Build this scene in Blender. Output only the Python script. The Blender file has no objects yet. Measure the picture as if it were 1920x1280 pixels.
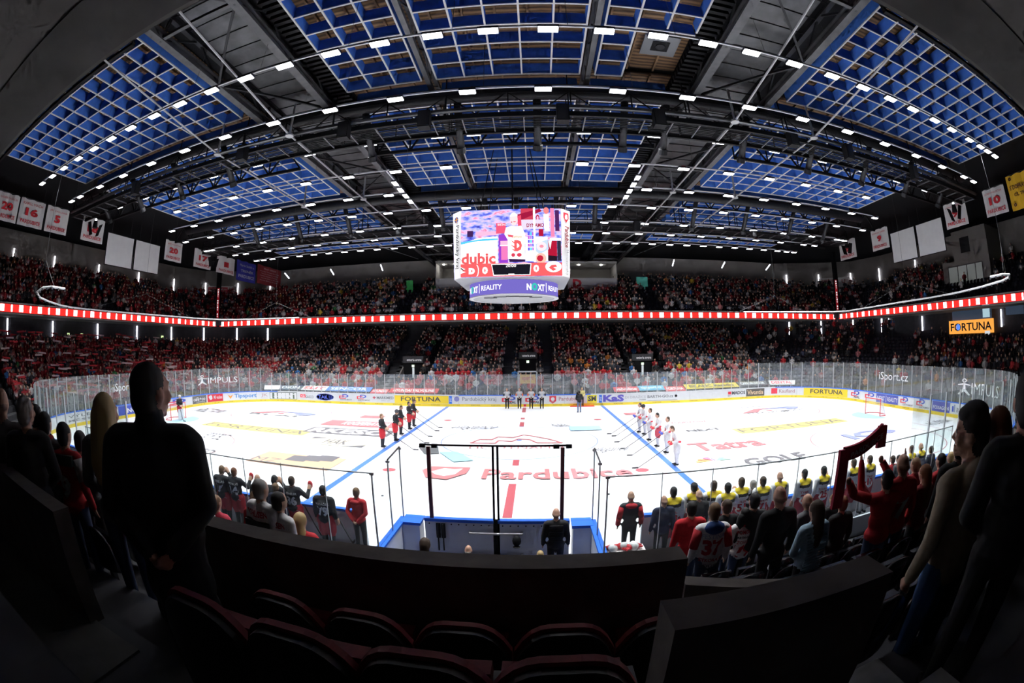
import bpy, bmesh, math, random
import numpy as np
from mathutils import Vector, Matrix
from mathutils.bvhtree import BVHTree

random.seed(7)
rng = np.random.default_rng(11)
sc = bpy.context.scene
COL = sc.collection
PI = math.pi

# ---------------------------------------------------------------- camera (16 mm full-frame fisheye)
CAM = np.array([.8445, -25.4289, 5.3281])
YAW, PITCH, ROLL, FPX = -.0476, .0135, -.0104, 845.15
_cy, _sy = math.cos(YAW), math.sin(YAW)
FWD = np.array([_sy*math.cos(PITCH), _cy*math.cos(PITCH), math.sin(PITCH)])
_r0 = np.array([_cy, -_sy, 0.]); _u0 = np.cross(_r0, FWD)
RGT = _r0*math.cos(ROLL) + _u0*math.sin(ROLL)
UPV = -_r0*math.sin(ROLL) + _u0*math.cos(ROLL)
cd = bpy.data.cameras.new('camera')
cam = bpy.data.objects.new('camera', cd); COL.objects.link(cam)
cd.type = 'PANO'; cd.sensor_width = 36.0; cd.sensor_fit = 'HORIZONTAL'
cd.clip_start = .02; cd.clip_end = 400
_t = cd if hasattr(cd, 'panorama_type') else cd.cycles
_t.panorama_type = 'FISHEYE_EQUISOLID'; _t.fisheye_lens = FPX/1920*36; _t.fisheye_fov = 3.35
m = Matrix.Identity(4)
for i in range(3):
    m[i][0], m[i][1], m[i][2], m[i][3] = RGT[i], UPV[i], -FWD[i], CAM[i]
cam.matrix_world = m
sc.camera = cam

def ray(px, py):
    dx, dy = px-960, 640-py; r = math.hypot(dx, dy); th = 2*math.asin(r/(2*FPX)); ph = math.atan2(dy, dx)
    return (RGT*math.cos(ph)+UPV*math.sin(ph))*math.sin(th)+FWD*math.cos(th)
def onz(px, py, z): d = ray(px, py); return CAM+d*((z-CAM[2])/d[2])
def ony(px, py, y): d = ray(px, py); return CAM+d*((y-CAM[1])/d[1])
def onx(px, py, x): d = ray(px, py); return CAM+d*((x-CAM[0])/d[0])
def proj(P):
    d = np.asarray(P, float)-CAM; n = np.linalg.norm(d); X, Y, Z = d@RGT, d@UPV, d@FWD
    r = 2*FPX*math.sin(math.acos(Z/n)/2); ph = math.atan2(Y, X)
    return 960+r*math.cos(ph), 640-r*math.sin(ph)

# ---------------------------------------------------------------- world, exposure
w = bpy.data.worlds.new('arena_air'); sc.world = w; w.use_nodes = True
w.node_tree.nodes['Background'].inputs[0].default_value = (.006, .007, .01, 1)
w.node_tree.nodes['Background'].inputs[1].default_value = 1.0
vs = sc.view_settings
vs.view_transform = 'Standard'; vs.look = 'None'; vs.gamma = 1; vs.use_curve_mapping = False
vs.exposure = 0.0
LAMP_W = 1150.0          # power of each floodlight (spot, W)
LAMP_GLOW = 9.0         # emission of its lens
cy = sc.cycles
cy.use_denoising = True; cy.adaptive_threshold = .1; cy.adaptive_min_samples = 14
cy.max_bounces = 5; cy.diffuse_bounces = 3; cy.glossy_bounces = 2; cy.transmission_bounces = 4; cy.transparent_max_bounces = 16
cy.sample_clamp_indirect = 4.0
cy.caustics_reflective = False; cy.caustics_refractive = False

# ---------------------------------------------------------------- materials
MATS = {}
def mat(name, col=(.5,.5,.5), rough=.6, metal=0., emit=None, es=0., noise=0., nscale=8., alpha=None, spec=.5, bump=0., coat=0.):
    if name in MATS: return MATS[name]
    m = bpy.data.materials.new(name); m.use_nodes = True
    nt = m.node_tree; b = nt.nodes['Principled BSDF']
    c = (*col, 1) if len(col) == 3 else col
    b.inputs['Base Color'].default_value = c
    b.inputs['Roughness'].default_value = rough; b.inputs['Metallic'].default_value = metal
    b.inputs['Specular IOR Level'].default_value = spec
    if coat: b.inputs['Coat Weight'].default_value = coat
    if emit is not None:
        b.inputs['Emission Color'].default_value = (*emit, 1); b.inputs['Emission Strength'].default_value = es
    if noise or bump:
        tc = nt.nodes.new('ShaderNodeTexCoord'); n = nt.nodes.new('ShaderNodeTexNoise')
        n.inputs['Scale'].default_value = nscale; n.inputs['Detail'].default_value = 5
        nt.links.new(tc.outputs['Object'], n.inputs['Vector'])
        if noise:
            r = nt.nodes.new('ShaderNodeValToRGB')
            r.color_ramp.elements[0].position = .3; r.color_ramp.elements[1].position = .72
            r.color_ramp.elements[0].color = tuple(max(0, x*(1-noise)) for x in c[:3])+(1,)
            r.color_ramp.elements[1].color = tuple(min(1, x*(1+noise)) for x in c[:3])+(1,)
            nt.links.new(n.outputs['Fac'], r.inputs['Fac']); nt.links.new(r.outputs['Color'], b.inputs['Base Color'])
        if bump:
            bp = nt.nodes.new('ShaderNodeBump'); bp.inputs['Strength'].default_value = bump; bp.inputs['Distance'].default_value = .02
            nt.links.new(n.outputs['Fac'], bp.inputs['Height']); nt.links.new(bp.outputs['Normal'], b.inputs['Normal'])
    MATS[name] = m
    return m
def emat(name, col, s):
    if name in MATS: return MATS[name]
    m = bpy.data.materials.new(name); m.use_nodes = True; nt = m.node_tree; nt.nodes.clear()
    o = nt.nodes.new('ShaderNodeOutputMaterial'); e = nt.nodes.new('ShaderNodeEmission')
    e.inputs[0].default_value = (*col, 1); e.inputs[1].default_value = s
    nt.links.new(e.outputs[0], o.inputs[0]); MATS[name] = m
    if not name.startswith(('tube','downlight','led_red','led_white')): m.cycles.emission_sampling = 'NONE'
    return m
def glassmat(name, haze=.06, tint=(.93,.97,.96), gloss=.07):
    m = bpy.data.materials.new(name); m.use_nodes = True; nt = m.node_tree; nt.nodes.clear()
    N = nt.nodes.new; L = nt.links.new
    o = N('ShaderNodeOutputMaterial'); t = N('ShaderNodeBsdfTransparent'); g = N('ShaderNodeBsdfGlossy'); d = N('ShaderNodeBsdfDiffuse')
    t.inputs[0].default_value = (*tint, 1); g.inputs['Roughness'].default_value = .03; d.inputs[0].default_value = (.9,.93,.95,1)
    a = N('ShaderNodeMixShader'); b = N('ShaderNodeMixShader'); a.inputs[0].default_value = gloss
    n = N('ShaderNodeTexNoise'); n.inputs['Scale'].default_value = 1.7; mm = N('ShaderNodeMath'); mm.operation = 'MULTIPLY'; mm.inputs[1].default_value = haze*2
    tc = N('ShaderNodeTexCoord'); L(tc.outputs['Object'], n.inputs['Vector']); L(n.outputs['Fac'], mm.inputs[0]); L(mm.outputs[0], b.inputs[0])
    L(t.outputs[0], a.inputs[1]); L(g.outputs[0], a.inputs[2]); L(a.outputs[0], b.inputs[1]); L(d.outputs[0], b.inputs[2]); L(b.outputs[0], o.inputs[0])
    MATS[name] = m
    return m
def vcolmat(name, rough=.8):
    m = bpy.data.materials.new(name); m.use_nodes = True; nt = m.node_tree
    a = nt.nodes.new('ShaderNodeAttribute'); a.attribute_name = 'tint'
    b = nt.nodes['Principled BSDF']; b.inputs['Roughness'].default_value = rough
    nt.links.new(a.outputs['Color'], b.inputs['Base Color']); MATS[name] = m
    return m

CONC = mat('concrete', (.10,.092,.085), .9, noise=.25, nscale=1.2, bump=.2)
CONCL = mat('concrete_light', (.30,.28,.26), .9, noise=.15, nscale=.8)
CONCD = mat('parapet_concrete', (.10,.085,.078), .9, noise=.3, nscale=6, bump=.4)
WALLM = mat('grey_wall_paint', (.17,.155,.14), .9, noise=.12, nscale=.5)
TIERM = mat('stand_step', (.055,.055,.063), .85, noise=.2, nscale=2)
STAIRM = mat('aisle_step', (.34,.33,.34), .85, noise=.15, nscale=3)
BLACK = mat('black_steel', (.007,.007,.008), .6, spec=.18)
DARK = mat('dark_roof_sheet', (.006,.006,.007), .8, noise=.2, nscale=3, spec=.15)
STEEL = mat('grey_steel', (.075,.075,.078), .5, metal=.25, noise=.2, nscale=3)
STEELD = mat('dark_grey_steel', (.02,.02,.022), .5, metal=.3, spec=.3)
GALV = mat('galvanised_wrap', (.07,.07,.073), .38, metal=.6, noise=.35, nscale=1.6, bump=.5)
DUCT = mat('black_duct', (.012,.012,.014), .45, metal=.2, spec=.3, noise=.3, nscale=6)
RAILW = mat('white_rail', (.75,.75,.75), .5)
BLUE = mat('blue_acoustic_board', (.055,.19,.66), .85, noise=.1, nscale=4)
EDGE = mat('white_board_edge', (.85,.85,.82), .6)
WHITE = mat('white_panel', (.82,.83,.84), .45, noise=.03)
BOARDW = mat('board_white', (.80,.82,.84), .3, noise=.03, nscale=3)
YELL = mat('kick_yellow', (.83,.62,.04), .4)
CAPB = mat('cap_blue', (.03,.16,.72), .35)
GREYB = mat('board_back_grey', (.6,.64,.7), .5, noise=.06, nscale=2)
CHROME = mat('brushed_metal', (.5,.5,.52), .3, metal=.9)
POST = mat('aluminium_post', (.62,.63,.65), .4, metal=.55)
NAVY = mat('navy_seat', (.016,.017,.033), .4)
TUBE = emat('tube_glow', (.86,.87,1.0), 7.0)
LENS = emat('lamp_lens', (.93,.94,1.0), LAMP_GLOW)
GLASS = glassmat('rink_glass', haze=.075)
GLASSN = glassmat('bench_glass', haze=.025, gloss=.05)

# ---------------------------------------------------------------- geometry helpers
class MB:
    def __init__(s): s.v = []; s.f = []; s.m = []
    def add(s, vs, fs, mi=0):
        o = len(s.v); s.v.extend(tuple(map(float, q)) for q in vs); s.f.extend(tuple(o+i for i in f) for f in fs); s.m.extend([mi]*len(fs)); return s
    def box(s, x0, x1, y0, y1, z0, z1, mi=0):
        return s.add([(x0,y0,z0),(x1,y0,z0),(x1,y1,z0),(x0,y1,z0),(x0,y0,z1),(x1,y0,z1),(x1,y1,z1),(x0,y1,z1)],
                     [(0,3,2,1),(4,5,6,7),(0,1,5,4),(1,2,6,5),(2,3,7,6),(3,0,4,7)], mi)
    def hexa(s, p, mi=0):   # 8 corners: bottom 4 ccw, top 4 ccw
        return s.add(p, [(0,3,2,1),(4,5,6,7),(0,1,5,4),(1,2,6,5),(2,3,7,6),(3,0,4,7)], mi)
    def bar(s, a, b, w, h=None, mi=0, up=(0,0,1)):
        a = Vector(a); b = Vector(b); h = w if h is None else h
        d = (b-a); L = d.length
        if L < 1e-6: return s
        d /= L; u = Vector(up)
        if abs(d.dot(u)) > .98: u = Vector((0,1,0))
        x = d.cross(u).normalized(); u = x.cross(d)
        c = []
        for e in (a, b):
            for sx, sz in ((-1,-1),(1,-1),(1,1),(-1,1)): c.append(e + x*(sx*w/2) + u*(sz*h/2))
        return s.add(c, [(0,1,2,3),(4,7,6,5),(0,4,5,1),(1,5,6,2),(2,6,7,3),(3,7,4,0)], mi)
    def tube(s, a, b, r, r2=None, n=8, mi=0, caps=True):
        a = Vector(a); b = Vector(b); d = (b-a).normalized(); r2 = r if r2 is None else r2
        u = Vector((0,0,1)) if abs(d.z) < .9 else Vector((1,0,0)); x = d.cross(u).normalized(); y = d.cross(x)
        vs = []
        for e, rr in ((a,r),(b,r2)):
            for i in range(n):
                t = 2*PI*i/n; vs.append(e + x*(rr*math.cos(t)) + y*(rr*math.sin(t)))
        fs = [(i,(i+1)%n,n+(i+1)%n,n+i) for i in range(n)]
        if caps: fs += [tuple(range(n-1,-1,-1)), tuple(range(n,2*n))]
        return s.add(vs, fs, mi)
    def path(s, pts, r, n=6, mi=0):
        for a, b in zip(pts, pts[1:]): s.tube(a, b, r, n=n, mi=mi)
        return s
    def sphere(s, c, r, n=10, k=6, mi=0):
        rx, ry, rz = (r,r,r) if not hasattr(r, '__len__') else r
        vs = [(c[0],c[1],c[2]-rz)]
        for j in range(1,k):
            p = -PI/2+PI*j/k
            for i in range(n): vs.append((c[0]+rx*math.cos(p)*math.cos(2*PI*i/n), c[1]+ry*math.cos(p)*math.sin(2*PI*i/n), c[2]+rz*math.sin(p)))
        vs.append((c[0],c[1],c[2]+rz)); fs = []
        for i in range(n):
            fs.append((0,1+(i+1)%n,1+i)); e = 1+(k-2)*n; fs.append((len(vs)-1, e+i, e+(i+1)%n))
        for j in range(k-2):
            for i in range(n): a = 1+j*n; fs.append((a+i, a+(i+1)%n, a+n+(i+1)%n, a+n+i))
        return s.add(vs, fs, mi)
    def lathe(s, prof, n=24, c=(0,0,0), mi=0):
        vs = []; fs = []
        for r, z in prof:
            for i in range(n): vs.append((c[0]+r*math.cos(2*PI*i/n), c[1]+r*math.sin(2*PI*i/n), c[2]+z))
        for j in range(len(prof)-1):
            for i in range(n): fs.append((j*n+i, j*n+(i+1)%n, (j+1)*n+(i+1)%n, (j+1)*n+i))
        return s.add(vs, fs, mi)
    def mesh(s, name, off=(0,0,0)):
        me = bpy.data.meshes.new(name)
        me.from_pydata([(x-off[0], y-off[1], z-off[2]) for x, y, z in s.v], [], s.f)
        if any(s.m): me.polygons.foreach_set('material_index', s.m)
        me.update(); return me
    def build(s, name, mats, parent=None, smooth=False):
        off = tuple(parent.location) if parent is not None and parent.parent is None else (0,0,0)
        if parent is not None and parent.parent is not None: off = tuple(parent.location + parent.parent.location)
        me = s.mesh(name, off)
        return put(name, me, mats, parent, smooth)
def put(name, me, mats, parent=None, smooth=False, loc=None):
    if not isinstance(mats, (list,tuple)): mats = [mats]
    if len(me.materials) == 0:
        for q in mats: me.materials.append(q)
    if smooth: me.polygons.foreach_set('use_smooth', [True]*len(me.polygons))
    o = bpy.data.objects.new(name, me); COL.objects.link(o)
    if parent is not None: o.parent = parent
    if loc is not None: o.location = loc
    return o
def tag(o, label=None, cat=None, group=None, kind=None):
    if label: o['label'] = label
    if cat: o['category'] = cat
    if group: o['group'] = group
    if kind: o['kind'] = kind
    return o
def thing(name, label, cat, loc=(0,0,0), rz=0., group=None, kind=None):
    o = bpy.data.objects.new(name, None); COL.objects.link(o); o.location = loc; o.rotation_euler = (0,0,rz)
    o.empty_display_size = .2
    return tag(o, label, cat, group, kind)
def struct(name, mb, mats, label=None, parent=None, cat=None):
    o = mb.build(name, mats, parent)
    if parent is None: tag(o, label, cat, kind='structure')
    return o
def dup(root, loc, rz=0., label=None, group=None):
    r = root.copy(); COL.objects.link(r); r.location = loc; r.rotation_euler = (0,0,rz)
    if label: r['label'] = label
    if group: r['group'] = group
    for ch in list(root.children):
        c = ch.copy(); COL.objects.link(c); c.parent = r
        for g in list(ch.children):
            d = g.copy(); COL.objects.link(d); d.parent = c
    return r

# text -> 2d triangles fitted to a unit box
_TX = {}
def text2d(s, bold=.012):
    if (s,bold) in _TX: return _TX[(s,bold)]
    cu = bpy.data.curves.new('t', 'FONT'); cu.body = s; cu.size = 1; cu.offset = bold; cu.resolution_u = 2; cu.space_line = .9; cu.align_x = 'CENTER'
    o = bpy.data.objects.new('t', cu)
    me = bpy.data.meshes.new_from_object(o)
    v = np.array([q.co[:2] for q in me.vertices]); f = [tuple(p.vertices) for p in me.polygons]
    bpy.data.objects.remove(o); bpy.data.curves.remove(cu); bpy.data.meshes.remove(me)
    lo, hi = v.min(0), v.max(0); asp = (hi[0]-lo[0])/(hi[1]-lo[1]); v = (v-lo)/(hi-lo)
    _TX[(s,bold)] = (v, f, asp)
    return _TX[(s,bold)]
def text_on(mb, s, org, ux, uy, w, h, mi=0, bold=.012, keep=False):
    """text filling the box w x h whose lower left corner is org"""
    if not s.strip(): return
    v, f, asp = text2d(s, bold)
    if keep:
        w2 = min(w, h*asp); org = Vector(org)+Vector(ux)*((w-w2)/2); w = w2
    O = Vector(org); X = Vector(ux); Y = Vector(uy)
    mb.add([O+X*(a*w)+Y*(b*h) for a, b in v], f, mi)
def quad_on(mb, org, ux, uy, w, h, mi=0):
    O = Vector(org); X = Vector(ux)*w; Y = Vector(uy)*h
    mb.add([O, O+X, O+X+Y, O+Y], [(0,1,2,3)], mi)
def poly_on(mb, pts, org, ux, uy, mi=0):
    O = Vector(org); X = Vector(ux); Y = Vector(uy)
    mb.add([O+X*a+Y*b for a, b in pts], [tuple(range(len(pts)))], mi)
def ell_pts(cx, cyy, rx, ry, n=20, a0=0, a1=2*PI):
    return [(cx+rx*math.cos(a0+(a1-a0)*i/n), cyy+ry*math.sin(a0+(a1-a0)*i/n)) for i in range(n)]

# rounded rectangle path around the rink: point, tangent, inward-out normal at arc length s (s=0 at far centre, clockwise to +x)
HX, HY, CR = 30.4, 14.8, 8.0
def rr_path(off=0., step=.6, hx=HX, hy=HY, cr=CR):
    hx += off; hy += off; r = max(cr+off, .01); P = []
    def line(a, b):
        L = math.dist(a, b); n = max(1, int(L/step))
        for i in range(n): P.append((a[0]+(b[0]-a[0])*i/n, a[1]+(b[1]-a[1])*i/n))
    def arc(cx, cyy, a0, a1):
        n = max(3, int(abs(a1-a0)*r/step))
        for i in range(n): t = a0+(a1-a0)*i/n; P.append((cx+r*math.cos(t), cyy+r*math.sin(t)))
    line((0,hy),(hx-r,hy)); arc(hx-r,hy-r,PI/2,0); line((hx,hy-r),(hx,-hy+r)); arc(hx-r,-hy+r,0,-PI/2)
    line((hx-r,-hy),(-hx+r,-hy)); arc(-hx+r,-hy+r,-PI/2,-PI); line((-hx,-hy+r),(-hx,hy-r)); arc(-hx+r,hy-r,PI,PI/2); line((-hx+r,hy),(0,hy))
    return P
class Path:
    def __init__(s, pts, closed=True):
        s.p = np.array(pts+[pts[0]] if closed else pts, float); s.d = np.r_[0, np.cumsum(np.hypot(*(np.diff(s.p, axis=0)).T))]; s.L = s.d[-1]
    def at(s, t):
        t = t % s.L; i = int(np.searchsorted(s.d, t, 'right')-1); i = min(i, len(s.p)-2)
        k = (t-s.d[i])/(s.d[i+1]-s.d[i]); q = s.p[i]+(s.p[i+1]-s.p[i])*k; tg = (s.p[i+1]-s.p[i]); tg = tg/np.hypot(*tg)
        return q, tg, np.array([-tg[1], tg[0]])      # normal points outwards (clockwise path)
RINK = Path(rr_path(0., .35))

ORD = 'first second third fourth fifth sixth seventh eighth ninth tenth eleventh twelfth thirteenth fourteenth fifteenth sixteenth seventeenth eighteenth nineteenth twentieth'.split()
def place_word(i, n):
    """which one of n in a row, counted from the nearer end"""
    if i < (n+1)//2: return (ORD[i]+' from the left') if i else 'leftmost'
    return (ORD[n-1-i]+' from the right') if n-1-i else 'rightmost'
# ================================================================ BODIES (built while the scene is still small)
LABS = ['skin','hair','top','top2','pants','shoe','extra','cuff']
class Body:
    def __init__(s): s.p = []
    def cap(s, a, r0, b, r1, lab): s.p.append(('c', np.array(a,float), r0, np.array(b,float), r1, lab))
    def ell(s, c, r, lab, rot=None): s.p.append(('e', np.array(c,float), np.array(r,float), rot, None, lab))
    def mesh(s, name, voxel=.024, smooth=3, bands=(), fine_face=False):
        mb = MB()
        for p in s.p:
            if p[0] == 'c':
                a, r0, b, r1 = p[1:5]; d = b-a; L = np.linalg.norm(d); d = d/L if L > 1e-6 else np.array([0,0,1.])
                u = np.array([0,0,1.]) if abs(d[2]) < .9 else np.array([1.,0,0]); x = np.cross(d,u); x /= np.linalg.norm(x); y = np.cross(d,x); n = 10; rings = []
                for t in (-1.,-.7,-.3): rings.append((a+d*r0*t, r0*math.sqrt(max(0.,1-t*t))+1e-4))
                rings.append((a,r0)); rings.append((b,r1))
                for t in (.3,.7,1.): rings.append((b+d*r1*t, r1*math.sqrt(max(0.,1-t*t))+1e-4))
                vs = [c+x*(r*math.cos(2*PI*i/n))+y*(r*math.sin(2*PI*i/n)) for c, r in rings for i in range(n)]
                fs = [(j*n+i,(j+1)*n+i,(j+1)*n+(i+1)%n,j*n+(i+1)%n) for j in range(len(rings)-1) for i in range(n)]
                fs += [tuple(range(n)), tuple(range(len(vs)-1,len(vs)-n-1,-1))]
                mb.add(vs, fs)
            else:
                c, r, rot = p[1:4]; m2 = MB(); m2.sphere((0,0,0), tuple(r), 14, 9); V = np.array(m2.v)
                if rot is not None: V = V@np.array(Matrix.Rotation(rot[0],3,rot[1])).T
                mb.add(V+c, m2.f)
        me = mb.mesh(name); o = bpy.data.objects.new('tmp', me); COL.objects.link(o)
        bm = bmesh.new(); bm.from_mesh(me); bmesh.ops.recalc_face_normals(bm, faces=bm.faces); bm.to_mesh(me); bm.free()
        r = o.modifiers.new('r','REMESH'); r.mode = 'VOXEL'; r.voxel_size = voxel
        sm = o.modifiers.new('s','SMOOTH'); sm.factor = .5; sm.iterations = smooth
        bpy.context.view_layer.update()
        out = bpy.data.meshes.new_from_object(o.evaluated_get(bpy.context.evaluated_depsgraph_get())); out.name = name
        bpy.data.objects.remove(o); bpy.data.meshes.remove(me)
        nf = len(out.polygons); C = np.empty(nf*3); out.polygons.foreach_get('center', C); C = C.reshape(-1,3)
        best = np.full(nf, 1e9); lab = np.zeros(nf, int)
        for p in s.p:
            if p[0] == 'c':
                a, r0, b, r1 = p[1:5]; d = b-a; L2 = max(d@d,1e-9); t = np.clip(((C-a)@d)/L2,0,1); dist = np.linalg.norm(C-(a+t[:,None]*d),axis=1)-(r0+(r1-r0)*t)
            else:
                c, r, rot = p[1:4]; Q = C-c
                if rot is not None: Q = Q@np.array(Matrix.Rotation(rot[0],3,rot[1]))
                dist = (np.linalg.norm(Q/r,axis=1)-1)*float(np.min(r))
            k = dist < best; best[k] = dist[k]; lab[k] = LABS.index(p[5])
        for z0, z1, xm, src, dst in bands:
            k = (C[:,2] >= z0) & (C[:,2] < z1) & (np.abs(C[:,0]) < xm) & (lab == LABS.index(src)); lab[k] = LABS.index(dst)
        for _ in LABS: out.materials.append(None)
        out.polygons.foreach_set('material_index', lab.tolist()); out.polygons.foreach_set('use_smooth', [True]*nf); out.update()
        return out
def human(name, arms='down', kit='jacket', hair='short', bow=0., turn=0., fine=False, bulk=1., H=1.78, bands=(), legs=.0, lean=0., sit=False):
    """standing figure facing +y, origin between the feet"""
    B = Body(); k = H/1.78; E3 = lambda *a: tuple(np.array(a)*k)
    top = 'top'; pl = kit == 'player'; lift = .07 if pl else 0.
    g = 1.12 if kit in ('jacket','coat') else 1.3 if pl else 1.05; g *= bulk
    def P(x, y, z): return np.array([x, y+lean*max(0,z-.9), z+lift-(.46 if sit else 0)])*k
    if sit:
        for s in (-1,1):
            B.cap(np.array([s*.095,0,.47])*k, .1*k, np.array([s*.11,.42,.47])*k, .075*k, 'pants'); B.cap(np.array([s*.11,.42,.47])*k, .072*k, np.array([s*.11,.40,.08])*k, .052*k, 'pants'); B.cap(np.array([s*.11,.37,.045])*k, .045*k, np.array([s*.12,.55,.035])*k, .036*k, 'shoe')
    for s in (-1,1) if not sit else ():
        st = legs*s
        tr = (.135 if pl else .098)*bulk**.5; kn = (.10 if pl else .07); an = (.075 if pl else .052)
        B.cap(P(s*.095,0,.92), tr*k, P(s*.105,.015+st*.4,.52), kn*k, 'pants')
        if pl: B.cap(P(s*.105,.015+st*.4,.46), .088*k, P(s*.105,-.01+st,.13), .062*k, 'cuff'); B.cap(P(s*.1,.01,.9), .15*k, P(s*.105,.015,.6), .135*k, 'pants')
        else: B.cap(P(s*.105,.015+st*.4,.52), kn*k, P(s*.105,-.01+st,.08), an*k, 'pants')
        B.cap(P(s*.105,-.045+st,.045), .045*k, P(s*.115,.15+st,.035), .036*k, 'shoe')
        if pl: B.cap(P(s*.108,-.08+st,-.05), .014*k, P(s*.115,.17+st,-.05), .014*k, 'extra'); B.cap(P(s*.108,-.03+st,-.05), .014*k, P(s*.11,-.03+st,.02), .014*k, 'extra'); B.cap(P(s*.112,.1+st,-.05), .014*k, P(s*.112,.1+st,.02), .014*k, 'extra')
    B.ell(P(0,-.005,.97), np.array((.168*bulk,.12*bulk,.14))*k, 'pants' if kit in ('shirt',) else top)
    B.ell(P(0,.0,1.12), np.array((.155*g,.112*g,.18))*k, top); B.ell(P(0,-.008,1.31), np.array((.172*g,.122*g,.18))*k, top)
    B.cap(P(-.155*g**.7,-.015,1.42), (.075*g)*k, P(.155*g**.7,-.015,1.42), (.075*g)*k, top)
    if kit == 'coat':
        B.ell(P(0,0,.86), np.array((.19,.14,.22))*k, top); B.ell(P(0,0,.70), np.array((.205,.155,.25))*k, top); B.ell(P(0,0,.52), np.array((.20,.15,.2))*k, top); B.cap(P(0,-.02,1.47),.09*k,P(0,-.005,1.52),.082*k,top); B.cap(P(-.19,-.02,1.40),.095*k,P(.19,-.02,1.40),.095*k,top); B.ell(P(0,-.01,1.25),np.array((.235,.17,.26))*k,top); B.ell(P(0,0,1.0),np.array((.22,.165,.24))*k,top)
    if kit in ('jacket',) or pl: B.ell(P(0,0,.93), np.array((.175*g,.13*g,.13))*k, top)
    if kit == 'hood': B.ell(P(0,-.1,1.45), np.array((.14,.085,.09))*k, 'top'); B.ell(P(0,0,1.1), np.array((.2,.15,.3))*k, 'top'); B.cap(P(-.19,-.01,1.40),.08*k,P(.19,-.01,1.40),.08*k,'top'); B.ell(P(0,0,.93), np.array((.18,.13,.13))*k, top)
    # head
    hx = math.sin(turn); cb, sb_ = math.cos(bow), math.sin(bow)
    nk = P(0,.0,1.445)
    def hd(x, y, z):
        v = np.array([x, y, z]); v = np.array([v[0], v[1]*cb+v[2]*sb_, -v[1]*sb_+v[2]*cb]); v = v*1.07; c, s_ = math.cos(turn), math.sin(turn)
        v = np.array([v[0]*c+v[1]*s_, -v[0]*s_+v[1]*c, v[2]]); return nk+v*k
    B.cap(P(0,-.015,1.44), .066*k, hd(0,.005,.11), .058*k, 'skin')
    for s in (-1,1): B.cap(P(s*.03,-.02,1.465), .055*k, P(s*.15,-.015,1.42), .062*k, top)
    rot = None
    def hell(c, r, lab):
        R = Matrix.Rotation(-turn,3,'Z')@Matrix.Rotation(-bow,3,'X'); ax, an_ = R.to_quaternion().axis, R.to_quaternion().angle
        B.ell(hd(*c), np.array(r)*k*1.07, lab, (an_, ax))
    hell((0,.022,.195),(.076,.097,.115),'skin'); hell((0,.06,.125),(.052,.05,.05),'skin'); B.cap(hd(0,.112,.195),.011*k,hd(0,.128,.165),.017*k,'skin')
    for s in (-1,1): hell((s*.079,.01,.175),(.012,.024,.034),'skin')
    if fine:
        B.cap(hd(-.03,.108,.118),.011*k,hd(.03,.108,.118),.011*k,'skin'); B.cap(hd(-.045,.098,.225),.014*k,hd(.045,.098,.225),.014*k,'skin'); hell((0,.098,.088),(.026,.02,.02),'skin')
        for s in (-1,1): hell((s*.033,.106,.203),(.014,.008,.008),'extra'); hell((s*.05,.085,.165),(.025,.025,.03),'skin')
    if hair == 'short': hell((0,-.006,.225),(.083,.100,.098),'hair'); hell((0,-.035,.165),(.076,.066,.085),'hair')
    elif hair == 'boy': hell((0,-.004,.228),(.086,.103,.1),'hair'); hell((0,-.04,.165),(.078,.066,.09),'hair'); hell((0,.052,.278),(.07,.062,.045),'hair'); hell((0,.0,.30),(.07,.085,.05),'hair')
    elif hair == 'bald': hell((0,-.03,.165),(.079,.078,.034),'hair')
    elif hair == 'long': hell((0,-.008,.222),(.092,.105,.105),'hair'); B.cap(hd(0,-.055,.2),.085*k,P(0,-.105,1.36),.085*k,'hair'); B.cap(P(0,-.1,1.36),.085*k,P(0,-.12,1.22),.045*k,'hair')
    elif hair == 'pony': hell((0,-.006,.225),(.085,.102,.1),'hair'); hell((0,-.035,.17),(.078,.066,.085),'hair'); B.cap(hd(0,-.11,.23),.03*k,hd(0,-.15,.05),.035*k,'hair')
    elif hair == 'helmet': hell((0,.0,.225),(.1,.125,.115),'extra')
    elif hair == 'cap': hell((0,-.0,.24),(.088,.106,.08),'extra'); B.cap(hd(0,.1,.245),.03*k,hd(0,.15,.235),.02*k,'extra'); hell((0,-.04,.17),(.074,.062,.07),'hair')
    # arms
    sl = (.062*g**.8, .054*g**.8, .044*g**.6)
    A = {'down': lambda s: (P(s*.26,-.035,1.13), P(s*.275,.04,.89)),
         'behind': lambda s: (P(s*.265,-.09,1.14), P(s*.06,-.20,.93)),
         'front': lambda s: (P(s*.28,.0,1.13), P(s*.07,.19,.96)),
         'folded': lambda s: (P(s*.28,.06,1.13), P(-s*.06,.2,1.13)),
         'pray': lambda s: (P(s*.27,.05,1.13), P(s*.05,.22,1.28)),
         'stick': lambda s: (P(s*.3,.03,1.15), P(s*.12,.26,1.0)),
         'head': lambda s: (P(s*.36,.15,1.3) if s > 0 else P(s*.28,-.02,1.13), P(s*.12,.2,1.58) if s > 0 else P(s*.28,.06,.9)),
         'raised': lambda s: (P(s*.34,.12,1.52), P(s*.36,.2,1.86)),
         'cross': lambda s: (P(s*.3,.03,1.14), P(s*.1,.22,.92) if s > 0 else P(s*.08,.22,.98)),
         'one': lambda s: (P(s*.36,.12,1.22), P(s*.36,.3,1.42)) if s > 0 else (P(s*.27,-.03,1.13), P(s*.28,.08,.9))}[arms]
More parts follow.
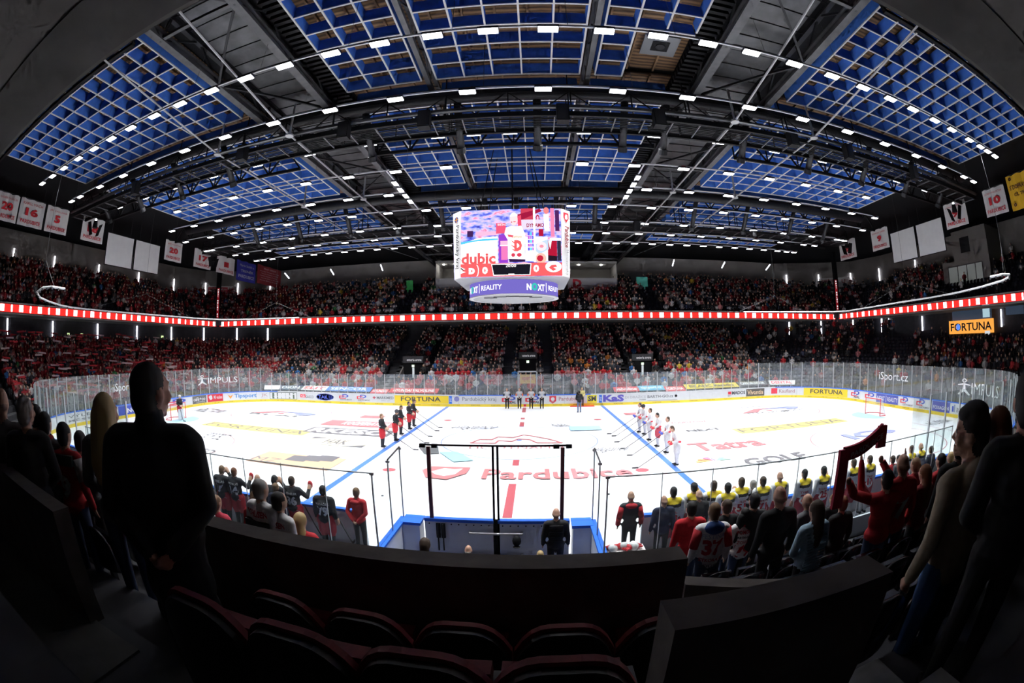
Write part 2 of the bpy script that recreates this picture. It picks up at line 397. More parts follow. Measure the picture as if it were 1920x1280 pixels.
    for s in (-1,1):
        el, wr = A(s); sh = P(s*.195*g**.6,-.015,1.41)
        B.cap(sh, sl[0]*k, el, sl[1]*k, top); B.cap(el, sl[1]*k, el+(wr-el)*.92, sl[2]*k, top)
        d = (wr-el)/np.linalg.norm(wr-el)
        if pl:
            B.cap(wr-d*.03*k, .062*k, wr+d*.09*k, .068*k, 'extra' if kit != 'player' else 'skin'); 
        else:
            B.cap(wr-d*.03*k, .03*k, wr+d*.02*k, .027*k, 'skin'); q = wr+d*.06*k; side = np.array([s,0,0.]) if abs(d[0]) < .8 else np.array([0,1.,0]); pn = np.cross(d, side); 
            nn = np.linalg.norm(pn); pn = pn/nn if nn > 1e-6 else np.array([0,0,1.])
            B.cap(wr+d*.015*k, .026*k, q, .03*k, 'skin')
            if fine:
                w_ = np.cross(d, pn); w_ = w_/np.linalg.norm(w_); inn = np.array([-s,.3,0.]); inn -= d*(inn@d); inn /= np.linalg.norm(inn)+1e-9; w_ = np.cross(d, inn)
                for f, (o_, L) in enumerate(((-.03,.062),(-.01,.075),(.01,.07),(.03,.055))):
                    a0 = q+w_*o_*k; a1 = a0+(d*.85+inn*.35)*L*.55*k; a2 = a1+(d*.45+inn*.85)*L*.5*k
                    B.cap(a0,.0105*k,a1,.0095*k,'skin'); B.cap(a1,.0095*k,a2,.0085*k,'skin')
                a0 = wr+d*.02*k-w_*.026*k; a1 = a0+(d*.6-w_*.55+inn*.3)*.045*k; B.cap(a0,.014*k,a1,.011*k,'skin'); B.cap(a1,.011*k,a1+(d*.8+inn*.4)*.03*k,.0095*k,'skin')
            else:
                B.cap(q, .026*k, q+d*.06*k+np.array([0,.02*k,0]), .017*k, 'skin')
    return B.mesh(name, .0115*k if fine else .024, 4 if fine else 3, [(a*k+lift*k,b*k+lift*k,c,d,e) for a,b,c,d,e in bands])
BODY = {}
def body(key, **kw):
    if key not in BODY: BODY[key] = human(key, **kw)
    return BODY[key]
JB = [(1.385,1.6,.19,'top','top2'),(1.30,1.385,.19,'top','extra')]      # yellow yoke and dark band of the away jersey
body('jacket_down'); body('jacket_front', arms='front'); body('jacket_behind', arms='behind'); body('jacket_long', hair='long', arms='front'); body('jacket_pony', hair='pony'); body('jacket_bald', hair='bald'); body('jacket_bald_behind', hair='bald', arms='behind')
body('player_stick', arms='stick', kit='player', bow=.35); body('player_stick_up', arms='stick', kit='player', bow=.05); body('player_lean', arms='stick', kit='player', bow=.5, lean=.32)
body('player_helmet', arms='stick', kit='player', hair='helmet', bow=.3, lean=.12)
body('bench_down', kit='player'); body('bench_head', kit='player', arms='head', bow=.3); body('bench_one', kit='player', arms='one')
body('away_down', kit='player', bands=JB); body('away_one', kit='player', arms='one', bands=JB); body('away_bald', kit='player', hair='bald', bands=JB); body('away_helmet', kit='player', hair='cap', arms='head', bands=JB)
body('referee', kit='shirt', arms='front'); body('shirt_bald', kit='shirt', hair='bald')
body('sit_long', hair='long', arms='front', sit=True); body('sit_bald', hair='bald', arms='front', sit=True); body('sit_short', arms='front', sit=True); body('hood_down', kit='hood'); body('raised', arms='raised', bulk=1.05)
body('man_coat', arms='behind', kit='coat', fine=True, turn=.5, H=1.86, bulk=1.08)
body('boy_hood', arms='down', kit='hood', hair='boy', fine=True, turn=-.6, H=1.74)
body('woman_long', arms='front', hair='short', kit='jacket', fine=True, turn=.3, H=1.68)
body('man_fine', arms='front', kit='jacket', fine=True, turn=.25, H=1.78)
# long hair of the blonde woman
_h = Body(); _h.ell((0,-.01,1.60),(.092,.112,.112),'hair'); _h.cap((-.035,-.05,1.56),.07,(-.06,-.11,1.22),.062,'hair'); _h.cap((.035,-.05,1.56),.07,(.06,-.10,1.2),.062,'hair'); _h.cap((0,-.06,1.56),.075,(0,-.13,1.14),.06,'hair'); _h.cap((-.06,-.11,1.22),.06,(-.05,-.12,1.1),.03,'hair'); _h.cap((.06,-.1,1.2),.06,(.07,-.11,1.06),.03,'hair'); _h.cap((.07,.0,1.6),.035,(.085,-.02,1.36),.035,'hair'); _h.cap((-.07,.0,1.6),.035,(-.085,-.02,1.36),.035,'hair')
HAIR_LONG = _h.mesh('long_hair', .014, 4)
# ================================================================ THE BUILDING
TREAD, RISE, Z0, OFF0, NROW = .78, .36, .4, 2.3, 18
def row_z(k): return Z0+RISE*k
def sweep_ring(mb, offs_z, hx, hy, cr, mi=0, step=1.6):
    rings = []
    ref = rr_path(offs_z[0][0], step, hx, hy, cr)
    npts = len(ref)
    def resample(off):
        P = Path(rr_path(off, .5, hx, hy, cr)); R0 = Path(ref)
        out = []
        for p in ref:
            out.append(p)
        return out
    # offset every point of the base outline along a fixed direction (mitred), so rings keep the same count
    base = Path(rr_path(0., .4, hx, hy, cr)); n = int(base.L/step)
    ss = [base.L*i/n for i in range(n)]
    fr = [base.at(t) for t in ss]
    for off, z in offs_z:
        rings.append([(q[0]+nn[0]*off, q[1]+nn[1]*off, z) for q, tg, nn in fr])
    vs = [v for r in rings for v in r]
    fs = []
    for j in range(len(rings)-1):
        for i in range(n): fs.append((j*n+i, (j+1)*n+i, (j+1)*n+(i+1)%n, j*n+(i+1)%n))
    mb.add(vs, fs, mi)
# --- ice sheet
mb = MB(); pts = rr_path(0., .5)
mb.add([(x, y, 0.) for x, y in pts], [tuple(range(len(pts)-1, -1, -1))])
ICE = mat('ice', (.86,.89,.93), .32, noise=.03, nscale=.6, spec=.4)
ice = struct('floor_ice', mb, ICE, 'white ice sheet of the hockey rink with painted lines')
# --- ground outside the boards
mb = MB(); outer = [(-52,-36),(52,-36),(52,36),(-52,36)]
mb.add([(x,y,-.02) for x,y in outer], [(0,1,2,3)])
struct('floor_concourse', mb, CONC, 'dark concrete floor around and under the stands')
# --- lower tier
mb = MB(); prof = [(1.55,0.),(1.55,.12),(OFF0,.12),(OFF0,Z0)]
for k in range(NROW):
    prof.append((OFF0+TREAD*(k+1), row_z(k)))
    if k < NROW-1: prof.append((OFF0+TREAD*(k+1), row_z(k+1)))
prof.append((OFF0+TREAD*NROW, 8.4))
sweep_ring(mb, prof, HX, HY, CR)
struct('floor_lower_tier', mb, TIERM, 'dark stepped lower stand running round the rink')
# --- upper tier: soffit, front beam, steps
UHX, UHY, UCR = 41.4, 23.5, 1.2
def up_z(j): return 8.55+.5*j
mb = MB(); prof = [(8.8,8.38),(0.,8.25),(0.,8.3)]
sweep_ring(mb, prof, UHX, UHY, UCR)
prof = [(0.,9.2),(.25,9.2),(.25,8.55)]
for j in range(10):
    prof.append((.25+.82*(j+1), up_z(j)))
    if j < 9: prof.append((.25+.82*(j+1), up_z(j+1)))
sweep_ring(mb, prof, UHX, UHY, UCR, mi=1)
struct('floor_upper_tier', mb, [WALLM, TIERM], 'grey underside and dark steps of the upper stand')
# --- outer walls (rounded corners) with a ledge
wp = []
for sx in (1,):
    wp = [(0,34.2),(37.5,34.2),(39.5,33.4),(44.2,31.2),(48.6,28.0),(50.2,22.),(50.2,-26),(46,-34.2),(0,-34.2)]
wall_pts = wp + [(-x, y) for x, y in reversed(wp[1:-1])]
names = {}
for i in range(len(wall_pts)):
    a = wall_pts[i]; b = wall_pts[(i+1) % len(wall_pts)]
    side = 'far' if a[1] > 33.5 and b[1] > 33.2 else 'near' if a[1] < -30 and b[1] < -30 else ('right' if a[0]+b[0] > 0 else 'left')
    names.setdefault(side, MB())
    mbw = names[side]; mbw.add([(*a,5.),(*b,5.),(*b,17.4),(*a,17.4)], [(0,1,2,3)])
    n = Vector((b[1]-a[1], -(b[0]-a[0]), 0)).normalized()
    c = Vector((-(a[0]+b[0])/2, -(a[1]+b[1])/2, 0));
    if n.dot(c) < 0: n = -n
    A = Vector((*a,13.35)); B = Vector((*b,13.35))
    if side in ('left','right') and abs(a[1]-b[1]) < 12: mbw.hexa([A,B,B+n*.25,A+n*.25, A+Vector((0,0,.2)),B+Vector((0,0,.2)),B+n*.25+Vector((0,0,.2)),A+n*.25+Vector((0,0,.2))])
for sd, mbw in names.items():
    struct('wall_'+sd, mbw, WALLM if sd != 'far' else mat('far_wall_lit_grey',(.30,.285,.265),.9,noise=.1,nscale=.5), {'far':'grey back wall behind the far upper stand','near':'back wall behind the camera side stand','left':'grey curved wall above the left end stand','right':'grey curved wall above the right end stand'}[sd])  # far wall colour lightened to stand in for the lights near it
# --- roof
mb = MB(); mb.box(-52,52,-36,36,17.75,17.95)
struct('ceiling_roof', mb, DARK, 'black metal roof deck high above the rink')
WOOD = bpy.data.materials.new('brown_roof_boards'); WOOD.use_nodes = True
nt = WOOD.node_tree; b = nt.nodes['Principled BSDF']; tc = nt.nodes.new('ShaderNodeTexCoord'); wv = nt.nodes.new('ShaderNodeTexWave'); nz = nt.nodes.new('ShaderNodeTexNoise'); rp = nt.nodes.new('ShaderNodeValToRGB')
wv.bands_direction = 'Y'; wv.inputs['Scale'].default_value = 1.3; wv.inputs['Distortion'].default_value = 2.2; wv.inputs['Detail'].default_value = 3
nt.links.new(tc.outputs['Object'], wv.inputs['Vector']); nt.links.new(wv.outputs['Fac'], rp.inputs['Fac'])
rp.color_ramp.elements[0].color = (.055,.028,.012,1); rp.color_ramp.elements[1].color = (.22,.12,.05,1)
nt.links.new(rp.outputs['Color'], b.inputs['Base Color']); b.inputs['Roughness'].default_value = .8
JOIST = mat('brown_joist', (.2,.11,.05), .8, noise=.3, nscale=3)
GZ, GH = 16.72, .6                                   # underside of the acoustic boards, their height
XB = [(-29.2,-13.2),(-7.15,-3.68),(-3.02,3.02),(3.68,7.15),(13.2,29.2)]
XL = ['outer left bay','left third of the middle bay','centre of the middle bay','right third of the middle bay','outer right bay']
YS = [(-23.2,-9.3,1.14),(-8.1,-4.75,1.12),(-4.2,3.85,1.34),(5.2,11.9,1.34),(13.2,21.2,1.34)]
YL = ['nearest the camera side','over the near duct','above the scoreboard','behind the scoreboard','nearest the far stand']
def panel_mesh(L, alongx):
    mbp = MB(); t = .022
    if alongx: mbp.box(0,L,-t,t,.03,GH); mbp.box(0,L,-t-.012,t+.012,0,.05,1)
    else: mbp.box(-t,t,0,L,.03,GH); mbp.box(-t-.012,t+.012,0,L,0,.05,1)
    return mbp.mesh('acoustic_board')
_pc = {}
for bi, (xa, xb) in enumerate(XB):
    for si, (ya, yb, pit) in enumerate(YS):
        nx = max(2, round((xb-xa)/1.2)); ny = max(2, round((yb-ya)/pit))
        t = thing('acoustic_grid', 'blue acoustic grid, %s, %s' % (XL[bi], YL[si]), 'ceiling grid', (xa,ya,GZ), group='acoustic grids under the roof')
        for alongx, n, L in ((True, ny, xb-xa), (False, nx, yb-ya)):
            key = (alongx, round(L,2))
            if key not in _pc: _pc[key] = panel_mesh(L, alongx)
            for i in range(n+1):
                if bi == 3 and si == 0 and not alongx and False: continue
                p = ((0,(yb-ya)*i/n,0) if alongx else ((xb-xa)*i/n,0,0)); kk = key
                if bi == 3 and si == 0:              # an open corner with a roof vent: shorter boards there
                    if alongx and p[1] > 10.8: kk = (True, 1.16)
                    if not alongx and i > 1: kk = (False, 10.26)
                    if kk not in _pc: _pc[kk] = panel_mesh(kk[1], alongx)
                put('board', _pc[kk], [BLUE, EDGE], t, loc=p)
        mb = MB(); mb.box(xa-.3,xb+.3,ya-.4,yb+.4,17.6,17.68); d = struct('ceiling_boarding', mb, WOOD, 'brown roof boarding, %s, %s' % (XL[bi], YL[si]))
        mb = MB()
        for i in range(int((xb-xa)/1.2)+1): mb.box(xa+.3+i*1.2,xa+.38+i*1.2,ya-.4,yb+.4,17.47,17.6)
        mb.build('joists', JOIST, d)
v = onz(1237,85,17.45); t = thing('roof_vent', 'square grey roof vent with dark round outlet in the open grid corner', 'roof vent', tuple(v))
mb = MB(); mb.box(v[0]-.75,v[0]+.75,v[1]-.7,v[1]+.7,17.4,17.46); pl = mb.build('plate', mat('vent_grey',(.16,.165,.17),.6), t)
mb = MB(); mb.box(v[0]-.36,v[0]+.36,v[1]-.34,v[1]+.34,17.37,17.4); mb.build('opening', BLACK, t)
mb = MB(); mb.tube((v[0],v[1],17.34),(v[0],v[1],17.37),.2,n=16); mb.build('fan_disc', STEELD, t)
mb = MB(); mb.box(v[0]-.7,v[0]+.7,v[1]-.65,v[1]+.65,17.46,17.6); mb.build('neck', mat('vent_grey'), t)
# --- primary box trusses (along y) with grey chords, ties and diagonals
def truss_y(xa, xb, label, zb=16.25, zt=17.5, y0=-34., y1=34., pitch=4.3, wch=.36):
    t = thing('box_truss', label, 'roof truss', (xa,0,zb), group='primary roof trusses')
    for x in (xa, xb):
        mb = MB(); mb.box(x-wch/2,x+wch/2,y0,y1,zb-.03,zb+.05); mb.box(x-.04,x+.04,y0,y1,zb+.05,zb+.3); mb.box(x-wch/2,x+wch/2,y0,y1,zb+.3,zb+.36); mb.build('bottom_chord', STEEL, t)
        mb = MB(); mb.box(x-.12,x+.12,y0,y1,zt-.15,zt); mb.build('top_chord', STEELD, t)
    n = int((y1-y0)/pitch); ph = (-21.6-y0) % pitch
    for i in range(n):
        y = y0+ph+i*pitch
        mb = MB(); mb.bar((xa,y,zb+.1),(xb,y,zb+.1),.16,.16); mb.build('cross_tie', STEEL, t)
        mb = MB(); a, c = ((xa,xb) if i % 2 else (xb,xa)); mb.bar((a,y,zb+.1),(c,y+pitch,zb+.1),.1); mb.build('diagonal', STEELD, t)
        for x in (xa,xb):
            mb = MB(); mb.bar((x,y,zb),(x,y,zt),.12); mb.bar((x,y,zb),(x,y+pitch/2,zt),.09); mb.bar((x,y+pitch,zb),(x,y+pitch/2,zt),.09)
            mb.build('web', STEELD, t)
    mb = MB(); mb.box(xa+.5*(1 if xb>xa else -1),xb-.7*(1 if xb>xa else -1),y0,y1,17.1,17.6) if xb>xa else mb.box(xb+.7,xa-.5,y0,y1,17.1,17.6)
    mb.build('wrapped_duct', GALV, t)
    mb = MB()
    for k in range(int((y1-y0)/1.1)):
        yy = y0+k*1.1; mb.box(min(xa,xb)+.4,max(xa,xb)-.4,yy,yy+.03,17.06,17.1)
    mb.build('duct_straps', BLACK, t)
truss_y(8.25, 11.95, 'grey steel box truss with cross ties, right of the middle bay')
truss_y(-8.25, -11.95, 'grey steel box truss with cross ties, left of the middle bay')
for s in (-1,1):   # corrugated black sheets beside the box trusses
    mb = MB()
    for i in range(200):
        y = -34+i*.34
        mb.box(min(s*7.3,s*8.1),max(s*7.3,s*8.1),y,y+.17,16.9,17.2)
    t = struct('ceiling_corrugated', mb, BLACK, 'black corrugated sheet strip %s of the middle bay' % ('right' if s > 0 else 'left'))
def lattice(name, label, a, b, depth, n, ch=.1, wb=.055, group=None, m=BLACK, w=None):
    """planar lattice girder from a to b (bottom chord ends), depth upwards"""
    a = Vector(a); b = Vector(b); t = thing(name, label, 'roof truss', tuple(a), group=group); up = Vector((0,0,depth))
    mb = MB(); mb.bar(a,b,ch); mb.build('bottom_chord', m, t)
    mb = MB(); mb.bar(a+up,b+up,ch); mb.build('top_chord', m, t)
    mb = MB()
    for i in range(n):
        p = a.lerp(b, i/n); q = a.lerp(b, (i+1)/n); mid = a.lerp(b, (i+.5)/n)
        mb.bar(p, mid+up, wb); mb.bar(mid+up, q, wb); mb.bar(p, p+up, wb*.8)
    mb.build('web', m, t)
    return t
for s in (-1,1):
    lattice('lattice_truss', 'slim grey lattice truss along the %s edge of the centre ceiling grid' % ('right' if s>0 else 'left'), (s*3.35,-30,16.6), (s*3.35,30,16.6), .95, 20, ch=.2, group='secondary roof trusses', m=STEEL)
for y, nm in ((-18.2,'nearest the camera'),(-3.4,'just in front of the scoreboard'),(6.6,'just behind the scoreboard'),(16.,'nearest the far stand')):
    for xa, xb, nx, sd in ((-34,-12.6,9,'left'),(-7.6,7.6,8,'middle'),(12.6,34,9,'right')):
        lattice('lattice_girder', 'black lattice girder across the %s bay, %s' % (sd, nm), (xa,y,15.95 if sd != 'middle' else 16.1), (xb,y,15.95 if sd != 'middle' else 16.1), 1.5, nx, ch=.17, wb=.09, group='black lattice girders')
# --- round air ducts along x
def duct_x(label, y, z, r, x0, x1, drops=(), m=DUCT):
    t = thing('air_duct', label, 'air duct', (x0,y,z), group='round air ducts')
    mb = MB(); n = int((x1-x0)/1.5)
    for i in range(n):
        xa = x0+(x1-x0)*i/n; xb = x0+(x1-x0)*(i+1)/n
        mb.tube((xa,y,z),(xb-.05,y,z),r,n=16,caps=False); mb.tube((xb-.05,y,z),(xb,y,z),r*1.035,n=16,caps=False)
    mb.build('pipe', m, t, smooth=True)
    for x in drops:
        mb = MB(); mb.tube((x,y+.1,z-r*.5),(x,y+1.6,z-1.9),r*.48,n=12); mb.build('drop_pipe', DUCT, t, smooth=True)
        mb = MB(); mb.tube((x,y+1.6,z-1.9),(x,y+1.75,z-2.1),r*.6,n=12); mb.build('nozzle', STEELD, t)
DROPS = [-27.5,-23.2,-19,-14.8,-6.4,-2.2,1.2,5.0,6.9,11,15.2,19.4,23.6,27.8]
duct_x('black round duct with drop pipes in front of the scoreboard', -8.75, 16.1, .36, -30, 30, DROPS)
duct_x('black round duct with drop pipes behind the scoreboard', 4.5, 16.1, .36, -30, 30, [-22,-17.5,-13,-5.6,-2.4,-.2,2.6,5.4,13,17.5,22,26])
duct_x('large dark duct near the camera side roof, front one', -18.6, 16.5, .5, -34, 34)
duct_x('large dark duct near the camera side roof, rear one', -20.1, 16.5, .5, -34, 34)
# --- catwalks along x
RAILD = mat('rib_grey',(.10,.10,.105),.5,metal=.3)
def catwalk(label, y, z, x0=-31., x1=31.):
    t = thing('catwalk', label, 'catwalk', (0,y,z), group='lighting catwalks')
    n = int((x1-x0)/1.25)
    for i in range(n+1):
        x = x0+(x1-x0)*i/n; mb = MB(); mb.bar((x,y-.75,z-.04),(x,y+.75,z-.04),.05,.07); mb.build('floor_rib', RAILD, t)
    mb = MB()
    for q in range(10): mb.box(x0,x1,y-.7+q*.15,y-.65+q*.15,z,z+.03)
    tag(mb.build('grating', BLACK, t), kind='stuff')
    for s in (-1,1):
        mb = MB(); mb.box(x0,x1,y+s*.75-.07,y+s*.75+.07,z-.12,z+.1); mb.build('edge_beam', BLACK, t)
        mb = MB()
        for i in range(n//2+1):
            x = x0+(x1-x0)*i/(n//2); mb.bar((x,y+s*.75,z),(x,y+s*.75,z+1.15),.05)
            if i < n//2 and s < 0: mb.bar((x,y+s*.75,z+1.1),(x+1.25,y+s*.75,z+.1),.04); mb.bar((x+1.25,y+s*.75,z+.1),(x+2.5,y+s*.75,z+1.1),.04)
        mb.tube((x0,y+s*.75,z+1.15),(x1,y+s*.75,z+1.15),.03,n=5); mb.tube((x0,y+s*.75,z+.6),(x1,y+s*.75,z+.6),.02,n=5)
        mb.build('railing', BLACK, t)
    for i in range(12):
        for s in (-.6,.6): x = x0+2.6+i*5.15; mb = MB(); mb.bar((x,y+s,z),(x,y+s,17.74),.05); mb.build('hanger', STEELD, t)
    mb = MB(); mb.tube((x0,y-.9,z+.25),(x1,y-.9,z+.25),.11,n=10); mb.build('cable_pipe', GALV, t)
    return t
catwalk('black steel catwalk with railings in front of the scoreboard', -8.35, 14.75)
catwalk('black steel catwalk with railings behind the scoreboard', 8.9, 14.75)
# speakers hanging below the catwalks
for y, rowname, xs in ((-9.35,'front',(-21.5,-12.6,-7.0,-3.4,2.2,6.2,12.9,16.6,22.4)),(7.9,'rear',(-19.,-9.6,-6.9,6.0,9.,19.5))):
    for i, x in enumerate(xs):
        t = thing('loudspeaker', 'black loudspeaker box hanging from the %s catwalk, %s' % (rowname, place_word(i, len(xs))), 'speaker', (x,y,14.2), group='speakers on the catwalks')
        mb = MB(); mb.box(x-.25,x+.25,y-.2,y+.2,14.2,15.0); mb.build('cabinet', BLACK, t)
        mb = MB(); mb.box(x-.21,x+.21,y-.225,y-.2,14.25,14.95); mb.build('grille', STEELD, t)
        mb = MB(); mb.bar((x,y,15.0),(x,y+.25,15.15),.05); mb.build('bracket', STEELD, t)
# --- tie rods with discs
RODM = mat('tie_rod', (.35,.35,.35), .4, metal=.5)
for x, sd in ((-9.6,'inner left'),(9.6,'inner right'),(-14.,'outer left'),(14.,'outer right')):
    t = thing('tie_rod', 'long grey tie rod with round plates below the roof, %s line' % sd, 'tie rod', (x,-30,17), group='roof tie rods')
    ys = [-31,-9.75,0.,10.,31]; zs = [17.0,14.72,14.72,14.72,17.0]
    for i in range(4):
        mb = MB(); mb.tube((x,ys[i],zs[i]),(x,ys[i+1],zs[i+1]),.045,n=6); mb.build('rod', RODM, t)
    for i in (1,2,3):
        mb = MB(); mb.tube((x,ys[i],zs[i]-.06),(x,ys[i],zs[i]+.02),.2,n=14); mb.tube((x,ys[i],zs[i]),(x,ys[i],16.4),.06,n=6); mb.build('disc_node', RODM, t)
for y in (-9.75, 10.):
    for s in (-1,1):
        mb = MB(); mb.tube((s*9.6,y,14.72),(s*14.,y,14.72),.035,n=6)
        tag(mb.build('cross_rod', RODM), 'short grey cross rod joining two tie rod plates, %s, %s the scoreboard' % ('left' if s<0 else 'right','in front of' if y<0 else 'behind'), 'tie rod')

# ================================================================ FLOODLIGHTS ON RAILS
HR = 9.46; ZR = CAM[2]+HR
def xs_of(v): return [a*HR+CAM[0] for a in v]
def sym(start, step, n, end=None):
    o = [start+step*i for i in range(n)]
    if end: o += end
    return sorted(set([-a for a in o]+o))
RAILS = [
 ('front', -14.65, xs_of([-2.88,-2.70,-2.52,-2.32,-2.13,-1.95,-1.77,-1.58,-1.40,-1.21,-1.03,-.85,-.66,-.48,-.30,-.12,.07,.25,.43,.61,.78,.97,1.16,1.34,1.52,1.69,1.88,2.05,2.25,2.39,2.49,2.60])),
 ('second', -11.0, sym(1.4,2.79,10,[27.9])),
 ('third', -7.35, sym(0,3.26,9,[1.63])),
 ('fourth', -3.65, sym(3.55,2.79,8)),
 ('fifth', 0., sym(7.9,2.79,8)),
 ('sixth', 3.65, sym(3.55,2.79,9,[29.2])),
 ('seventh', 7.75, sym(6.4,3.26,8,[30.])),
 ('eighth', 11.0, sym(4.2,2.87,9,[28.6])),
 ('ninth', 14.65, sym(5.1,1.75,13,[27.3,28.3]))]
mbL = MB(); mbL.box(-.3,.3,-.13,.13,-.04,0.); mbL.box(-.27,.27,-.1,.1,0,.05); LENSME = mbL.mesh('lens')
mbH = MB(); mbH.box(-.32,.32,-.15,.15,.0,.09); mbH.box(-.12,.12,-.07,.07,.09,.16,1); HOUSME = mbH.mesh('housing')
REDB = mat('red_driver_box', (.25,.01,.008), .5)
lamp_no = 0
SPOT = bpy.data.lights.new('floodlight_beam', 'SPOT'); SPOT.energy = LAMP_W; SPOT.spot_size = math.radians(90); SPOT.spot_blend = .6; SPOT.shadow_soft_size = .2; SPOT.color = (.96,.97,1.)
def lamp(x, y, z, label):
    t = thing('floodlight', label, 'lamp', (x,y,z), group='floodlights on the rails')
    put('housing', HOUSME, [mat('lamp_housing',(.02,.02,.03),.5), REDB], t)
    put('lens', LENSME, LENS, t)
    l = bpy.data.objects.new('beam', SPOT); COL.objects.link(l); l.parent = t; l.location = (0,0,-.07)
    return t
for nm, y, xs in RAILS:
    x0, x1 = min(xs)-.5, max(xs)+.5
    r = thing('light_rail', 'white lighting rail running the length of the rink, %s row from the camera' % nm, 'lighting rail', (0,y,ZR), group='white lighting rails')
    if nm == 'fifth': segs = [(x0,-6.9),(6.9,x1)]
    else: segs = [(x0,x1)]
    for a, b in segs:
        mb = MB(); mb.box(a,b,y-.03,y+.03,ZR+.1,ZR+.17); mb.build('rail', RAILW, r)
    for x in sorted(xs)[::2]: mb = MB(); mb.tube((x+.6,y,ZR+.17),(x+.6,y,17.74),.008,n=4,caps=False); mb.build('wire', STEEL, r)
    half = sorted(xs); nL = len(half)
    for i, x in enumerate(half):
        lamp(x, y, ZR, 'floodlight on the %s lighting rail counted from the camera, %s' % (nm, place_word(i, nL)))
for s in (-1,1):
    r = thing('light_rail', 'short white lighting rail running away from the camera, %s of the scoreboard' % ('left' if s<0 else 'right'), 'lighting rail', (s*6.9,0,ZR), group='white lighting rails')
    mb = MB(); mb.box(s*6.9-.03,s*6.9+.03,-3.6,3.6,ZR+.1,ZR+.17); mb.build('rail', RAILW, r)
    for i, y in enumerate((-1.9,-.75,.4,1.55)):
        t = lamp(s*6.9, y, ZR, 'floodlight on the short rail %s of the scoreboard, %s from the camera' % ('left' if s<0 else 'right', ORD[i])); t.rotation_euler = (0,0,PI/2)

# ================================================================ COLUMNS AND LED RIBBON
for s in (-1,1):
    t = thing('column', 'dark steel column with a red lettered strip in the far %s corner' % ('left' if s<0 else 'right'), 'column', (s*41.3,23.35,0))
    mb = MB(); mb.box(s*41.3-.28,s*41.3+.28,23.0,23.5,1.5,17.4); mb.build('shaft', BLACK, t)
    for za, zb in ((9.6,13.6),(3.4,7.9)):
        if s > 0 and za < 5: continue
        mb = MB(); x0 = s*41.3+(.02 if s<0 else -.42); mb.box(x0,x0+.4,22.93,22.99,za,zb); p = mb.build('red_strip', mat('strip_red',(.45,.02,.03),.5,emit=(.5,.02,.03),es=.25), t)
        mb = MB(); n = int((zb-za)/.3)
        for i in range(n):
            if i % 6 != 4: text_on(mb, 'MISTRI LIGY 87 '.replace(' ','I')[i % 14], (x0+.1,22.92,za+.1+(n-1-i)*.3), (1,0,0),(0,0,1), .2,.2)
        mb.build('letters', emat('strip_white',(1,1,1),.9), p)
LEDR = emat('led_red', (1.,.035,.03), 1.1); LEDW = emat('led_white', (1.,.93,.95), 2.6)
def ribbon(label, a, b, n, sgn):
    a = Vector(a); b = Vector(b); d = (b-a).normalized(); L = (b-a).length/n
    t = thing('led_ribbon', label, 'led board', tuple(a), group='led ribbon boards'); up = Vector((0,0,1))
    back = d.cross(up)*sgn                     # towards the stand
    def slab(c0, c1, z0, z1, f):
        p = a+d*c0+back*f; q = a+d*c1+back*f; th = back*.05
        return [p+up*z0, q+up*z0, q+up*z0+th, p+up*z0+th, p+up*z1, q+up*z1, q+up*z1+th, p+up*z1+th]
    for i in range(n):
        mb = MB(); mb.hexa(slab(i*L+.01,(i+1)*L-.01,-.33,.33,0)); pan = mb.build('led_panel', LEDR, t)
        mb = MB(); c = i*L+L*.3; mb.hexa(slab(c-.26,c+.26,-.27,.3,-.012)); mb.build('crest', LEDW, pan)
        mb = MB(); c = i*L+L*.8; mb.hexa(slab(c-.11,c+.11,-.26,.26,-.012)); mb.hexa(slab(c-.07,c+.07,-.3,.3,-.014)); mb.build('pill', LEDW, pan)
    mb = MB(); mb.hexa(slab(0,n*L,.38,.5,.0)); mb.hexa(slab(0,n*L,-.5,-.38,.0)); mb.build('ledge', CONCL, t)
RZ = 8.75
ribbon('red and white led ribbon along the far upper stand', (-41.2,23.42,RZ), (41.2,23.42,RZ), 34, -1)
ribbon('red and white led ribbon along the left upper stand', (-41.32,23.2,RZ), (-41.32,-18.1,RZ), 17, 1)
ribbon('red and white led ribbon along the right upper stand', (41.32,23.2,RZ), (41.32,-18.1,RZ), 17, -1)
mb = MB(); mb.box(-42,42,-24.4,-23.55,8.25,9.3); struct('wall_near_upper_front', mb, CONC, 'concrete front edge of the upper stand above the camera')
# ================================================================ RINK BOARDS, GLASS, ADVERTS
BH = 1.08
def strip(mb, s0, s1, z0, z1, o0, o1, mi=0, n=None):
    """solid strip along the rink path between offsets o0<o1"""
    n = n or max(1, int(abs(s1-s0)/.4)); ring = []
    for i in range(n+1):
        q, tg, nn = RINK.at(s0+(s1-s0)*i/n)
        a = q+nn*o0; b = q+nn*o1
        ring.append([(*a,z0),(*b,z0),(*b,z1),(*a,z1)])
    vs = [v for r in ring for v in r]; fs = []
    for i in range(n):
        k = i*4
        for j in range(4): fs.append((k+j, k+4+j, k+4+(j+1)%4, k+(j+1)%4))
    fs += [(0,1,2,3), (n*4+3,n*4+2,n*4+1,n*4)]
    mb.add(vs, fs, mi)
NP = 70; PL = RINK.L/NP
def s_near(x): return RINK.L/2 - x          # arc length on the near straight at coordinate x (y = -HY)
boards = thing('rink_boards', 'white dasher boards with adverts, yellow kick plates and blue cap', 'rink boards', (0,0,0))
panels = []
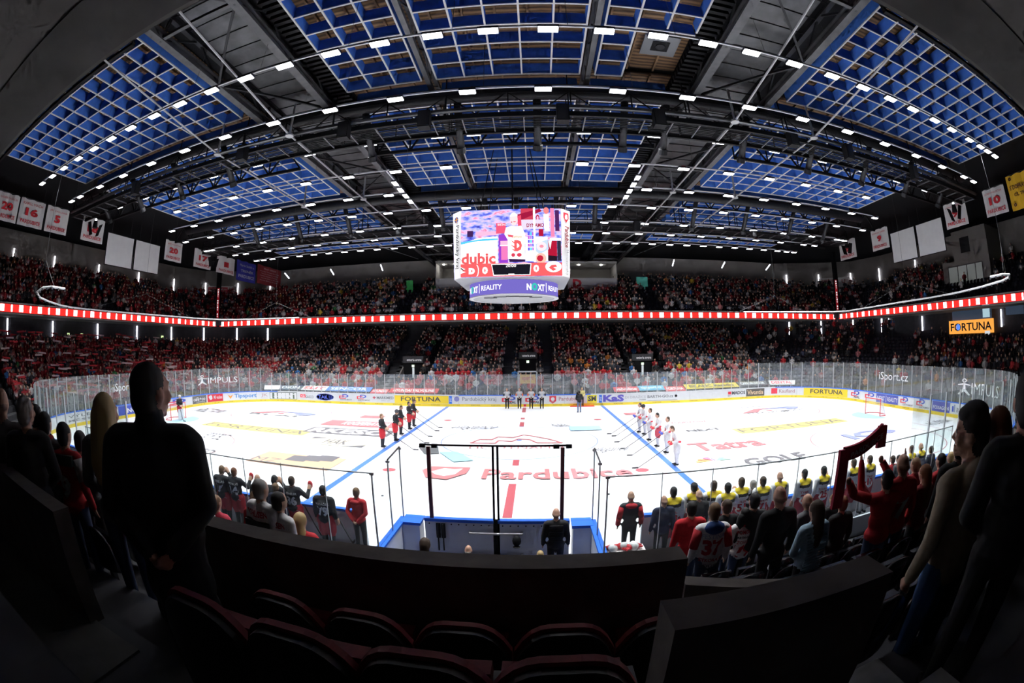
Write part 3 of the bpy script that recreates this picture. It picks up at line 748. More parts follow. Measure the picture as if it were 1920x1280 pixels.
for i in range(NP):
    s0, s1 = (i-.5)*PL, (i+.5)*PL
    q, _, _ = RINK.at((s0+s1)/2)
    if q[1] < -14 and abs(q[0]) < 2.6: continue
    mb = MB(); strip(mb, s0+.008, s1-.008, .24, BH-.07, 0., .1); p = mb.build('board_panel', [BOARDW if q[1] > -14.5 else GREYB], boards); panels.append((s0,s1,p))
    mb = MB(); strip(mb, s0+.004, s1-.004, 0., .24, -.012, .1); mb.build('kick_plate', YELL if q[1] > -14.5 else GREYB, p)
    mb = MB(); strip(mb, s0, s1, BH-.07, BH, -.02, .14); mb.build('cap_rail', CAPB if (abs(q[0]) > 26 or q[1] < -14 or abs(q[0]) < 7) else BOARDW, p)
# pixel -> arc length on the far and end boards
_S = np.linspace(-58, 58, 1200); _PX = np.array([proj((*RINK.at(t)[0], .6))[0] for t in _S])
def s_px(px): return float(np.interp(px, _PX, _S))
def on_board(pts2d, faces, mb, o=-.014, mi=0):
    vs = []
    for s, z in pts2d:
        q, tg, nn = RINK.at(s); p = q+nn*o; vs.append((p[0],p[1],z))
    mb.add(vs, faces, mi)
ADM = {}
def col(c, r=.45):
    k = 'paint_%03d_%03d_%03d' % tuple(int(x*255) for x in c)
    return mat(k, c, r)
def board_bg(mb, s0, s1, z0, z1, o=-.012, mi=0):
    n = max(1, int(abs(s1-s0)/.4)); pts = [(s0+(s1-s0)*i/n, z) for i in range(n+1) for z in (z0,z1)]
    on_board(pts, [(2*i,2*i+2,2*i+3,2*i+1) for i in range(n)], mb, o, mi)
def board_text(mb, txt, s0, s1, z0, z1, o=-.016, mi=0, bold=.012):
    v, f, asp = text2d(txt, bold); on_board([(s0+(s1-s0)*a, z0+(z1-z0)*b) for a, b in v], f, mb, o, mi)
def panel_of(s):
    s = s % RINK.L
    for a, b, p in panels:
        if a % RINK.L <= s < (a % RINK.L)+PL: return p
    return panels[0][2]
K=(.05,.05,.06); GR=(.22,.23,.24); RD=(.75,.03,.05); BL=(.06,.10,.5); WH=(.85,.86,.87); YE=(.85,.62,.03)
def advert(name, p0, p1, items, bg=None):
    """items: (text, f0, f1, z0, z1, colour, bold)"""
    s0, s1 = s_px(p0), s_px(p1); mb = MB(); mats = []
    def mi(c):
        m = col(c)
        if m not in mats: mats.append(m)
        return mats.index(m)
    if bg: board_bg(mb, s0, s1, .26, .98, mi=mi(bg))
    for it in items:
        t, f0, f1, z0, z1, c = it[:6]; a = s0+(s1-s0)*f0; b = s0+(s1-s0)*f1
        if t == '#': board_bg(mb, a, b, z0, z1, -.014, mi(c))
        elif t == 'O': 
            pts = [(a+(b-a)*(.5+.5*math.cos(k*PI/8)), z0+(z1-z0)*(.5+.5*math.sin(k*PI/8))) for k in range(16)]; on_board(pts, [tuple(range(16))], mb, -.0145, mi(c))
        elif t == 'D':                       # the double-D company mark: blue D over a red hook
            W = b-a; H = z1-z0
            def P(l): return [(a+W*x, z0+H*y) for x, y in l]
            on_board(P([(.35,.35),(.48,.35),(.48,.85),(.35,.85)]), [(0,1,2,3)], mb, -.016, mi(BL))
            on_board(P([(.35,.85),(.35,1),(.8,1),(1,.8),(1,.5),(.8,.35),(.6,.35),(.6,.48),(.75,.48),(.85,.57),(.85,.75),(.75,.85)]), [tuple(range(12))], mb, -.016, mi(BL))
            on_board(P([(0,.1),(.12,.1),(.12,.55),(.6,.55),(.6,.68),(0,.68)]), [(0,1,2,3,4,5)], mb, -.0165, mi(RD))
            on_board(P([(.12,.1),(.75,.1),(.75,.22),(.12,.22)]), [(0,1,2,3)], mb, -.0165, mi(RD))
        elif t == 'V': on_board([(a,z1),((a+b)/2,z0),(b,z1),((a+b)/2,z0+(z1-z0)*.55)], [(0,1,2,3)], mb, -.016, mi(c))
        else: board_text(mb, t, a, b, z0, z1, mi=mi(c), bold=it[6] if len(it) > 6 else .012)
    p = panel_of((s0+s1)/2); o = mb.build(name, mats, boards); o.parent = p; o.matrix_parent_inverse = Matrix()
    return o
OR=(.85,.30,.03)
advert('advert', 120, 215, [('VÝLETNÍ',.1,.9,.65,.9,GR),('MĚSTA',.1,.7,.38,.58,GR)])
advert('advert', 222, 300, [('NOVÁ',.2,.62,.4,.85,WH,.03),('AGE',.66,.95,.4,.85,WH,.03)], BL)
advert('advert', 308, 350, [('D',.05,.95,.35,.95,RD)])
advert('advert', 361, 387, [('café+co',.08,.92,.5,.85,WH),('kávovary',.3,.9,.33,.44,WH)], (.13,.13,.13))
advert('advert', 389, 418, [('O',.06,.36,.45,.9,WH),('Milwaukee',.42,.95,.5,.85,WH)], (.62,.02,.04))
advert('advert', 427, 481, [('V',0,.2,.4,.85,OR),('Tipsport',.24,1,.36,.88,(.05,.25,.6),.02)])
advert('advert', 488, 504, [('JK',.1,.9,.45,.85,(.6,.45,.47)),('#',.1,.9,.36,.38,(.6,.45,.47))])
advert('advert', 506, 557, [('#',.015,.985,.3,.94,WH),('#',.03,.97,.33,.91,(.09,.13,.10)),('RADEGAST',.06,.94,.45,.82,WH,.03)], (.09,.13,.10))
advert('advert', 562, 588, [('#',.05,.42,.5,.82,RD),('G',.1,.36,.55,.77,WH,.03),('GASCO',.42,1,.45,.72,GR)])
advert('advert', 593, 626, [('O',.0,1.,.3,.96,BL),('O',.03,.97,.34,.92,WH),('TAK',.12,.68,.45,.8,BL,.03),(')))',.7,.9,.45,.8,BL)])
for a, b in ((633,660),(666,694)): advert('advert', a, b, [('D',.12,.75,.5,.96,RD),('ELEKTROMONT',.2,1.,.38,.5,GR)])
advert('advert', 699, 738, [('+',.0,.14,.6,.85,(.45,.05,.08),.06),('MARKMED',.2,1.,.6,.85,GR,.02),('wellness center',.4,.85,.42,.48,GR)])
advert('advert', 740, 841, [('FORTUNA',.12,.86,.45,.88,K,.02)], YE)
for a, b in ((842,847.5),(1123,1128.5)): advert('blue_line_mark', a, b, [('ČEZ',.15,.85,.45,.85,WH)], (.03,.16,.65))
advert('advert', 849, 932, [('O',.03,.15,.47,.93,(.2,.2,.45)),('#',.08,.1,.47,.93,OR),('#',.03,.15,.68,.72,OR),('Pardubický kraj',.22,.98,.44,.88,GR,.004)])
for a, b in ((938,968),(982,1012)): advert('advert', a, b, [('D',.1,.95,.4,.98,RD),('REAL',.45,1.,.3,.52,K,.02)])
advert('red_line_mark', 981.5, 986.5, [('#',0,1,.02,.24,RD)])
advert('advert', 1029, 1084, [('#',.02,.25,.45,.95,(.68,.04,.07)),('V',.02,.25,.26,.5,(.68,.04,.07)),('O',.07,.2,.5,.85,WH),('Pardubice',.34,1.05,.52,.86,(.45,.2,.2),.008)])
advert('advert', 1101, 1119, [('SM',.08,.92,.42,.9,K,.04)], (.80,.72,.03))
advert('advert', 1130, 1170, [('KaS',.02,1.,.33,.96,(.10,.08,.42),.05)])
advert('advert', 1172, 1211, [('ꓷI DRAŽICE'.replace('ꓷ','D'),0,1,.58,.86,(.5,.5,.52),.004),('NIBE',.7,1,.38,.5,GR)])
advert('advert', 1214, 1270, [('BARTH-GO.cz',0,.86,.55,.82,GR,.025),('O',.9,1,.55,.82,GR),('O',.915,.985,.59,.78,WH),('#',0,1,.3,.33,GR)])
advert('advert', 1365, 1397, [('#',0,.18,.55,.82,(.6,.02,.04)),('MADOS',.22,1.,.52,.84,K,.03),('MT',.0,.2,.36,.48,GR)])
advert('advert', 1399, 1433, [('Vivantis',.06,.94,.42,.86,(.75,.55,.35),.02)], (.10,.09,.08))
advert('advert', 1446, 1490, [('#',.0,.26,.42,.95,(.68,.04,.07)),('#',.02,.24,.45,.92,WH),('K',.04,.22,.5,.9,(.68,.04,.07),.04),('Kaufland',.34,1.,.5,.84,(.45,.25,.25),.006)])
advert('advert', 1507, 1589, [('FORTUNA',.14,.88,.45,.88,K,.02)], YE)
advert('advert', 1594, 1612, [('D',.1,.95,.42,.98,RD),('REAL',.4,1.,.32,.52,K,.02)])
advert('advert', 1620, 1640, [('D',.1,.95,.42,.98,RD)])
advert('advert', 1643, 1684, [('NEXT',.05,.4,.45,.8,WH),('|',.45,.47,.35,.9,WH),('REALITY',.52,.98,.45,.8,WH)], (.09,.11,.45))
for a, b in ((1687,1712),(1717,1744)): advert('advert', a, b, [('D',.05,.62,.45,.98,RD),('ELEKTROMONT',.25,1.,.32,.46,GR)])
advert('advert', 1748, 1781, [('FOXAGON',.06,.94,.42,.68,WH,.02)], (.10,.11,.42))
advert('advert', 1785, 1815, [('#',.0,.1,.4,.8,BL),('#',.12,.2,.4,.9,(.3,.35,.5)),('BOOB',.3,1.,.4,.72,GR,.01)])
# small lettering along the yellow kick plate
mb = MB(); s = -40.
while s < 44:
    board_text(mb, 'FORTUNA', s, s+.85, .1, .18, o=-.0145); s += 1.85
tag(mb.build('kick_plate_lettering', col((.15,.12,.02)), boards), kind='stuff')
# --- glass panes and posts round the rink
glass = thing('rink_glass', 'clear safety glass panes with aluminium posts above the boards', 'safety glass', (0,0,0))
def glass_run(sA, sB, ztop, step=1.2, first=True):
    n = max(1, round((sB-sA)/step)); d = (sB-sA)/n
    for i in range(n):
        mb = MB(); strip(mb, sA+i*d+.03, sA+(i+1)*d-.03, BH, ztop, .05, .062, n=max(1, int(d/.6))); mb.build('pane', GLASS, glass)
        mb = MB(); q, tg, nn = RINK.at(sA+i*d); c = q+nn*.055; mb.bar((*c,BH),(*c,ztop),.07,.05, up=(tg[0],tg[1],0)); mb.build('post', POST, glass)
S21 = s_px(510), s_px(1403)
glass_run(S21[0], S21[1], 2.95, .98)
sR = s_near(13.6); sLft = s_near(-13.6)
glass_run(S21[1], sR, 3.48)
glass_run(sLft-RINK.L, S21[0], 3.48)
# lettering stuck on the end glass
def glass_sign(name, txt, p0, p1, z0, z1, bold=.0):
    s0, s1 = s_px(p0), s_px(p1); v, f, asp = text2d(txt, bold); vs = []; mb = MB()
    on_board([(s0+(s1-s0)*a, z0+(z1-z0)*b) for a, b in v], f, mb, o=.035); return mb
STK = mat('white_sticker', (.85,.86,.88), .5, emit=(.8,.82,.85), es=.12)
def man_mark(mb, p0, p1, z0, z1):
    s0, s1 = s_px(p0), s_px(p1); W = s1-s0; H = z1-z0
    R = [(s0+W*.5+.18*W*math.cos(t*PI/8), z0+H*.85+.12*H*math.sin(t*PI/8)) for t in range(16)]; Ri = [(s0+W*.5+.1*W*math.cos(t*PI/8), z0+H*.85+.07*H*math.sin(t*PI/8)) for t in range(16)]
    on_board(R+Ri, [(t,(t+1)%16,16+(t+1)%16,16+t) for t in range(16)], mb, .035)
    on_board([(s0+W*x, z0+H*y) for x, y in ((0,.62),(.5,.7),(1,.62),(1,.56),(.58,.6),(.62,.35),(1,.05),(.9,0),(.5,.22),(.1,0),(0,.05),(.38,.35),(.42,.6),(0,.56))], [tuple(range(14))], mb, .035)
for txt, p0, p1, z0, z1, mk in (('IMPULS',392,447,2.05,2.62,(373,390)),('IMPULS',1818,1868,1.75,2.5,(1793,1816)),('iSport.cz',217,262,1.95,2.75,None),('iSport.cz',1646,1700,2.0,2.85,None)):
    mb = glass_sign('g', txt, p0, p1, z0, z1, .0)
    if mk: man_mark(mb, mk[0], mk[1], z0-.12, z1+.3)
    mb.build('glass_lettering', STK, glass)
# --- goals
def goal(sx, label):
    t = thing('hockey_goal', label, 'goal', (sx*26,0,0)); RDm = mat('goal_red',(.7,.03,.03),.35)
    X = sx*26
    for y in (-.915,.915):
        mb = MB(); mb.tube((X,y,0),(X,y,1.22),.03,n=10); mb.build('post', RDm, t)
    mb = MB(); mb.tube((X,-.945,1.22),(X,.945,1.22),.03,n=10); mb.build('crossbar', RDm, t)
    bp = [(X,-.915,.03),(X+sx*.6,-1.0,.03),(X+sx*1.05,-.5,.03),(X+sx*1.12,0,.03),(X+sx*1.05,.5,.03),(X+sx*.6,1.,.03),(X,.915,.03)]
    mb = MB(); mb.path(bp,.025); mb.build('base_frame', RDm, t)
    tp = [(X,-.915,1.22),(X+sx*.45,-.75,1.2),(X+sx*.56,0,1.2),(X+sx*.45,.75,1.2),(X,.915,1.22)]
    mb = MB(); mb.path(tp,.02); mb.build('top_frame', mat('goal_white',(.8,.8,.8),.4), t)
    mb = MB(); TP = Path([(p[0],p[1]) for p in tp], False); BP = Path([(p[0],p[1]) for p in bp], False)
    for i in range(25):
        a = TP.at(TP.L*.999*i/24)[0]; b = BP.at(BP.L*.999*i/24)[0]; mb.bar((*a,1.2),(*b,.04),.008)
    for j in range(1,10):
        k = j/10; pts = []
        for i in range(25):
            a = TP.at(TP.L*.999*i/24)[0]; b = BP.at(BP.L*.999*i/24)[0]; q = a+(b-a)*k; pts.append((q[0],q[1],1.2-1.16*k))
        for a, b in zip(pts, pts[1:]): mb.bar(a, b, .008)
    mb.build('net', mat('net_white',(.8,.8,.82),.7), t)
goal(1, 'empty red framed hockey goal with white net at the right end')
goal(-1, 'red framed hockey goal at the left end with the goalkeeper in it')
# --- white curtain tracks for the end nets
for sx in (-1,1):
    t = thing('net_track', 'white suspended curved net track above the %s end of the rink' % ('left' if sx<0 else 'right'), 'net track', (sx*31,0,8.35))
    P = [(-21.9,-13.6),(-21.8,-14.6),(-22.6,-14.9),(-24.7,-14.4),(-27.2,-13.),(-29.1,-11.2),(-30.8,-9.2),(-31.5,-7.6),(-31.8,-3.6),(-31.5,2.9),(-31.2,8.),(-30.4,10.9),(-28.8,12.),(-26.5,12.5),(-21.3,12.8)]
    if sx > 0: P = [(23.4,-13.4),(23.2,-14.4),(23.7,-14.7),(24.5,-14.3),(25.6,-13.2),(27.,-10.6),(28.2,-7.6),(29.,-4.),(29.6,.5),(30.6,6.),(31.2,9.4),(30.3,10.8),(27.8,11.4),(24.5,12.4),(20.5,12.9)]
    mb = MB(); mb.path([(x,y,8.35) for x,y in P], .06, n=8); mb.build('track', RAILW, t)
    mb = MB()
    for i in range(0,len(P)-1):
        a, b = P[i], P[i+1]
        for k in (0.,.5): mb.box(a[0]+(b[0]-a[0])*k-.05, a[0]+(b[0]-a[0])*k+.05, a[1]+(b[1]-a[1])*k-.05, a[1]+(b[1]-a[1])*k+.05, 8.22,8.32)
    tag(mb.build('rollers', STEEL, t), kind='stuff')
    for (x, y, dx, dy) in ((sx*30.4,0.,0,6.),(sx*24.,12.6,4.,0),(sx*23.6,-14.4,1.,.4)):
        mb = MB(); mb.tube((x-dx,y-dy,8.4),(x,y,9.9),.015,n=4); mb.tube((x+dx,y+dy,8.4),(x,y,9.9),.015,n=4); mb.tube((x,y,9.9),(x,y,17.4),.012,n=4); mb.build('bridle', STEEL, t)

# ================================================================ ICE MARKINGS
def ice_part(name, mb, mats): return mb.build(name, mats, ice)
def icol(n, c): return mat('ice_paint_'+n, c, .35)
IB = icol('blue',(.08,.20,.62)); IR = icol('red',(.50,.10,.12)); IG = icol('grey',(.16,.16,.17)); IY = icol('yellow',(.70,.60,.22)); IP = icol('pale_red',(.58,.20,.21)); IO = icol('orange',(.74,.42,.26)); IC = icol('sky',(.40,.66,.80)); IVB = icol('ads_blue',(.28,.32,.66)); IW = icol('white',(.86,.88,.9))
ZI = [.003]
def zi(): ZI[0] += .0006; return ZI[0]
for s in (-1,1):
    mb = MB(); z = zi(); mb.add([(s*6.99-.15,-14.8,z),(s*6.99+.15,-14.8,z),(s*6.99+.15,14.8,z),(s*6.99-.15,14.8,z)], [(0,1,2,3)]); ice_part('blue_line', mb, IB)
    mb = MB(); z = zi(); mb.add([(s*26-.025,-13,z),(s*26+.025,-13,z),(s*26+.025,13,z),(s*26-.025,13,z)], [(0,1,2,3)]); ice_part('goal_line', mb, IR)
    mb = MB(); z = zi(); poly_on(mb, [(26-1.8*math.sin(PI*i/14), 1.8*math.cos(PI*i/14)) for i in range(15)], (0,0,z), (s,0,0),(0,1,0)); 
    if s < 0: mb.f = [tuple(reversed(f)) for f in mb.f]
    ice_part('goal_crease', mb, IC)
mb = MB(); z = zi()
for a, b in ((-14.8,-11.3),(-9.0,-8.0),(-7.6,-7.2),(1.1,1.5),(4.6,6.2),(8.2,9.6),(11.0,12.6),(13.2,14.8)): mb.add([(-.15,a,z),(.15,a,z),(.15,b,z),(-.15,b,z)], [(0,1,2,3)])
mb2 = MB()
for a, b in ((971,907),(873,862),(799.5,791.5),(786,783),(773,764)):
    y0 = onz(955 if a > 900 else 970, a, 0)[1]; y1 = onz(955 if a > 900 else 970, b, 0)[1]
    mb2.add([(-.15,y0,z),(.15,y0,z),(.15,y1,z),(-.15,y1,z)], [(0,1,2,3)])
ice_part('red_centre_line', mb2, IR)
def ring(cx, cyy, r, w, mt, nm='faceoff_circle'):
    mb = MB(); z = zi(); n = 72; vs = []
    for i in range(n):
        c, s = math.cos(2*PI*i/n), math.sin(2*PI*i/n); vs += [(cx+(r-w)*c,cyy+(r-w)*s,z),(cx+r*c,cyy+r*s,z)]
    mb.add(vs, [(2*i,2*i+1,(2*i+3)%(2*n),(2*i+2)%(2*n)) for i in range(n)]); ice_part(nm, mb, mt)
def spot(cx, cyy, r, mt): mb = MB(); poly_on(mb, ell_pts(cx,cyy,r,r,20), (0,0,zi()), (1,0,0),(0,1,0)); ice_part('faceoff_spot', mb, mt)
ring(0,0,4.5,.05,IB,'centre_circle'); spot(0,0,.15,IB)
for sx in (-1,1):
    for sy in (-1,1): ring(sx*20,sy*7,4.5,.05,IR); spot(sx*20,sy*7,.3,IR); spot(sx*5.5,sy*7,.3,IR)
def icebox(l, r, t, b):
    m = (l+r)/2; ym = (t+b)/2; P0 = onz(l, ym, 0); P1 = onz(r, ym, 0); yb = onz(m, b, 0)[1]; yt = onz(m, t, 0)[1]
    return P0[0], P1[0], yb, yt
def ice_text(txt, box, mt, bold=.015, bg=None, skew=0.):
    x0, x1, y0, y1 = box
    if bg is not None:
        mb = MB(); g = .25; z = zi(); mb.add([(x0-g,y0-g,z),(x1+g,y0-g,z),(x1+g,y1+g,z),(x0-g,y1+g,z)], [(0,1,2,3)]); ice_part('ice_advert', mb, bg)
    if txt:
        mb = MB(); z = zi(); text_on(mb, txt, (x0,y0,z), (1,0,0), (skew,1,0), x1-x0, y1-y0, bold=bold); ice_part('ice_lettering', mb, mt)
ice_text('FORTUNA', (-22.2,-13.6,-.75,.45), IG, 0, IY)
ice_text('FORTUNA', (13.6,22.2,-.75,.45), IG, 0, IY)
x0,x1,y0,y1 = icebox(560,742,804,815)
ice_text('RKESO', (x0+.4,x1-.3,y0+.2,y1-.2), IW, .04, IG)
x0,x1,y0,y1 = icebox(566,696,822,836)
ice_text('HAK', (x0+1.2,x1-1.2,y0+.35,y1-.3), IG, .02, None)
mb = MB(); z = zi(); mb.add([(x0,y0,z),(x1,y0,z),(x1,y1,z),(x0,y1,z)], [(0,1,2,3)]); ice_part('ice_advert', mb, icol('cream',(.78,.74,.52)))
mb = MB(); z = zi()
for a, b in (((x0,y1),(x0,y1-.6)),((x1,y0),(x1,y0+.6))): mb.add([(a[0],a[1],z),(b[0],b[1],z),((a[0]*.45+(x0+x1)/2*.55),a[1],z)], [(0,1,2)] if a[0] < -10.4 else [(0,2,1)])
ice_part('ice_advert', mb, IG)
ice_text('HAK', (x0+1.2,x1-1.2,y0+.35,y1-.3), IG, .02, None)
ice_text('', icebox(608,745,791,799), None, bg=IP); ice_text('KOOPERATIVA', icebox(640,735,792,798), IW, .02)
ice_text('', icebox(470,636,854,873), None, bg=IO)
ice_text('MZ', icebox(468,530,857,866), IG, 0)
for a, b in ((548,572),(576,600),(602,624)): ice_text('', icebox(a,b,857,863), None, bg=IG)
ice_text('', icebox(682,716,780,783), None, bg=IP)
ice_text('Tatra', icebox(1288,1440,826,842), IP, .03)
ice_text('GOLF', icebox(1384,1530,853,868), IG, .03)
for i, c in enumerate(((.8,.55,.2),(.8,.35,.2),(.75,.2,.3),(.55,.4,.75),(.3,.5,.8),(.35,.7,.5))):
    bx = icebox(1297,1370,855,866); cx = (bx[0]+bx[1])/2; a = PI*(1-(i+.5)/6); mb = MB(); z = zi(); r = (bx[1]-bx[0])/2
    poly_on(mb, [(cx+.15*r*math.cos(a),bx[2]+.1), (cx+r*math.cos(a-.2),bx[2]+r*.9*math.sin(a-.2)), (cx+r*1.06*math.cos(a),bx[2]+r*.96*math.sin(a)), (cx+r*math.cos(a+.2),bx[2]+r*.9*math.sin(a+.2))], (0,0,z),(1,0,0),(0,1,0)); ice_part('ice_advert', mb, icol('feather%d'%i, c))
ice_text('ICS', icebox(1562,1704,806,819), IVB, .04)
ice_text('RŮŽEK', icebox(1716,1800,786,796), IG, -.005)
ice_text('NEXT', icebox(1284,1356,804,808), IG, .02)
ice_text('', icebox(1176,1190,775,777), None, bg=IP)
ice_text('KOOPERATIVA', icebox(1255,1330,790,793), IP, .02)
for cx in (-20,20):
    z = zi(); mb = MB(); poly_on(mb, [(cx-3,6.3),(cx-1.5,6.3),(cx-.5,7.6),(cx+.6,7.6),(cx+.8,8.),(cx-1.,8.)], (0,0,z),(1,0,0),(0,1,0)); ice_part('ice_advert', mb, IP)
    z = zi(); mb = MB(); poly_on(mb, [(cx-.8,8.),(cx+2.6,8.),(cx+3.4,7.4),(cx+2.8,6.7),(cx+1.6,6.5),(cx+1.9,7.3),(cx+.6,7.6)], (0,0,z),(1,0,0),(0,1,0)); ice_part('ice_advert', mb, IVB)
    ice_text('REAL' if cx < 0 else 'ELEKTROMONT', (cx-2.6,cx+3.,5.6,6.2), IG, .01)
    ice_text('PÁRTY NABÍDKA' if cx < 0 else 'ELEKTRO', (cx-1.6,cx+3.,9.0,9.5), IG, 0)
ice_text('REZAN', icebox(356,428,766,773), IG, 0, skew=.3)
ice_text('SPORTBIZ', icebox(372,432,812,824), IG, 0); ice_text('REED', icebox(340,412,840,850), IG, 0)
ice_text('Pardubice', icebox(905,1188,880,899), IP, .02)
bx = icebox(786,877,876,900); mb = MB(); z = zi(); cx, cyy = (bx[0]+bx[1])/2, (bx[2]+bx[3])/2; rx, ry = (bx[1]-bx[0])/2, (bx[3]-bx[2])/2
poly_on(mb, [(cx-rx,cyy+.3*ry),(cx-.7*rx,cyy+ry),(cx+rx,cyy+ry),(cx+.95*rx,cyy),(cx+.3*rx,cyy-ry),(cx-.6*rx,cyy-.8*ry)][::-1], (0,0,z),(1,0,0),(0,1,0)); ice_part('ice_crest', mb, IP)
mb = MB(); z = zi(); poly_on(mb, [(cx-.55*rx,cyy+.1*ry),(cx-.1*rx,cyy+.75*ry),(cx+.35*rx,cyy+.6*ry),(cx+.7*rx,cyy+.75*ry),(cx+.5*rx,cyy-.2*ry),(cx+.1*rx,cyy-.5*ry),(cx-.3*rx,cyy-.3*ry)][::-1], (0,0,z),(1,0,0),(0,1,0)); ice_part('ice_crest', mb, IW)
bx = icebox(815,880,850,866); mb = MB(); z = zi(); mb.add([(bx[0],bx[3]+.1,z),(bx[0]+.9,bx[3]+.3,z),(bx[1]+.3,bx[2]+.3,z),(bx[1]-.6,bx[2]-.1,z)], [(0,3,2,1)]); ice_part('ice_advert', mb, IC)
bx = icebox(775,818,838,852); mb = MB(); z = zi(); mb.add([(bx[0],bx[3],z),(bx[0]+1.1,bx[3]+.1,z),(bx[1]+.3,bx[2]+.2,z),(bx[1]-.4,bx[2],z)], [(0,3,2,1)]); ice_part('ice_advert', mb, IG)
# centre crest: half horse outline, painted thinly
H = [(-2.7,-.9),(-2.3,.1),(-1.6,.1),(-1.3,.9),(-.4,.7),(.2,1.5),(.7,1.2),(1.7,.2),(2.4,-.9),(1.0,-.8),(.6,.1),(-.1,.3),(-.4,-.4),(-1.2,-.2),(-1.3,-.9)]
mb = MB(); z = zi()
for a, b in zip(H, H[1:]+H[:1]): mb.bar((a[0],a[1],z-.0145),(b[0],b[1],z-.0145),.09,.03)
ice_part('centre_crest', mb, IP)
ice_text('HC DYNAMO', (-2.6,2.4,-2.3,-1.7), IP, -.005)
ice_text('', icebox(1030,1085,793,799), None, bg=None)
ice_text('elegance', icebox(838,920,798,806), IG, -.005, skew=.5); ice_text('elegance', icebox(1100,1166,838,850), IG, -.005, skew=.5)
ice_text('dukla', icebox(1040,1070,795,800), IG, .01, skew=-.4); ice_text('', icebox(1075,1120,801,806), None, bg=IC)
mb = MB(); p = onz(1090,762,0); mb.add([(p[0]-1.0,p[1]-.2,.012),(p[0]+1.2,p[1]-.2,.012),(p[0]+1.2,p[1]+.75,.012),(p[0]-1.0,p[1]+.75,.012)], [(0,1,2,3)])
tag(mb.build('red_carpet', mat('carpet_red',(.65,.03,.05),.9)), 'small red carpet on the ice by the far boards', 'carpet')
for nm, px, py, lb in (('puck',717,929,'black puck lying on the ice in the left of the gate'),('puck',1141,926,'black puck lying on the ice right of the gate')):
    p = onz(px, py, .02); t = MB(); t.lathe([(0,0),(.05,0),(.05,.035),(0,.035)], 14, (p[0],p[1],.006)); tag(t.build('puck', mat('puck',(.01,.01,.01),.5)), lb, 'puck')
# ================================================================ SCOREBOARD
SBX = -.23; r2_ = math.sqrt(.5)
sb = thing('scoreboard', 'hanging video scoreboard cube with purple led ring above centre ice', 'scoreboard', (SBX,0,8))
FHW, FY, CH, ZT, ZB, TP = 2.62, 2.9, .5, 12.5, 8.9, .965
octo = [(-FHW,-FY),(FHW,-FY),(FHW+CH,-FY+CH),(FHW+CH,FY-CH),(FHW,FY),(-FHW,FY),(-FHW-CH,FY-CH),(-FHW-CH,-FY+CH)]
mb = MB(); vs = [(SBX+x*k,y*k,z) for z, k in ((ZB,TP),(ZT,1.)) for x, y in octo]
mb.add(vs, [tuple(range(7,-1,-1)), tuple(range(8,16))]+[(i,(i+1)%8,8+(i+1)%8,8+i) for i in range(8)])
mb.build('housing', mat('sb_white',(.8,.8,.8),.4), sb)
GLOWP = mat('glow_panel',(.85,.85,.85),.4,emit=(1,.99,.97),es=.42)  # slight emission added so the scoreboard corner panels come out whiter
for s in (-1,1):
    for f in (-1,1):
        mb = MB(); a0 = Vector((SBX+s*(FHW+.03)*TP,f*(FY-.03)*TP,ZB+.03)); a1 = Vector((SBX+s*(FHW+CH-.03)*TP,f*(FY-CH+.03)*TP,ZB+.03)); b0 = Vector((SBX+s*(FHW+.03),f*(FY-.03),ZT-.03)); b1 = Vector((SBX+s*(FHW+CH-.03),f*(FY-CH+.03),ZT-.03)); n_ = Vector((s*r2_,f*r2_,0))*.008
        mb.add([q+n_ for q in (a0,a1,b1,b0)], [(0,1,2,3) if s*f < 0 else (3,2,1,0)]); mb.build('glow_panel', GLOWP, sb)
mb = MB(); n = 40
ringp = [(SBX+2.42*math.cos(2*PI*i/n), 2.42*math.sin(2*PI*i/n), 8.84) for i in range(n)]
def octp(a):
    c, s = math.cos(a), math.sin(a); k = min((FHW+CH)/max(abs(c),1e-6), FY/max(abs(s),1e-6), (FHW+FY)/(abs(c)+abs(s)+1e-9)); return (SBX+c*k*TP, s*k*TP, ZB)
op = [octp(2*PI*i/n) for i in range(n)]
mb.add(ringp+op, [(i,n+i,n+(i+1)%n,(i+1)%n)[::-1] for i in range(n)]); mb.build('underside', mat('sb_grey',(.28,.28,.28),.5), sb)
LEDP = emat('led_purple', (.20,.16,.62), 1.0)
mb = MB(); mb.lathe([(2.5,8.08),(2.5,8.86)], 48, (SBX,0,0)); rg = mb.build('led_ring', LEDP, sb, smooth=True)
mb = MB(); mb.lathe([(2.53,8.84),(2.53,8.88),(2.3,8.88)], 48, (SBX,0,0)); mb.lathe([(2.3,8.06),(2.53,8.06),(2.53,8.1)], 48, (SBX,0,0)); mb.build('ring_trim', mat('sb_white'), sb)
mb = MB(); mb.lathe([(0.,8.1),(2.45,8.07)], 48, (SBX,0,0)); mb.build('ring_floor', mat('sb_floor',(.33,.33,.33),.6,noise=.1,nscale=6), sb)
for k in range(5):
    mb = MB(); a = -PI/2+.63*(k-2)*.7; x, y = SBX+1.6*math.cos(a), 1.6*math.sin(a); mb.box(x-.35,x+.35,y-.05,y+.05,8.03,8.06); mb.build('lamp_strip', mat('lamp_housing'), sb)
def ring_text(txt, a0, a1, z0, z1, m_, bold=.02, r=2.512):
    v, f, asp = text2d(txt, bold); mbt = MB(); mbt.add([(SBX+r*math.cos(a0+(a1-a0)*p), r*math.sin(a0+(a1-a0)*p), z0+(z1-z0)*q) for p, q in v], f); mbt.build('led_lettering', m_, rg)
WLED = emat('led_text_white',(1,1,1),2.0); TLED = emat('led_teal',(.05,.62,.55),1.0)
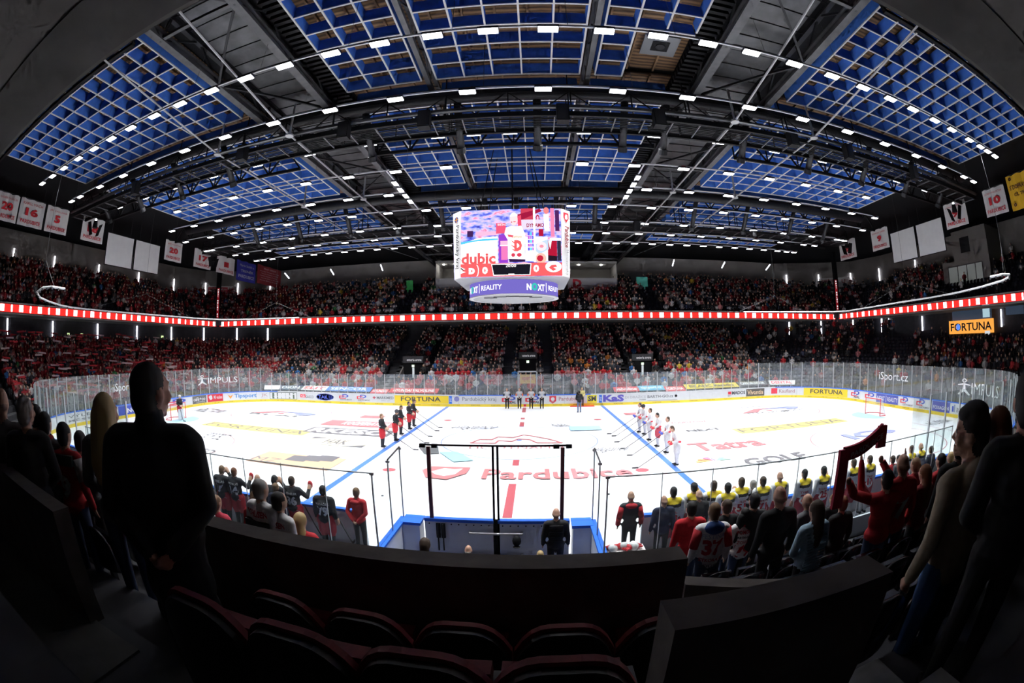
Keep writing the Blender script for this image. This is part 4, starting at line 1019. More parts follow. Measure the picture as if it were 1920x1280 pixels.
for c in (-2.83,-1.26,.31,1.88):
    ring_text('N', c, c+.1, 8.28, 8.62, WLED, .03); ring_text('XT', c+.25, c+.43, 8.28, 8.62, WLED, .03); ring_text('|', c+.475, c+.487, 8.22, 8.72, WLED); ring_text('REALITY', c+.55, c+1.05, 8.34, 8.6, WLED, .0)
    mbt = MB(); pts = [(c+.175+.07*math.cos(t*PI/8), 8.47+.2*math.sin(t*PI/8)) for t in range(16)]; mbt.add([(SBX+2.514*math.cos(a), 2.514*math.sin(a), z) for a, z in pts], [tuple(range(16))]); mbt.build('led_lettering', TLED, rg)
    ring_text('e', c+.145, c+.205, 8.38, 8.56, LEDP, .03, 2.516)
# --- screens: picture shapes are given in a 1213 x 815 frame
SCRN = bpy.data.materials.new('screen_picture'); SCRN.use_nodes = True; nt = SCRN.node_tree; nt.nodes.clear(); N = nt.nodes.new
o_ = N('ShaderNodeOutputMaterial'); e_ = N('ShaderNodeEmission'); tc = N('ShaderNodeTexCoord'); mp = N('ShaderNodeMapping'); mp.inputs['Scale'].default_value = (1.,1.,2.4); vz = N('ShaderNodeTexNoise'); vz.inputs['Scale'].default_value = 1.7; vz.inputs['Detail'].default_value = 8; rp = N('ShaderNodeValToRGB')
els = rp.color_ramp.elements; els[0].position = .3; els[0].color = (.04,.02,.25,1); els[1].position = .72; els[1].color = (1.,.62,.8,1)
for p, c in ((.42,(.12,.16,.8,1)),(.5,(.5,.5,.95,1)),(.58,(.85,.55,.9,1)),(.64,(.8,.2,.35,1))):
    q = els.new(p); q.color = c
for a, b in ((tc.outputs['Object'],mp.inputs[0]),(mp.outputs[0],vz.inputs['Vector']),(vz.outputs['Fac'],rp.inputs[0]),(rp.outputs[0],e_.inputs[0]),(e_.outputs[0],o_.inputs[0])): nt.links.new(a, b)
e_.inputs[1].default_value = 1.25
def screen_face(name, O, ux, uy, W, Hh, full):
    nrm = Vector(ux).cross(Vector(uy)); st = [0]
    def at(): st[0] += 1; return Vector(O)+nrm*(.012+.0012*st[0])
    def em(c, s=1.15): return emat('px_%d_%d_%d_%d' % (*[int(x*255) for x in c], int(s*100)), c, s)
    mb = MB(); quad_on(mb, at(), ux, uy, W, Hh); scr = mb.build(name, SCRN, sb)
    sx, sy = W/1213, Hh/815
    def sub(mbx, c, s=1.15, nm='picture_shape'): mbx.build(nm, em(c,s), scr)
    def P(pts, c, s=1.15):
        mbx = MB(); poly_on(mbx, [((x-152)*sx, (895-y)*sy) for x, y in pts], at(), ux, uy)
        a = sum(pts[i][0]*pts[(i+1)%len(pts)][1]-pts[(i+1)%len(pts)][0]*pts[i][1] for i in range(len(pts)))
        if a > 0: mbx.f = [tuple(reversed(f)) for f in mbx.f]
        sub(mbx, c, s)
    def B(x0, y0, x1, y1, c, s=1.15): P([(x0,y0),(x1,y0),(x1,y1),(x0,y1)], c, s)
    def E(cx, cyy, rx, ry, c, s=1.15): P(ell_pts(cx,cyy,rx,ry,22), c, s)
    def T(t, x0, y0, x1, y1, c, s=1.15, bold=.02):
        mbx = MB(); q = at()+Vector(ux)*((x0-152)*sx)+Vector(uy)*((895-y1)*sy); text_on(mbx, t, q, ux, uy, (x1-x0)*sx, (y1-y0)*sy, bold=bold); sub(mbx, c, s, 'screen_lettering')
    WHT = (1,.97,.98); COR = (.95,.13,.14); PNK = (1,.5,.72); DR = (.45,.01,.04); PUR=(.3,.05,.6)
    if full:
        P([(152,490),(350,430),(600,410),(600,745),(152,745)], WHT, 1.6); P([(152,470),(420,440),(600,438),(600,455),(300,470),(152,500)], (.1,.6,.9)); B(152,500,600,745,WHT,1.2)
        T('dubic',158,608,572,742,COR,1.,.03); B(575,460,600,745,WHT,1.4)
        B(228,335,300,410,(.06,.02,.1)); B(330,350,590,400,PNK); B(580,250,700,380,(.85,.1,.2)); T('BARTH-GO',600,255,720,285,WHT)
        B(612,390,722,735,PUR); B(632,470,722,520,PNK); B(640,530,716,700,(.85,.2,.5)); B(625,520,722,532,WHT)
        B(880,75,1030,215,(.6,.05,.1)); P([(840,150),(1110,80),(1140,110),(860,230)],(.35,.01,.05)); E(1085,200,22,45,DR); E(1085,200,12,28,PNK)
        B(860,215,1150,330,(.8,.7,.95)); T('DYNAMO',950,262,1160,310,(.45,.03,.08),1.,.03)
        E(1190,105,34,42,(.85,.25,.25)); P([(1155,150),(1220,150),(1225,360),(1165,360)],WHT,1.4); B(1095,335,1150,420,DR); B(1240,75,1285,430,(.95,.25,.45)); B(1295,100,1345,360,(.08,.02,.12))
        B(1225,445,1360,475,WHT,1.5); P([(1180,480),(1310,480),(1310,720),(1190,720)],DR); P([(1190,650),(1310,665),(1310,720),(1200,720)],(.02,.01,.02)); B(1312,480,1358,720,(.03,.03,.06))
        P([(1205,475),(1250,475),(1228,580)],WHT,1.4); B(930,430,1200,720,WHT,1.5)
        for i in range(3):
            for j in range(5): B(962+i*26,372+j*46,984+i*26,410+j*46,[(.1,.1,.85),(.1,.65,.9),(.55,.1,.7),(.45,.2,.8)][(i+2*j)%4])
        P([(1045,520),(1200,460),(1210,580),(1100,640),(1050,600)],(.55,.7,.95)); E(1125,545,60,55,(1,.8,.85)); E(1125,545,25,18,(.9,.3,.4)); E(1115,690,65,65,(.95,.55,.45)); E(1105,688,38,36,(.55,.02,.05))
        P([(840,170),(885,160),(890,330),(850,335)],(.85,.08,.16)); P([(700,310),(770,290),(830,300),(885,290),(935,400),(925,560),(930,700),(720,690),(720,460),(680,390)],WHT,1.15); E(797,210,46,78,(1,.72,.74),1.2); P(ell_pts(797,180,48,52,14,PI,2*PI),WHT,1.15); E(770,245,9,6,DR); E(805,240,18,8,(.85,.25,.3))
        P([(735,690),(925,700),(925,728),(740,728)],(.03,.01,.06)); T('D',800,465,890,600,COR,1.05,.08); P([(760,470),(800,490),(800,510)],COR,1.05); P([(755,520),(800,540),(800,560)],COR,1.05); P([(765,570),(800,580),(800,598)],COR,1.05)
        E(785,645,22,22,(.7,.05,.1)); E(857,645,28,22,(.7,.05,.1)); T('FORTUNA',775,415,890,440,(.95,.4,.1)); P([(720,395),(790,410),(780,432),(730,425)],(.8,.1,.15))
        B(1030,66,1056,735,WHT,1.2)
    B(152,740,1365,895,COR,1.1)
    P([(520,748),(1000,748),(985,885),(545,885)],WHT,1.5); P([(530,756),(990,756),(975,876),(553,876)],(.012,.012,.02),1.); T('20:00',692,752,818,790,WHT,1.2); B(725,866,795,882,WHT,1.5)
    T('0',412,778,480,865,WHT,1.5,.05); T('0',1022,765,1090,852,WHT,1.5,.05)
    T('D',250,788,325,862,WHT,1.5,.1); P([(152,775),(210,800),(160,820),(215,835),(152,855)],WHT,1.4); P([(152,780),(195,812),(190,818),(152,800)],(.02,.02,.02),1)
    P(ell_pts(345,822,28,70,14,-PI/2,PI/2)+ell_pts(338,822,24,64,14,PI/2,-PI/2),WHT,1.4)
    E(1262,790,98,66,WHT,1.5); P([(1205,800),(1240,770),(1290,765),(1305,790),(1260,800),(1300,820),(1255,840),(1230,820)],COR,1.05)
screen_face('screen', (SBX-FHW*.985,-FY-.0+.05,ZB+.03), (1,0,0), (0,-.028,1), FHW*1.97, ZT-ZB-.05, True)
screen_face('screen', (SBX+FHW*.98,FY*TP,ZB+.03), (-1,0,0), (0,.03,1), FHW*1.95, ZT-ZB-.05, False)
screen_face('screen', (SBX-(FHW+CH)*TP,FY*.76,ZB+.03), (0,-1,0), (-.03,0,1), FY*1.56, ZT-ZB-.05, False)
screen_face('screen', (SBX+(FHW+CH)*TP,-FY*.76,ZB+.03), (0,1,0), (.03,0,1), FY*1.52, ZT-ZB-.05, False)
r2 = math.sqrt(.5)
mb = MB(); O = Vector((SBX-FHW-CH*.25,-FY+CH*.25,ZT-.75)) + Vector((-r2,-r2,0))*.02
text_on(mb, 'Pardubický kraj', Vector((SBX-FHW-CH*.68,-FY+CH*.68,ZT-.75))+Vector((-r2,-r2,0))*.03, (.03*r2,-.03*r2,-1), (r2,-r2,0), 2.35, .40, bold=.015); mb.build('side_lettering', mat('letter_grey',(.05,.05,.06),.5), sb)
mb = MB(); cc = Vector((SBX-FHW-CH*.5,-FY+CH*.5,ZT-.42))+Vector((-r2,-r2,0))*.02; poly_on(mb, ell_pts(0,0,.17,.17), cc, (r2,-r2,0), (0,0,1)); mb.build('crest', mat('crest_blue',(.05,.06,.25),.5), sb)
mb = MB(); quad_on(mb, cc+Vector((-r2,-r2,0))*.003+Vector((r2,-r2,0))*-.03+Vector((0,0,-.17)), (r2,-r2,0),(0,0,1), .06,.34); quad_on(mb, cc+Vector((-r2,-r2,0))*.003+Vector((r2,-r2,0))*-.17+Vector((0,0,-.03)), (r2,-r2,0),(0,0,1), .34,.06); mb.build('crest_cross', mat('crest_orange',(.75,.3,.03),.5), sb)
cc = Vector((SBX+FHW+CH*.5,-FY+CH*.5,ZT-.42))+Vector((r2,-r2,0))*.02
mb = MB(); poly_on(mb, [(-.2,.26),(-.2,-.05),(0,-.3),(.2,-.05),(.2,.26)], cc, (r2,r2,0),(0,0,1)); mb.build('crest', mat('crest_red',(.62,.03,.05),.5), sb)
mb = MB(); poly_on(mb, [(-.1,.05),(-.02,.18),(.1,.14),(.12,-.06),(0,-.14),(-.1,-.1)][::-1], cc+Vector((r2,-r2,0))*.004, (r2,r2,0),(0,0,1)); mb.build('crest_horse', WHITE, sb)
mb = MB(); text_on(mb, 'Pardubice', cc+Vector((0,0,-.5))+Vector((r2,-r2,0))*.014+Vector((-.13*r2,-.13*r2,0)), (-.03*r2,-.03*r2,-1), (r2,r2,0), 1.15,.32, bold=.03); mb.build('side_lettering', mat('letter_red',(.35,.04,.05),.5), sb)
mb = MB(); text_on(mb, 'Mimozemský', cc+Vector((-.12*r2,-.12*r2,-1.75)), (-.03*r2,-.03*r2,-1), (r2,r2,0), 1.35,.22, bold=-.006); mb.build('side_lettering', mat('letter_grey'), sb)
mb = MB()
for x, y in ((-1.8,-1.8),(1.8,-1.8),(1.8,1.8),(-1.8,1.8)): mb.tube((SBX+x,y,ZT),(SBX+x*.55,y*.55,17.3),.03,n=5)
mb.tube((SBX,-.6,ZT),(SBX,-.6,17.5),.05,n=6); mb.build('suspension', STEELD, sb)
mb = MB(); mb.box(SBX+.9,SBX+1.4,-2.3,-1.9,ZT,ZT+.35); mb.build('top_box', STEEL, sb)

# ================================================================ BANNERS AND WHITE SCREENS OVER THE END STANDS
CLOTH = mat('banner_white',(.78,.77,.75),.9); BRED = mat('banner_red',(.48,.02,.03),.9)
def banner(side, y0, y1, z0, z1, lines, label, bg=CLOTH, fg=BRED, cat='banner'):
    X = 36.*side; ux = (0,-side,0); left = y0 if side < 0 else y1
    t = thing('banner', label, cat, (X,(y0+y1)/2,z0), group='hanging banners')
    W = y1-y0; n = 8; mb = MB(); vs = []
    for i in range(n+1):
        w_ = .05*math.sin(i*1.7+y0); yy = left-side*W*i/n
        vs += [(X+w_,yy,z0),(X+w_,yy,z1+.04*math.sin(i*2.1)),(X+w_+.015*side,yy,z0),(X+w_+.015*side,yy,z1+.04*math.sin(i*2.1))]
    mb.add(vs, [f for i in range(n) for f in ((4*i,4*i+4,4*i+5,4*i+1),(4*i+2,4*i+3,4*i+7,4*i+6))]); mb.build('cloth', bg, t)
    mb = MB(); mb.tube((X,y0,z1+.05),(X,y1,z1+.05),.03,n=6); mb.tube((X,y0+.3,z1+.05),(X,y0+.3,17.74),.012,n=4); mb.tube((X,y1-.3,z1+.05),(X,y1-.3,17.74),.012,n=4); mb.build('pole', STEELD, t)
    mb = MB()
    for tx, u0, u1, v0, v1, b in lines: text_on(mb, tx, (X-side*.09, left-side*W*u0, z0+(z1-z0)*v0), ux, (0,0,1), W*(u1-u0), (z1-z0)*(v1-v0), bold=b)
    mb.build('lettering', fg, t)
def player_banner(side, y0, y1, num, name, label):
    banner(side, y0, y1, 14.5, 16.6, [(name,.1,.9,.78,.88,.0),(num,.5-.13*len(num),.5+.13*len(num),.38,.68,.05),('PARDUBICE',.1,.9,.1,.24,.02)], label)
player_banner(-1,-15.5,-12.95,'20','VLADIMÍR DVOŘÁČEK','white banner with red 20, leftmost over the left end stand')
player_banner(-1,-12.8,-9.9,'16','KAREL MACH','white banner with red sixteen over the left end stand')
player_banner(-1,-9.6,-6.9,'5','JIŘÍ DOLANA','white banner with red five over the left end stand')
player_banner(-1,-5.1,-2.25,'18','','white banner half hidden by black spotlights, left of the blank screens')
player_banner(-1,6.9,9.7,'20','JIŘÍ NOVÁK','white banner with red 20, right of the left blank screens')
player_banner(-1,12.0,15.2,'17','','white banner with red 17 near the far left column')
player_banner(-1,16.4,20.2,'1','','white banner with red 1 just left of the blue banner')
banner(-1,20.6,25.2,14.1,16.7,[('TRENÉR',.2,.85,.45,.6,.02),('PARDUBICE',.1,.9,.16,.32,.02),('Martin Stehlík st.',.15,.9,.72,.84,0)],'blue banner with white lettering in the far left corner', mat('banner_blue',(.03,.03,.30),.9), mat('banner_wt',(.6,.6,.62),.9))
banner(-1,25.6,32.0,14.3,16.9,[('Mistři 1972/73',.25,.75,.8,.9,0)]+[('Novák Šťastný Dvořák',.1+.05*(i%2),.9-.04*(i%3),.66-.12*i,.73-.12*i,0) for i in range(5)],'dark red banner with many lines of white writing, far left corner', mat('banner_dark_red',(.22,.015,.02),.9), mat('banner_wt'))
player_banner(1,-10.05,-7.35,'10','JOSEF PALEČEK','white banner with red 10 beside the yellow banner')
banner(1,-13.4,-10.5,14.4,17.0,[('S DOPRAVOU',.08,.95,.58,.7,.02),('CÍL TREFÍTE',.2,.95,.38,.5,.02),('O',.1,.22,.84,.95,.08),('O',.1,.22,.1,.2,.08)],'yellow banner with black lettering, rightmost over the right end stand', mat('banner_yellow',(.75,.42,.02),.9), mat('banner_black',(.06,.02,.02),.9))
player_banner(1,-5.0,-2.1,'9','OTAKAR JANECKÝ','white banner half hidden by black spotlights, right of the blank screens')
player_banner(1,6.5,9.3,'9','DOMINIK HAŠEK','white banner with red 9, left of the right blank screens')
player_banner(1,12.3,15.4,'8','','white banner with red 8 near the far right column')
for side in (-1,1):
    for y0, y1, lb in ((-1.6,2.05,'nearer'),(2.4,6.05,'farther')):
        X = 36.*side; t = thing('blank_screen', 'blank white projection screen over the %s end stand, %s one of the pair' % ('left' if side<0 else 'right', lb), 'screen', (X,(y0+y1)/2,12.85), group='blank screens')
        mb = MB(); mb.box(X-.05,X+.05,y0,y1,12.85,15.7); mb.build('panel', mat('screen_white',(.92,.92,.9),.6,noise=.03,nscale=2), t)
        mb = MB(); xs_ = X-side*.06
        for a, b, c, d in ((y0-.04,y0,12.8,15.75),(y1,y1+.04,12.8,15.75)): mb.box(X-.06,X+.06,a,b,c,d)
        mb.box(X-.06,X+.06,y0,y1,15.7,15.75); mb.box(X-.06,X+.06,y0,y1,12.8,12.85); mb.build('frame', BLACK, t)
        for yy in (y0+.5,y1-.5): mb = MB(); mb.tube((X,yy,15.75),(X,yy,17.74),.02,n=4); mb.build('hanger', STEELD, t)
# moving-head spotlights hanging in front of the banners
for i, (px, py, x, lb) in enumerate(((178,425,-34.5,'in front of the half hidden left banner'),(400,488,-34.5,'in front of the banner by the far left column'),(1790,395,34.5,'in front of the half hidden right banner'),(1588,463,34.5,'in front of the banner by the far right column'))):
    p = onx(px, py, x); t = thing('stage_spotlight', 'black stage spotlight with open flaps '+lb, 'spotlight', tuple(p))
    mb = MB(); mb.tube(p+np.array([0,0,-.1]),p+np.array([0,0,.5]),.28,.2,n=12); mb.build('body', BLACK, t)
    for s in (-1,1):
        mb = MB(); mb.hexa([(p[0]-.25,p[1]+s*.3,p[2]-.1),(p[0]+.25,p[1]+s*.3,p[2]-.1),(p[0]+.25,p[1]+s*.34,p[2]-.1),(p[0]-.25,p[1]+s*.34,p[2]-.1),(p[0]-.25,p[1]+s*.75,p[2]-.85)] if False else [(p[0]-.28,p[1]+s*.35,p[2]-.75),(p[0]+.28,p[1]+s*.35,p[2]-.75),(p[0]+.28,p[1]+s*.4,p[2]-.75),(p[0]-.28,p[1]+s*.4,p[2]-.75),(p[0]-.28,p[1]+s*.7,p[2]+.3),(p[0]+.28,p[1]+s*.7,p[2]+.3),(p[0]+.28,p[1]+s*.75,p[2]+.3),(p[0]-.28,p[1]+s*.75,p[2]+.3)]); mb.build('flap', BLACK, t)
    mb = MB(); mb.sphere(p+np.array([0,0,.62]),.1); mb.build('bulb', LENS, t)
    mb = MB(); mb.tube(p+np.array([0,0,.5]),(p[0],p[1],17.74),.04,n=5); mb.build('stem', STEELD, t)

# ================================================================ TUBE LIGHTS ON THE WALLS
WALLP = Path([wp[0]]+wp[1:6]+[(50.2,-20)], False)
def wall_hit(px, pathpts, z):
    best = None
    for a, b in zip(pathpts, pathpts[1:]):
        for k in range(41):
            q = (a[0]+(b[0]-a[0])*k/40, a[1]+(b[1]-a[1])*k/40); x = proj((*q, z))[0]
            if best is None or abs(x-px) < best[0]:
                d = Vector((b[0]-a[0],b[1]-a[1],0)).normalized(); best = (abs(x-px), q, d)
    return best[1], best[2]
lowp = Path(rr_path(OFF0+TREAD*NROW-.02, 1.)).p.tolist()
def tube_light(px, path, z0, z1, label):
    q, d = wall_hit(px, path, (z0+z1)/2); n = Vector((d.y,-d.x,0))
    if n.dot(Vector((-q[0],-q[1],0))) < 0: n = -n
    c = Vector((q[0],q[1],0))+n*.12
    t = thing('tube_light', label, 'tube light', (c.x,c.y,z0), group='vertical tube lights')
    mb = MB(); mb.tube((c.x,c.y,z0),(c.x,c.y,z1),.085,n=10); mb.build('tube', TUBE, t)
    mb = MB(); b_ = c-n*.09; mb.bar((b_.x,b_.y,z0-.05),(b_.x,b_.y,z1+.05),.12,.04,up=tuple(d)); mb.build('backplate', STEELD, t)
upL = [(-x,y) for x,y in [(0,34.2)]+wp[1:6]+[(50.2,-22)]]; upR = [(0,34.2)]+wp[1:6]+[(50.2,-22)]
loL = [p for p in lowp if p[0] < -20 and p[1] > -22]; loR = [p for p in lowp if p[0] > 20 and p[1] > -22]
loL.sort(key=lambda p: math.atan2(p[1],-p[0])); loR.sort(key=lambda p: math.atan2(p[1],p[0]))
for i, px in enumerate((22,106,189,261,325,385,446,507)): tube_light(px, upL, 13.75, 15.5, 'tall white tube light on the upper left wall, %s' % place_word(i,8))
for i, px in enumerate((1475,1535,1596,1649,1722)): tube_light(px, upR, 13.75, 15.6, 'tall white tube light on the upper right wall, %s' % place_word(i,5))
for i, px in enumerate((13,98,182,256,321,382,444,502)): tube_light(px, loL, 6.5, 8.2, 'tall white tube light below the led ribbon at left, %s' % place_word(i,8))
for i, px in enumerate((1480,1540,1600,1654,1668,1730,1878)): tube_light(px, loR, 6.5, 8.2, 'tall white tube light below the led ribbon at right, %s' % place_word(i,7))
for i, (px, py) in enumerate(((540,517),(625,510),(718,502),(1260,493),(1354,497),(1438,501))):
    p = ony(px, py, 29.); s = -1 if px < 960 else 1
    t = thing('tube_light', 'short slanting tube light under the far roof edge, %s' % place_word(i,6), 'tube light', tuple(p), group='slanting tube lights')
    mb = MB(); mb.tube(p+np.array([s*.0,-.9,.22]),p+np.array([s*.35,.9,-.18]),.07,n=8); mb.build('tube', TUBE, t)
    mb = MB(); mb.tube(p+np.array([0,0,.1]),(p[0],p[1],17.74),.012,n=4); mb.build('wire', STEELD, t)

# ================================================================ DETAILS ON FAR AND END STANDS
def portal(px, label, y=19.6, w=2.3, sign=True):
    k = int((y-HY-OFF0)/TREAD); z0 = row_z(k); x = ony(px, 660, y)[0]
    t = thing('stand_portal', label, 'entrance portal', (x,y,z0), group='portals in the far stand')
    for s in (-1,1):
        mb = MB(); xx = x+s*w/2; mb.hexa([(xx-.08,y-.0,z0),(xx+.08,y,z0),(xx+.08,y+4.4,z0),(xx-.08,y+4.4,z0),(xx-.08,y,z0+.9),(xx+.08,y,z0+.9),(xx+.08,y+4.4,z0+3.0),(xx-.08,y+4.4,z0+3.0)]); mb.build('side_wall', WALLM, t)
    mb = MB(); mb.box(x-w/2,x+w/2,y+2.0,y+2.1,z0,z0+2.3); mb.build('opening', BLACK, t)
    mb = MB(); mb.box(x-w/2,x+w/2,y+1.9,y+4.4,z0+2.3,z0+3.0); mb.build('lintel', mat('portal_lintel',(.05,.05,.055),.7), t)
    mb = MB(); text_on(mb, 'enteria arena', (x-w*.3,y+1.88,z0+2.5), (1,0,0),(0,0,1), w*.72,.26); mb.build('sign_lettering', mat('sign_white',(.8,.8,.8),.5,emit=(1,1,1),es=.25), t)
    mb = MB(); mb.box(x-.14,x+.14,y+1.9,y+1.95,z0+1.85,z0+2.1); mb.build('exit_sign', emat('exit_glow',(.8,1.,.75),1.4), t)
    if px != 989: mb = MB(); mb.box(x-.1,x+.12,y+1.95,y+1.99,z0+.3,z0+1.8); mb.build('door_light', emat('door_glow',(.8,.85,.9),.8), t)
    return x
PORT = [portal(765,'entrance portal in the far lower stand, left one'), portal(989,'entrance portal in the far lower stand above the yellow sign',20.4,1.9), portal(1213,'entrance portal in the far lower stand, right one')]
AISLES = []
def aisle(x, k0, k1, wdt, nm):
    mb = MB()
    for k in range(k0, k1):
        for h in range(2): y = HY+OFF0+TREAD*(k+h*.5); mb.box(x-wdt/2,x+wdt/2,y,y+TREAD*.5,row_z(k)+.002-.3,row_z(k)+.004+RISE*.5*h)
    o = struct('floor_aisle', mb, STAIRM, 'light grey aisle steps in the far lower stand, '+nm); AISLES.append((x, wdt))
for px, py, nm, w_ in ((721,728,'left of the centre',1.5),(951,725,'left of the yellow sign',.9),(1028,725,'right of the yellow sign',.9),(1238,735,'right of the centre',.3)):
    aisle(ony(px, py, 17.4)[0], 0, 6, w_, nm)
for x, nm in ((PORT[0]-1.9,'beside the left portal'),(PORT[2]+1.9,'beside the right portal'),(PORT[0]+1.9,'right of the left portal'),(PORT[2]-1.9,'left of the right portal')):
    mb = MB()
    for k in range(3,15):
        for h in range(2): y = HY+OFF0+TREAD*(k+h*.5); mb.box(x-.3,x+.3,y,y+TREAD*.5,row_z(k)-.3,row_z(k)+.004+RISE*.5*h)
    struct('floor_aisle', mb, mat('aisle_dark',(.12,.12,.125),.85), 'dark aisle steps in the far lower stand, '+nm); AISLES.append((x,.6))
# yellow eperru sign on a frame at the far boards
p0 = ony(974,702,15.6); p1 = ony(1004,718.5,15.6); t = thing('sign_gate', 'yellow sign on a white frame behind the far boards at centre ice', 'sign', (p0[0],15.6,0))
mb = MB(); mb.box(p0[0],p1[0],15.6,15.66,p1[2],p0[2]); sg = mb.build('panel', mat('sign_yellow',(.75,.42,.08),.5), t)
mb = MB(); text_on(mb, 'eperru', (p0[0]+.2,15.59,p1[2]+.2), (1,0,0),(0,0,1), p1[0]-p0[0]-.35,.4, bold=.03); mb.build('lettering', mat('sign_red',(.6,.13,.08),.5), sg)
mb = MB()
for x in (p0[0]-.12,p1[0]+.12): mb.box(x-.06,x+.06,15.58,15.7,0,p0[2]+.3)
mb.box(p0[0]-.18,p1[0]+.18,15.58,15.7,p0[2]+.2,p0[2]+.32); mb.build('frame', POST, t)
# sloping advert banners on the ledge behind the far glass
for px0, px1, z, c, tx, tc_, lb in ((495,522,1.35,WH,'',K,'white'),(522,560,1.35,(.05,.08,.13),'OKIN',WH,'dark'),(560,606,1.35,WH,'ELIT',RD,'white with red letters'),(606,690,1.35,(.06,.22,.62),'SENCOR',WH,'blue with white letters'),(690,722,1.2,(.65,.05,.07),'HYUNDAI',WH,'short red'),(725,818,1.3,(.62,.05,.06),'HYUNDAI VALVOLINE',WH,'long red'),(1154,1202,1.3,(.62,.05,.06),'valvoline',WH,'red'),(1202,1250,1.35,(.10,.42,.62),'tipsport.cz',WH,'light blue'),(1252,1290,1.2,(.62,.05,.06),'FORTUNA',WH,'low red'),(1290,1390,1.35,(.75,.58,.05),'BILANC Rasadio',K,'yellow'),(1392,1442,1.4,(.10,.10,.11),'CARBORUNDUM',WH,'black'),(1446,1490,1.4,WH,'DENTAL',RD,'white')):
    sa, sb_ = s_px(px0), s_px(px1); qa, _, na = RINK.at(sa); qb, _, nb = RINK.at(sb_)
    A = Vector((*(qa+na*.5), z-.12)); B = Vector((*(qb+nb*.5), z-.12)); A2 = Vector((*(qa+na*1.5), z+.22)); B2 = Vector((*(qb+nb*1.5), z+.22)); dn = Vector((0,0,-.05))
    t = thing('ledge_banner', '%s advertising banner on the ledge behind the far glass, %s half' % (lb, 'left' if px0 < 960 else 'right'), 'banner', tuple(A))
    mb = MB(); mb.hexa([A+dn,B+dn,B2+dn,A2+dn,A,B,B2,A2]); cl = mb.build('cloth', col(c), t)
    if tx:
        ux = (B-A); W = ux.length; ux /= W; uy = (A2-A); Hh = uy.length; uy /= Hh
        mb = MB(); text_on(mb, tx, A+ux*W*.08+uy*Hh*.2+Vector((0,0,.012)), ux, uy, W*.84, Hh*.6, bold=.03); mb.build('lettering', col(tc_), cl)
    for q in (A,B,A2,B2): mb = MB(); mb.bar((q.x,q.y,q.z-.03),(q.x,q.y,.1),.06); mb.build('leg', STEELD, t)
# far upper wall: boxes, doors, posters
def far_quad(nm, px0, py0, px1, py1, y, m_, label, cat, depth=.06):
    a = ony(px0, py0, y); b = ony(px1, py1, y); mb = MB(); mb.box(min(a[0],b[0]),max(a[0],b[0]),y,y+depth,min(a[2],b[2]),max(a[2],b[2])); return tag(mb.build(nm, m_), label, cat)
far_quad('poster', 762,526,774,551, 30.5, mat('green_poster',(.05,.33,.10),.7,emit=(.05,.4,.1),es=.12), 'bright green panel by the upper left portal of the far stand', 'poster')
far_quad('poster', 1193,519,1215,544, 30.5, mat('teal_poster',(.10,.45,.38),.7,emit=(.1,.5,.4),es=.12), 'turquoise poster by the upper right portal of the far stand', 'poster')
for px0, px1, nm in ((818,862,'left'),(1064,1156,'right')):
    YX = 29.6; a = ony(px0, 493, YX); b = ony(px1, 521, YX); x0, x1 = a[0], b[0]; zt = a[2]; zb = b[2]
    t = thing('spectator_box', 'lit spectator box with white front high on the far wall, '+nm, 'spectator box', (x0,YX,zb), group='spectator boxes')
    mb = MB(); mb.box(x0,x1,YX,YX+.1,zb-1.35,zb); mb.build('front', mat('box_white',(.5,.5,.5),.6), t)
    mb = MB(); mb.box(x0,x1,YX,34.1,zt,zt+.25); mb.build('roof', mat('box_grey',(.3,.29,.28),.7), t)
    for xx in (x0-.1,x1): mb = MB(); mb.box(xx,xx+.1,YX,34.1,zb-1.35,zt+.25); mb.build('side_wall', mat('box_grey'), t)
    for f in (.25,.72):
        mb = MB(); x = x0+(x1-x0)*f; mb.tube((x,YX+1.2,zt-.06),(x,YX+1.2,zt),.12,n=10); mb.build('downlight', emat('downlight',(1,.97,.9),120.), t)
    if nm == 'right':
        mb = MB(); text_on(mb, 'D', (x0+.6,YX-.02,zb-1.15), (1,0,0),(0,0,1), 1.1,1.0, bold=.06); mb.build('logo', mat('logo_red',(.55,.03,.05),.6), t)
# end stand doors, exit signs, booths and the FORTUNA light box
def side_quad(nm, px0, py0, px1, py1, x, m_, label, cat, depth=.06):
    a = onx(px0, py0, x); b = onx(px1, py1, x); mb = MB(); s = 1 if x < 0 else -1
    mb.box(min(x,x+s*depth),max(x,x+s*depth),min(a[1],b[1]),max(a[1],b[1]),min(a[2],b[2]),max(a[2],b[2])); return tag(mb.build(nm, m_), label, cat)
side_quad('wall_door',122,541,170,572,-49.9,BLACK,'dark doorway on the upper left wall between two crowds','doorway')
side_quad('wall_door',116,630,170,668,-45.0,BLACK,'dark doorway below the led ribbon on the left wall','doorway')
for px, py, x, nm in ((134,538,-49.8,'upper left, first'),(157,541,-49.8,'upper left, second'),(128,626,-44.9,'lower left, first'),(153,627,-44.9,'lower left, second'),(304,631,-44.9,'lower left, third'),(1883,489,49.8,'upper right, first'),(1900,486,49.8,'upper right, second')):
    side_quad('exit_sign',px-2,py-2,px+2,py+2,x,emat('exit_green',(.75,1.,.45),1.2),'small glowing exit sign over an end stand door, '+nm,'exit sign')
side_quad('lit_doorway',131,544,142,572,-49.8,mat('door_cream',(.5,.45,.32),.7,emit=(.6,.5,.3),es=.12),'cream lit doorway on the upper left wall','doorway')
a = onx(1780,603,45.0); b = onx(1864,620,45.0); 
t = thing('light_box', 'orange light box with black letters on the right end wall', 'light box', (45,a[1],b[2]))
mb = MB(); mb.box(44.9,45.0,b[1],a[1],b[2]-.15,a[2]+.05); pnl = mb.build('panel', emat('fortuna_orange',(1.,.40,.07),1.05), t)
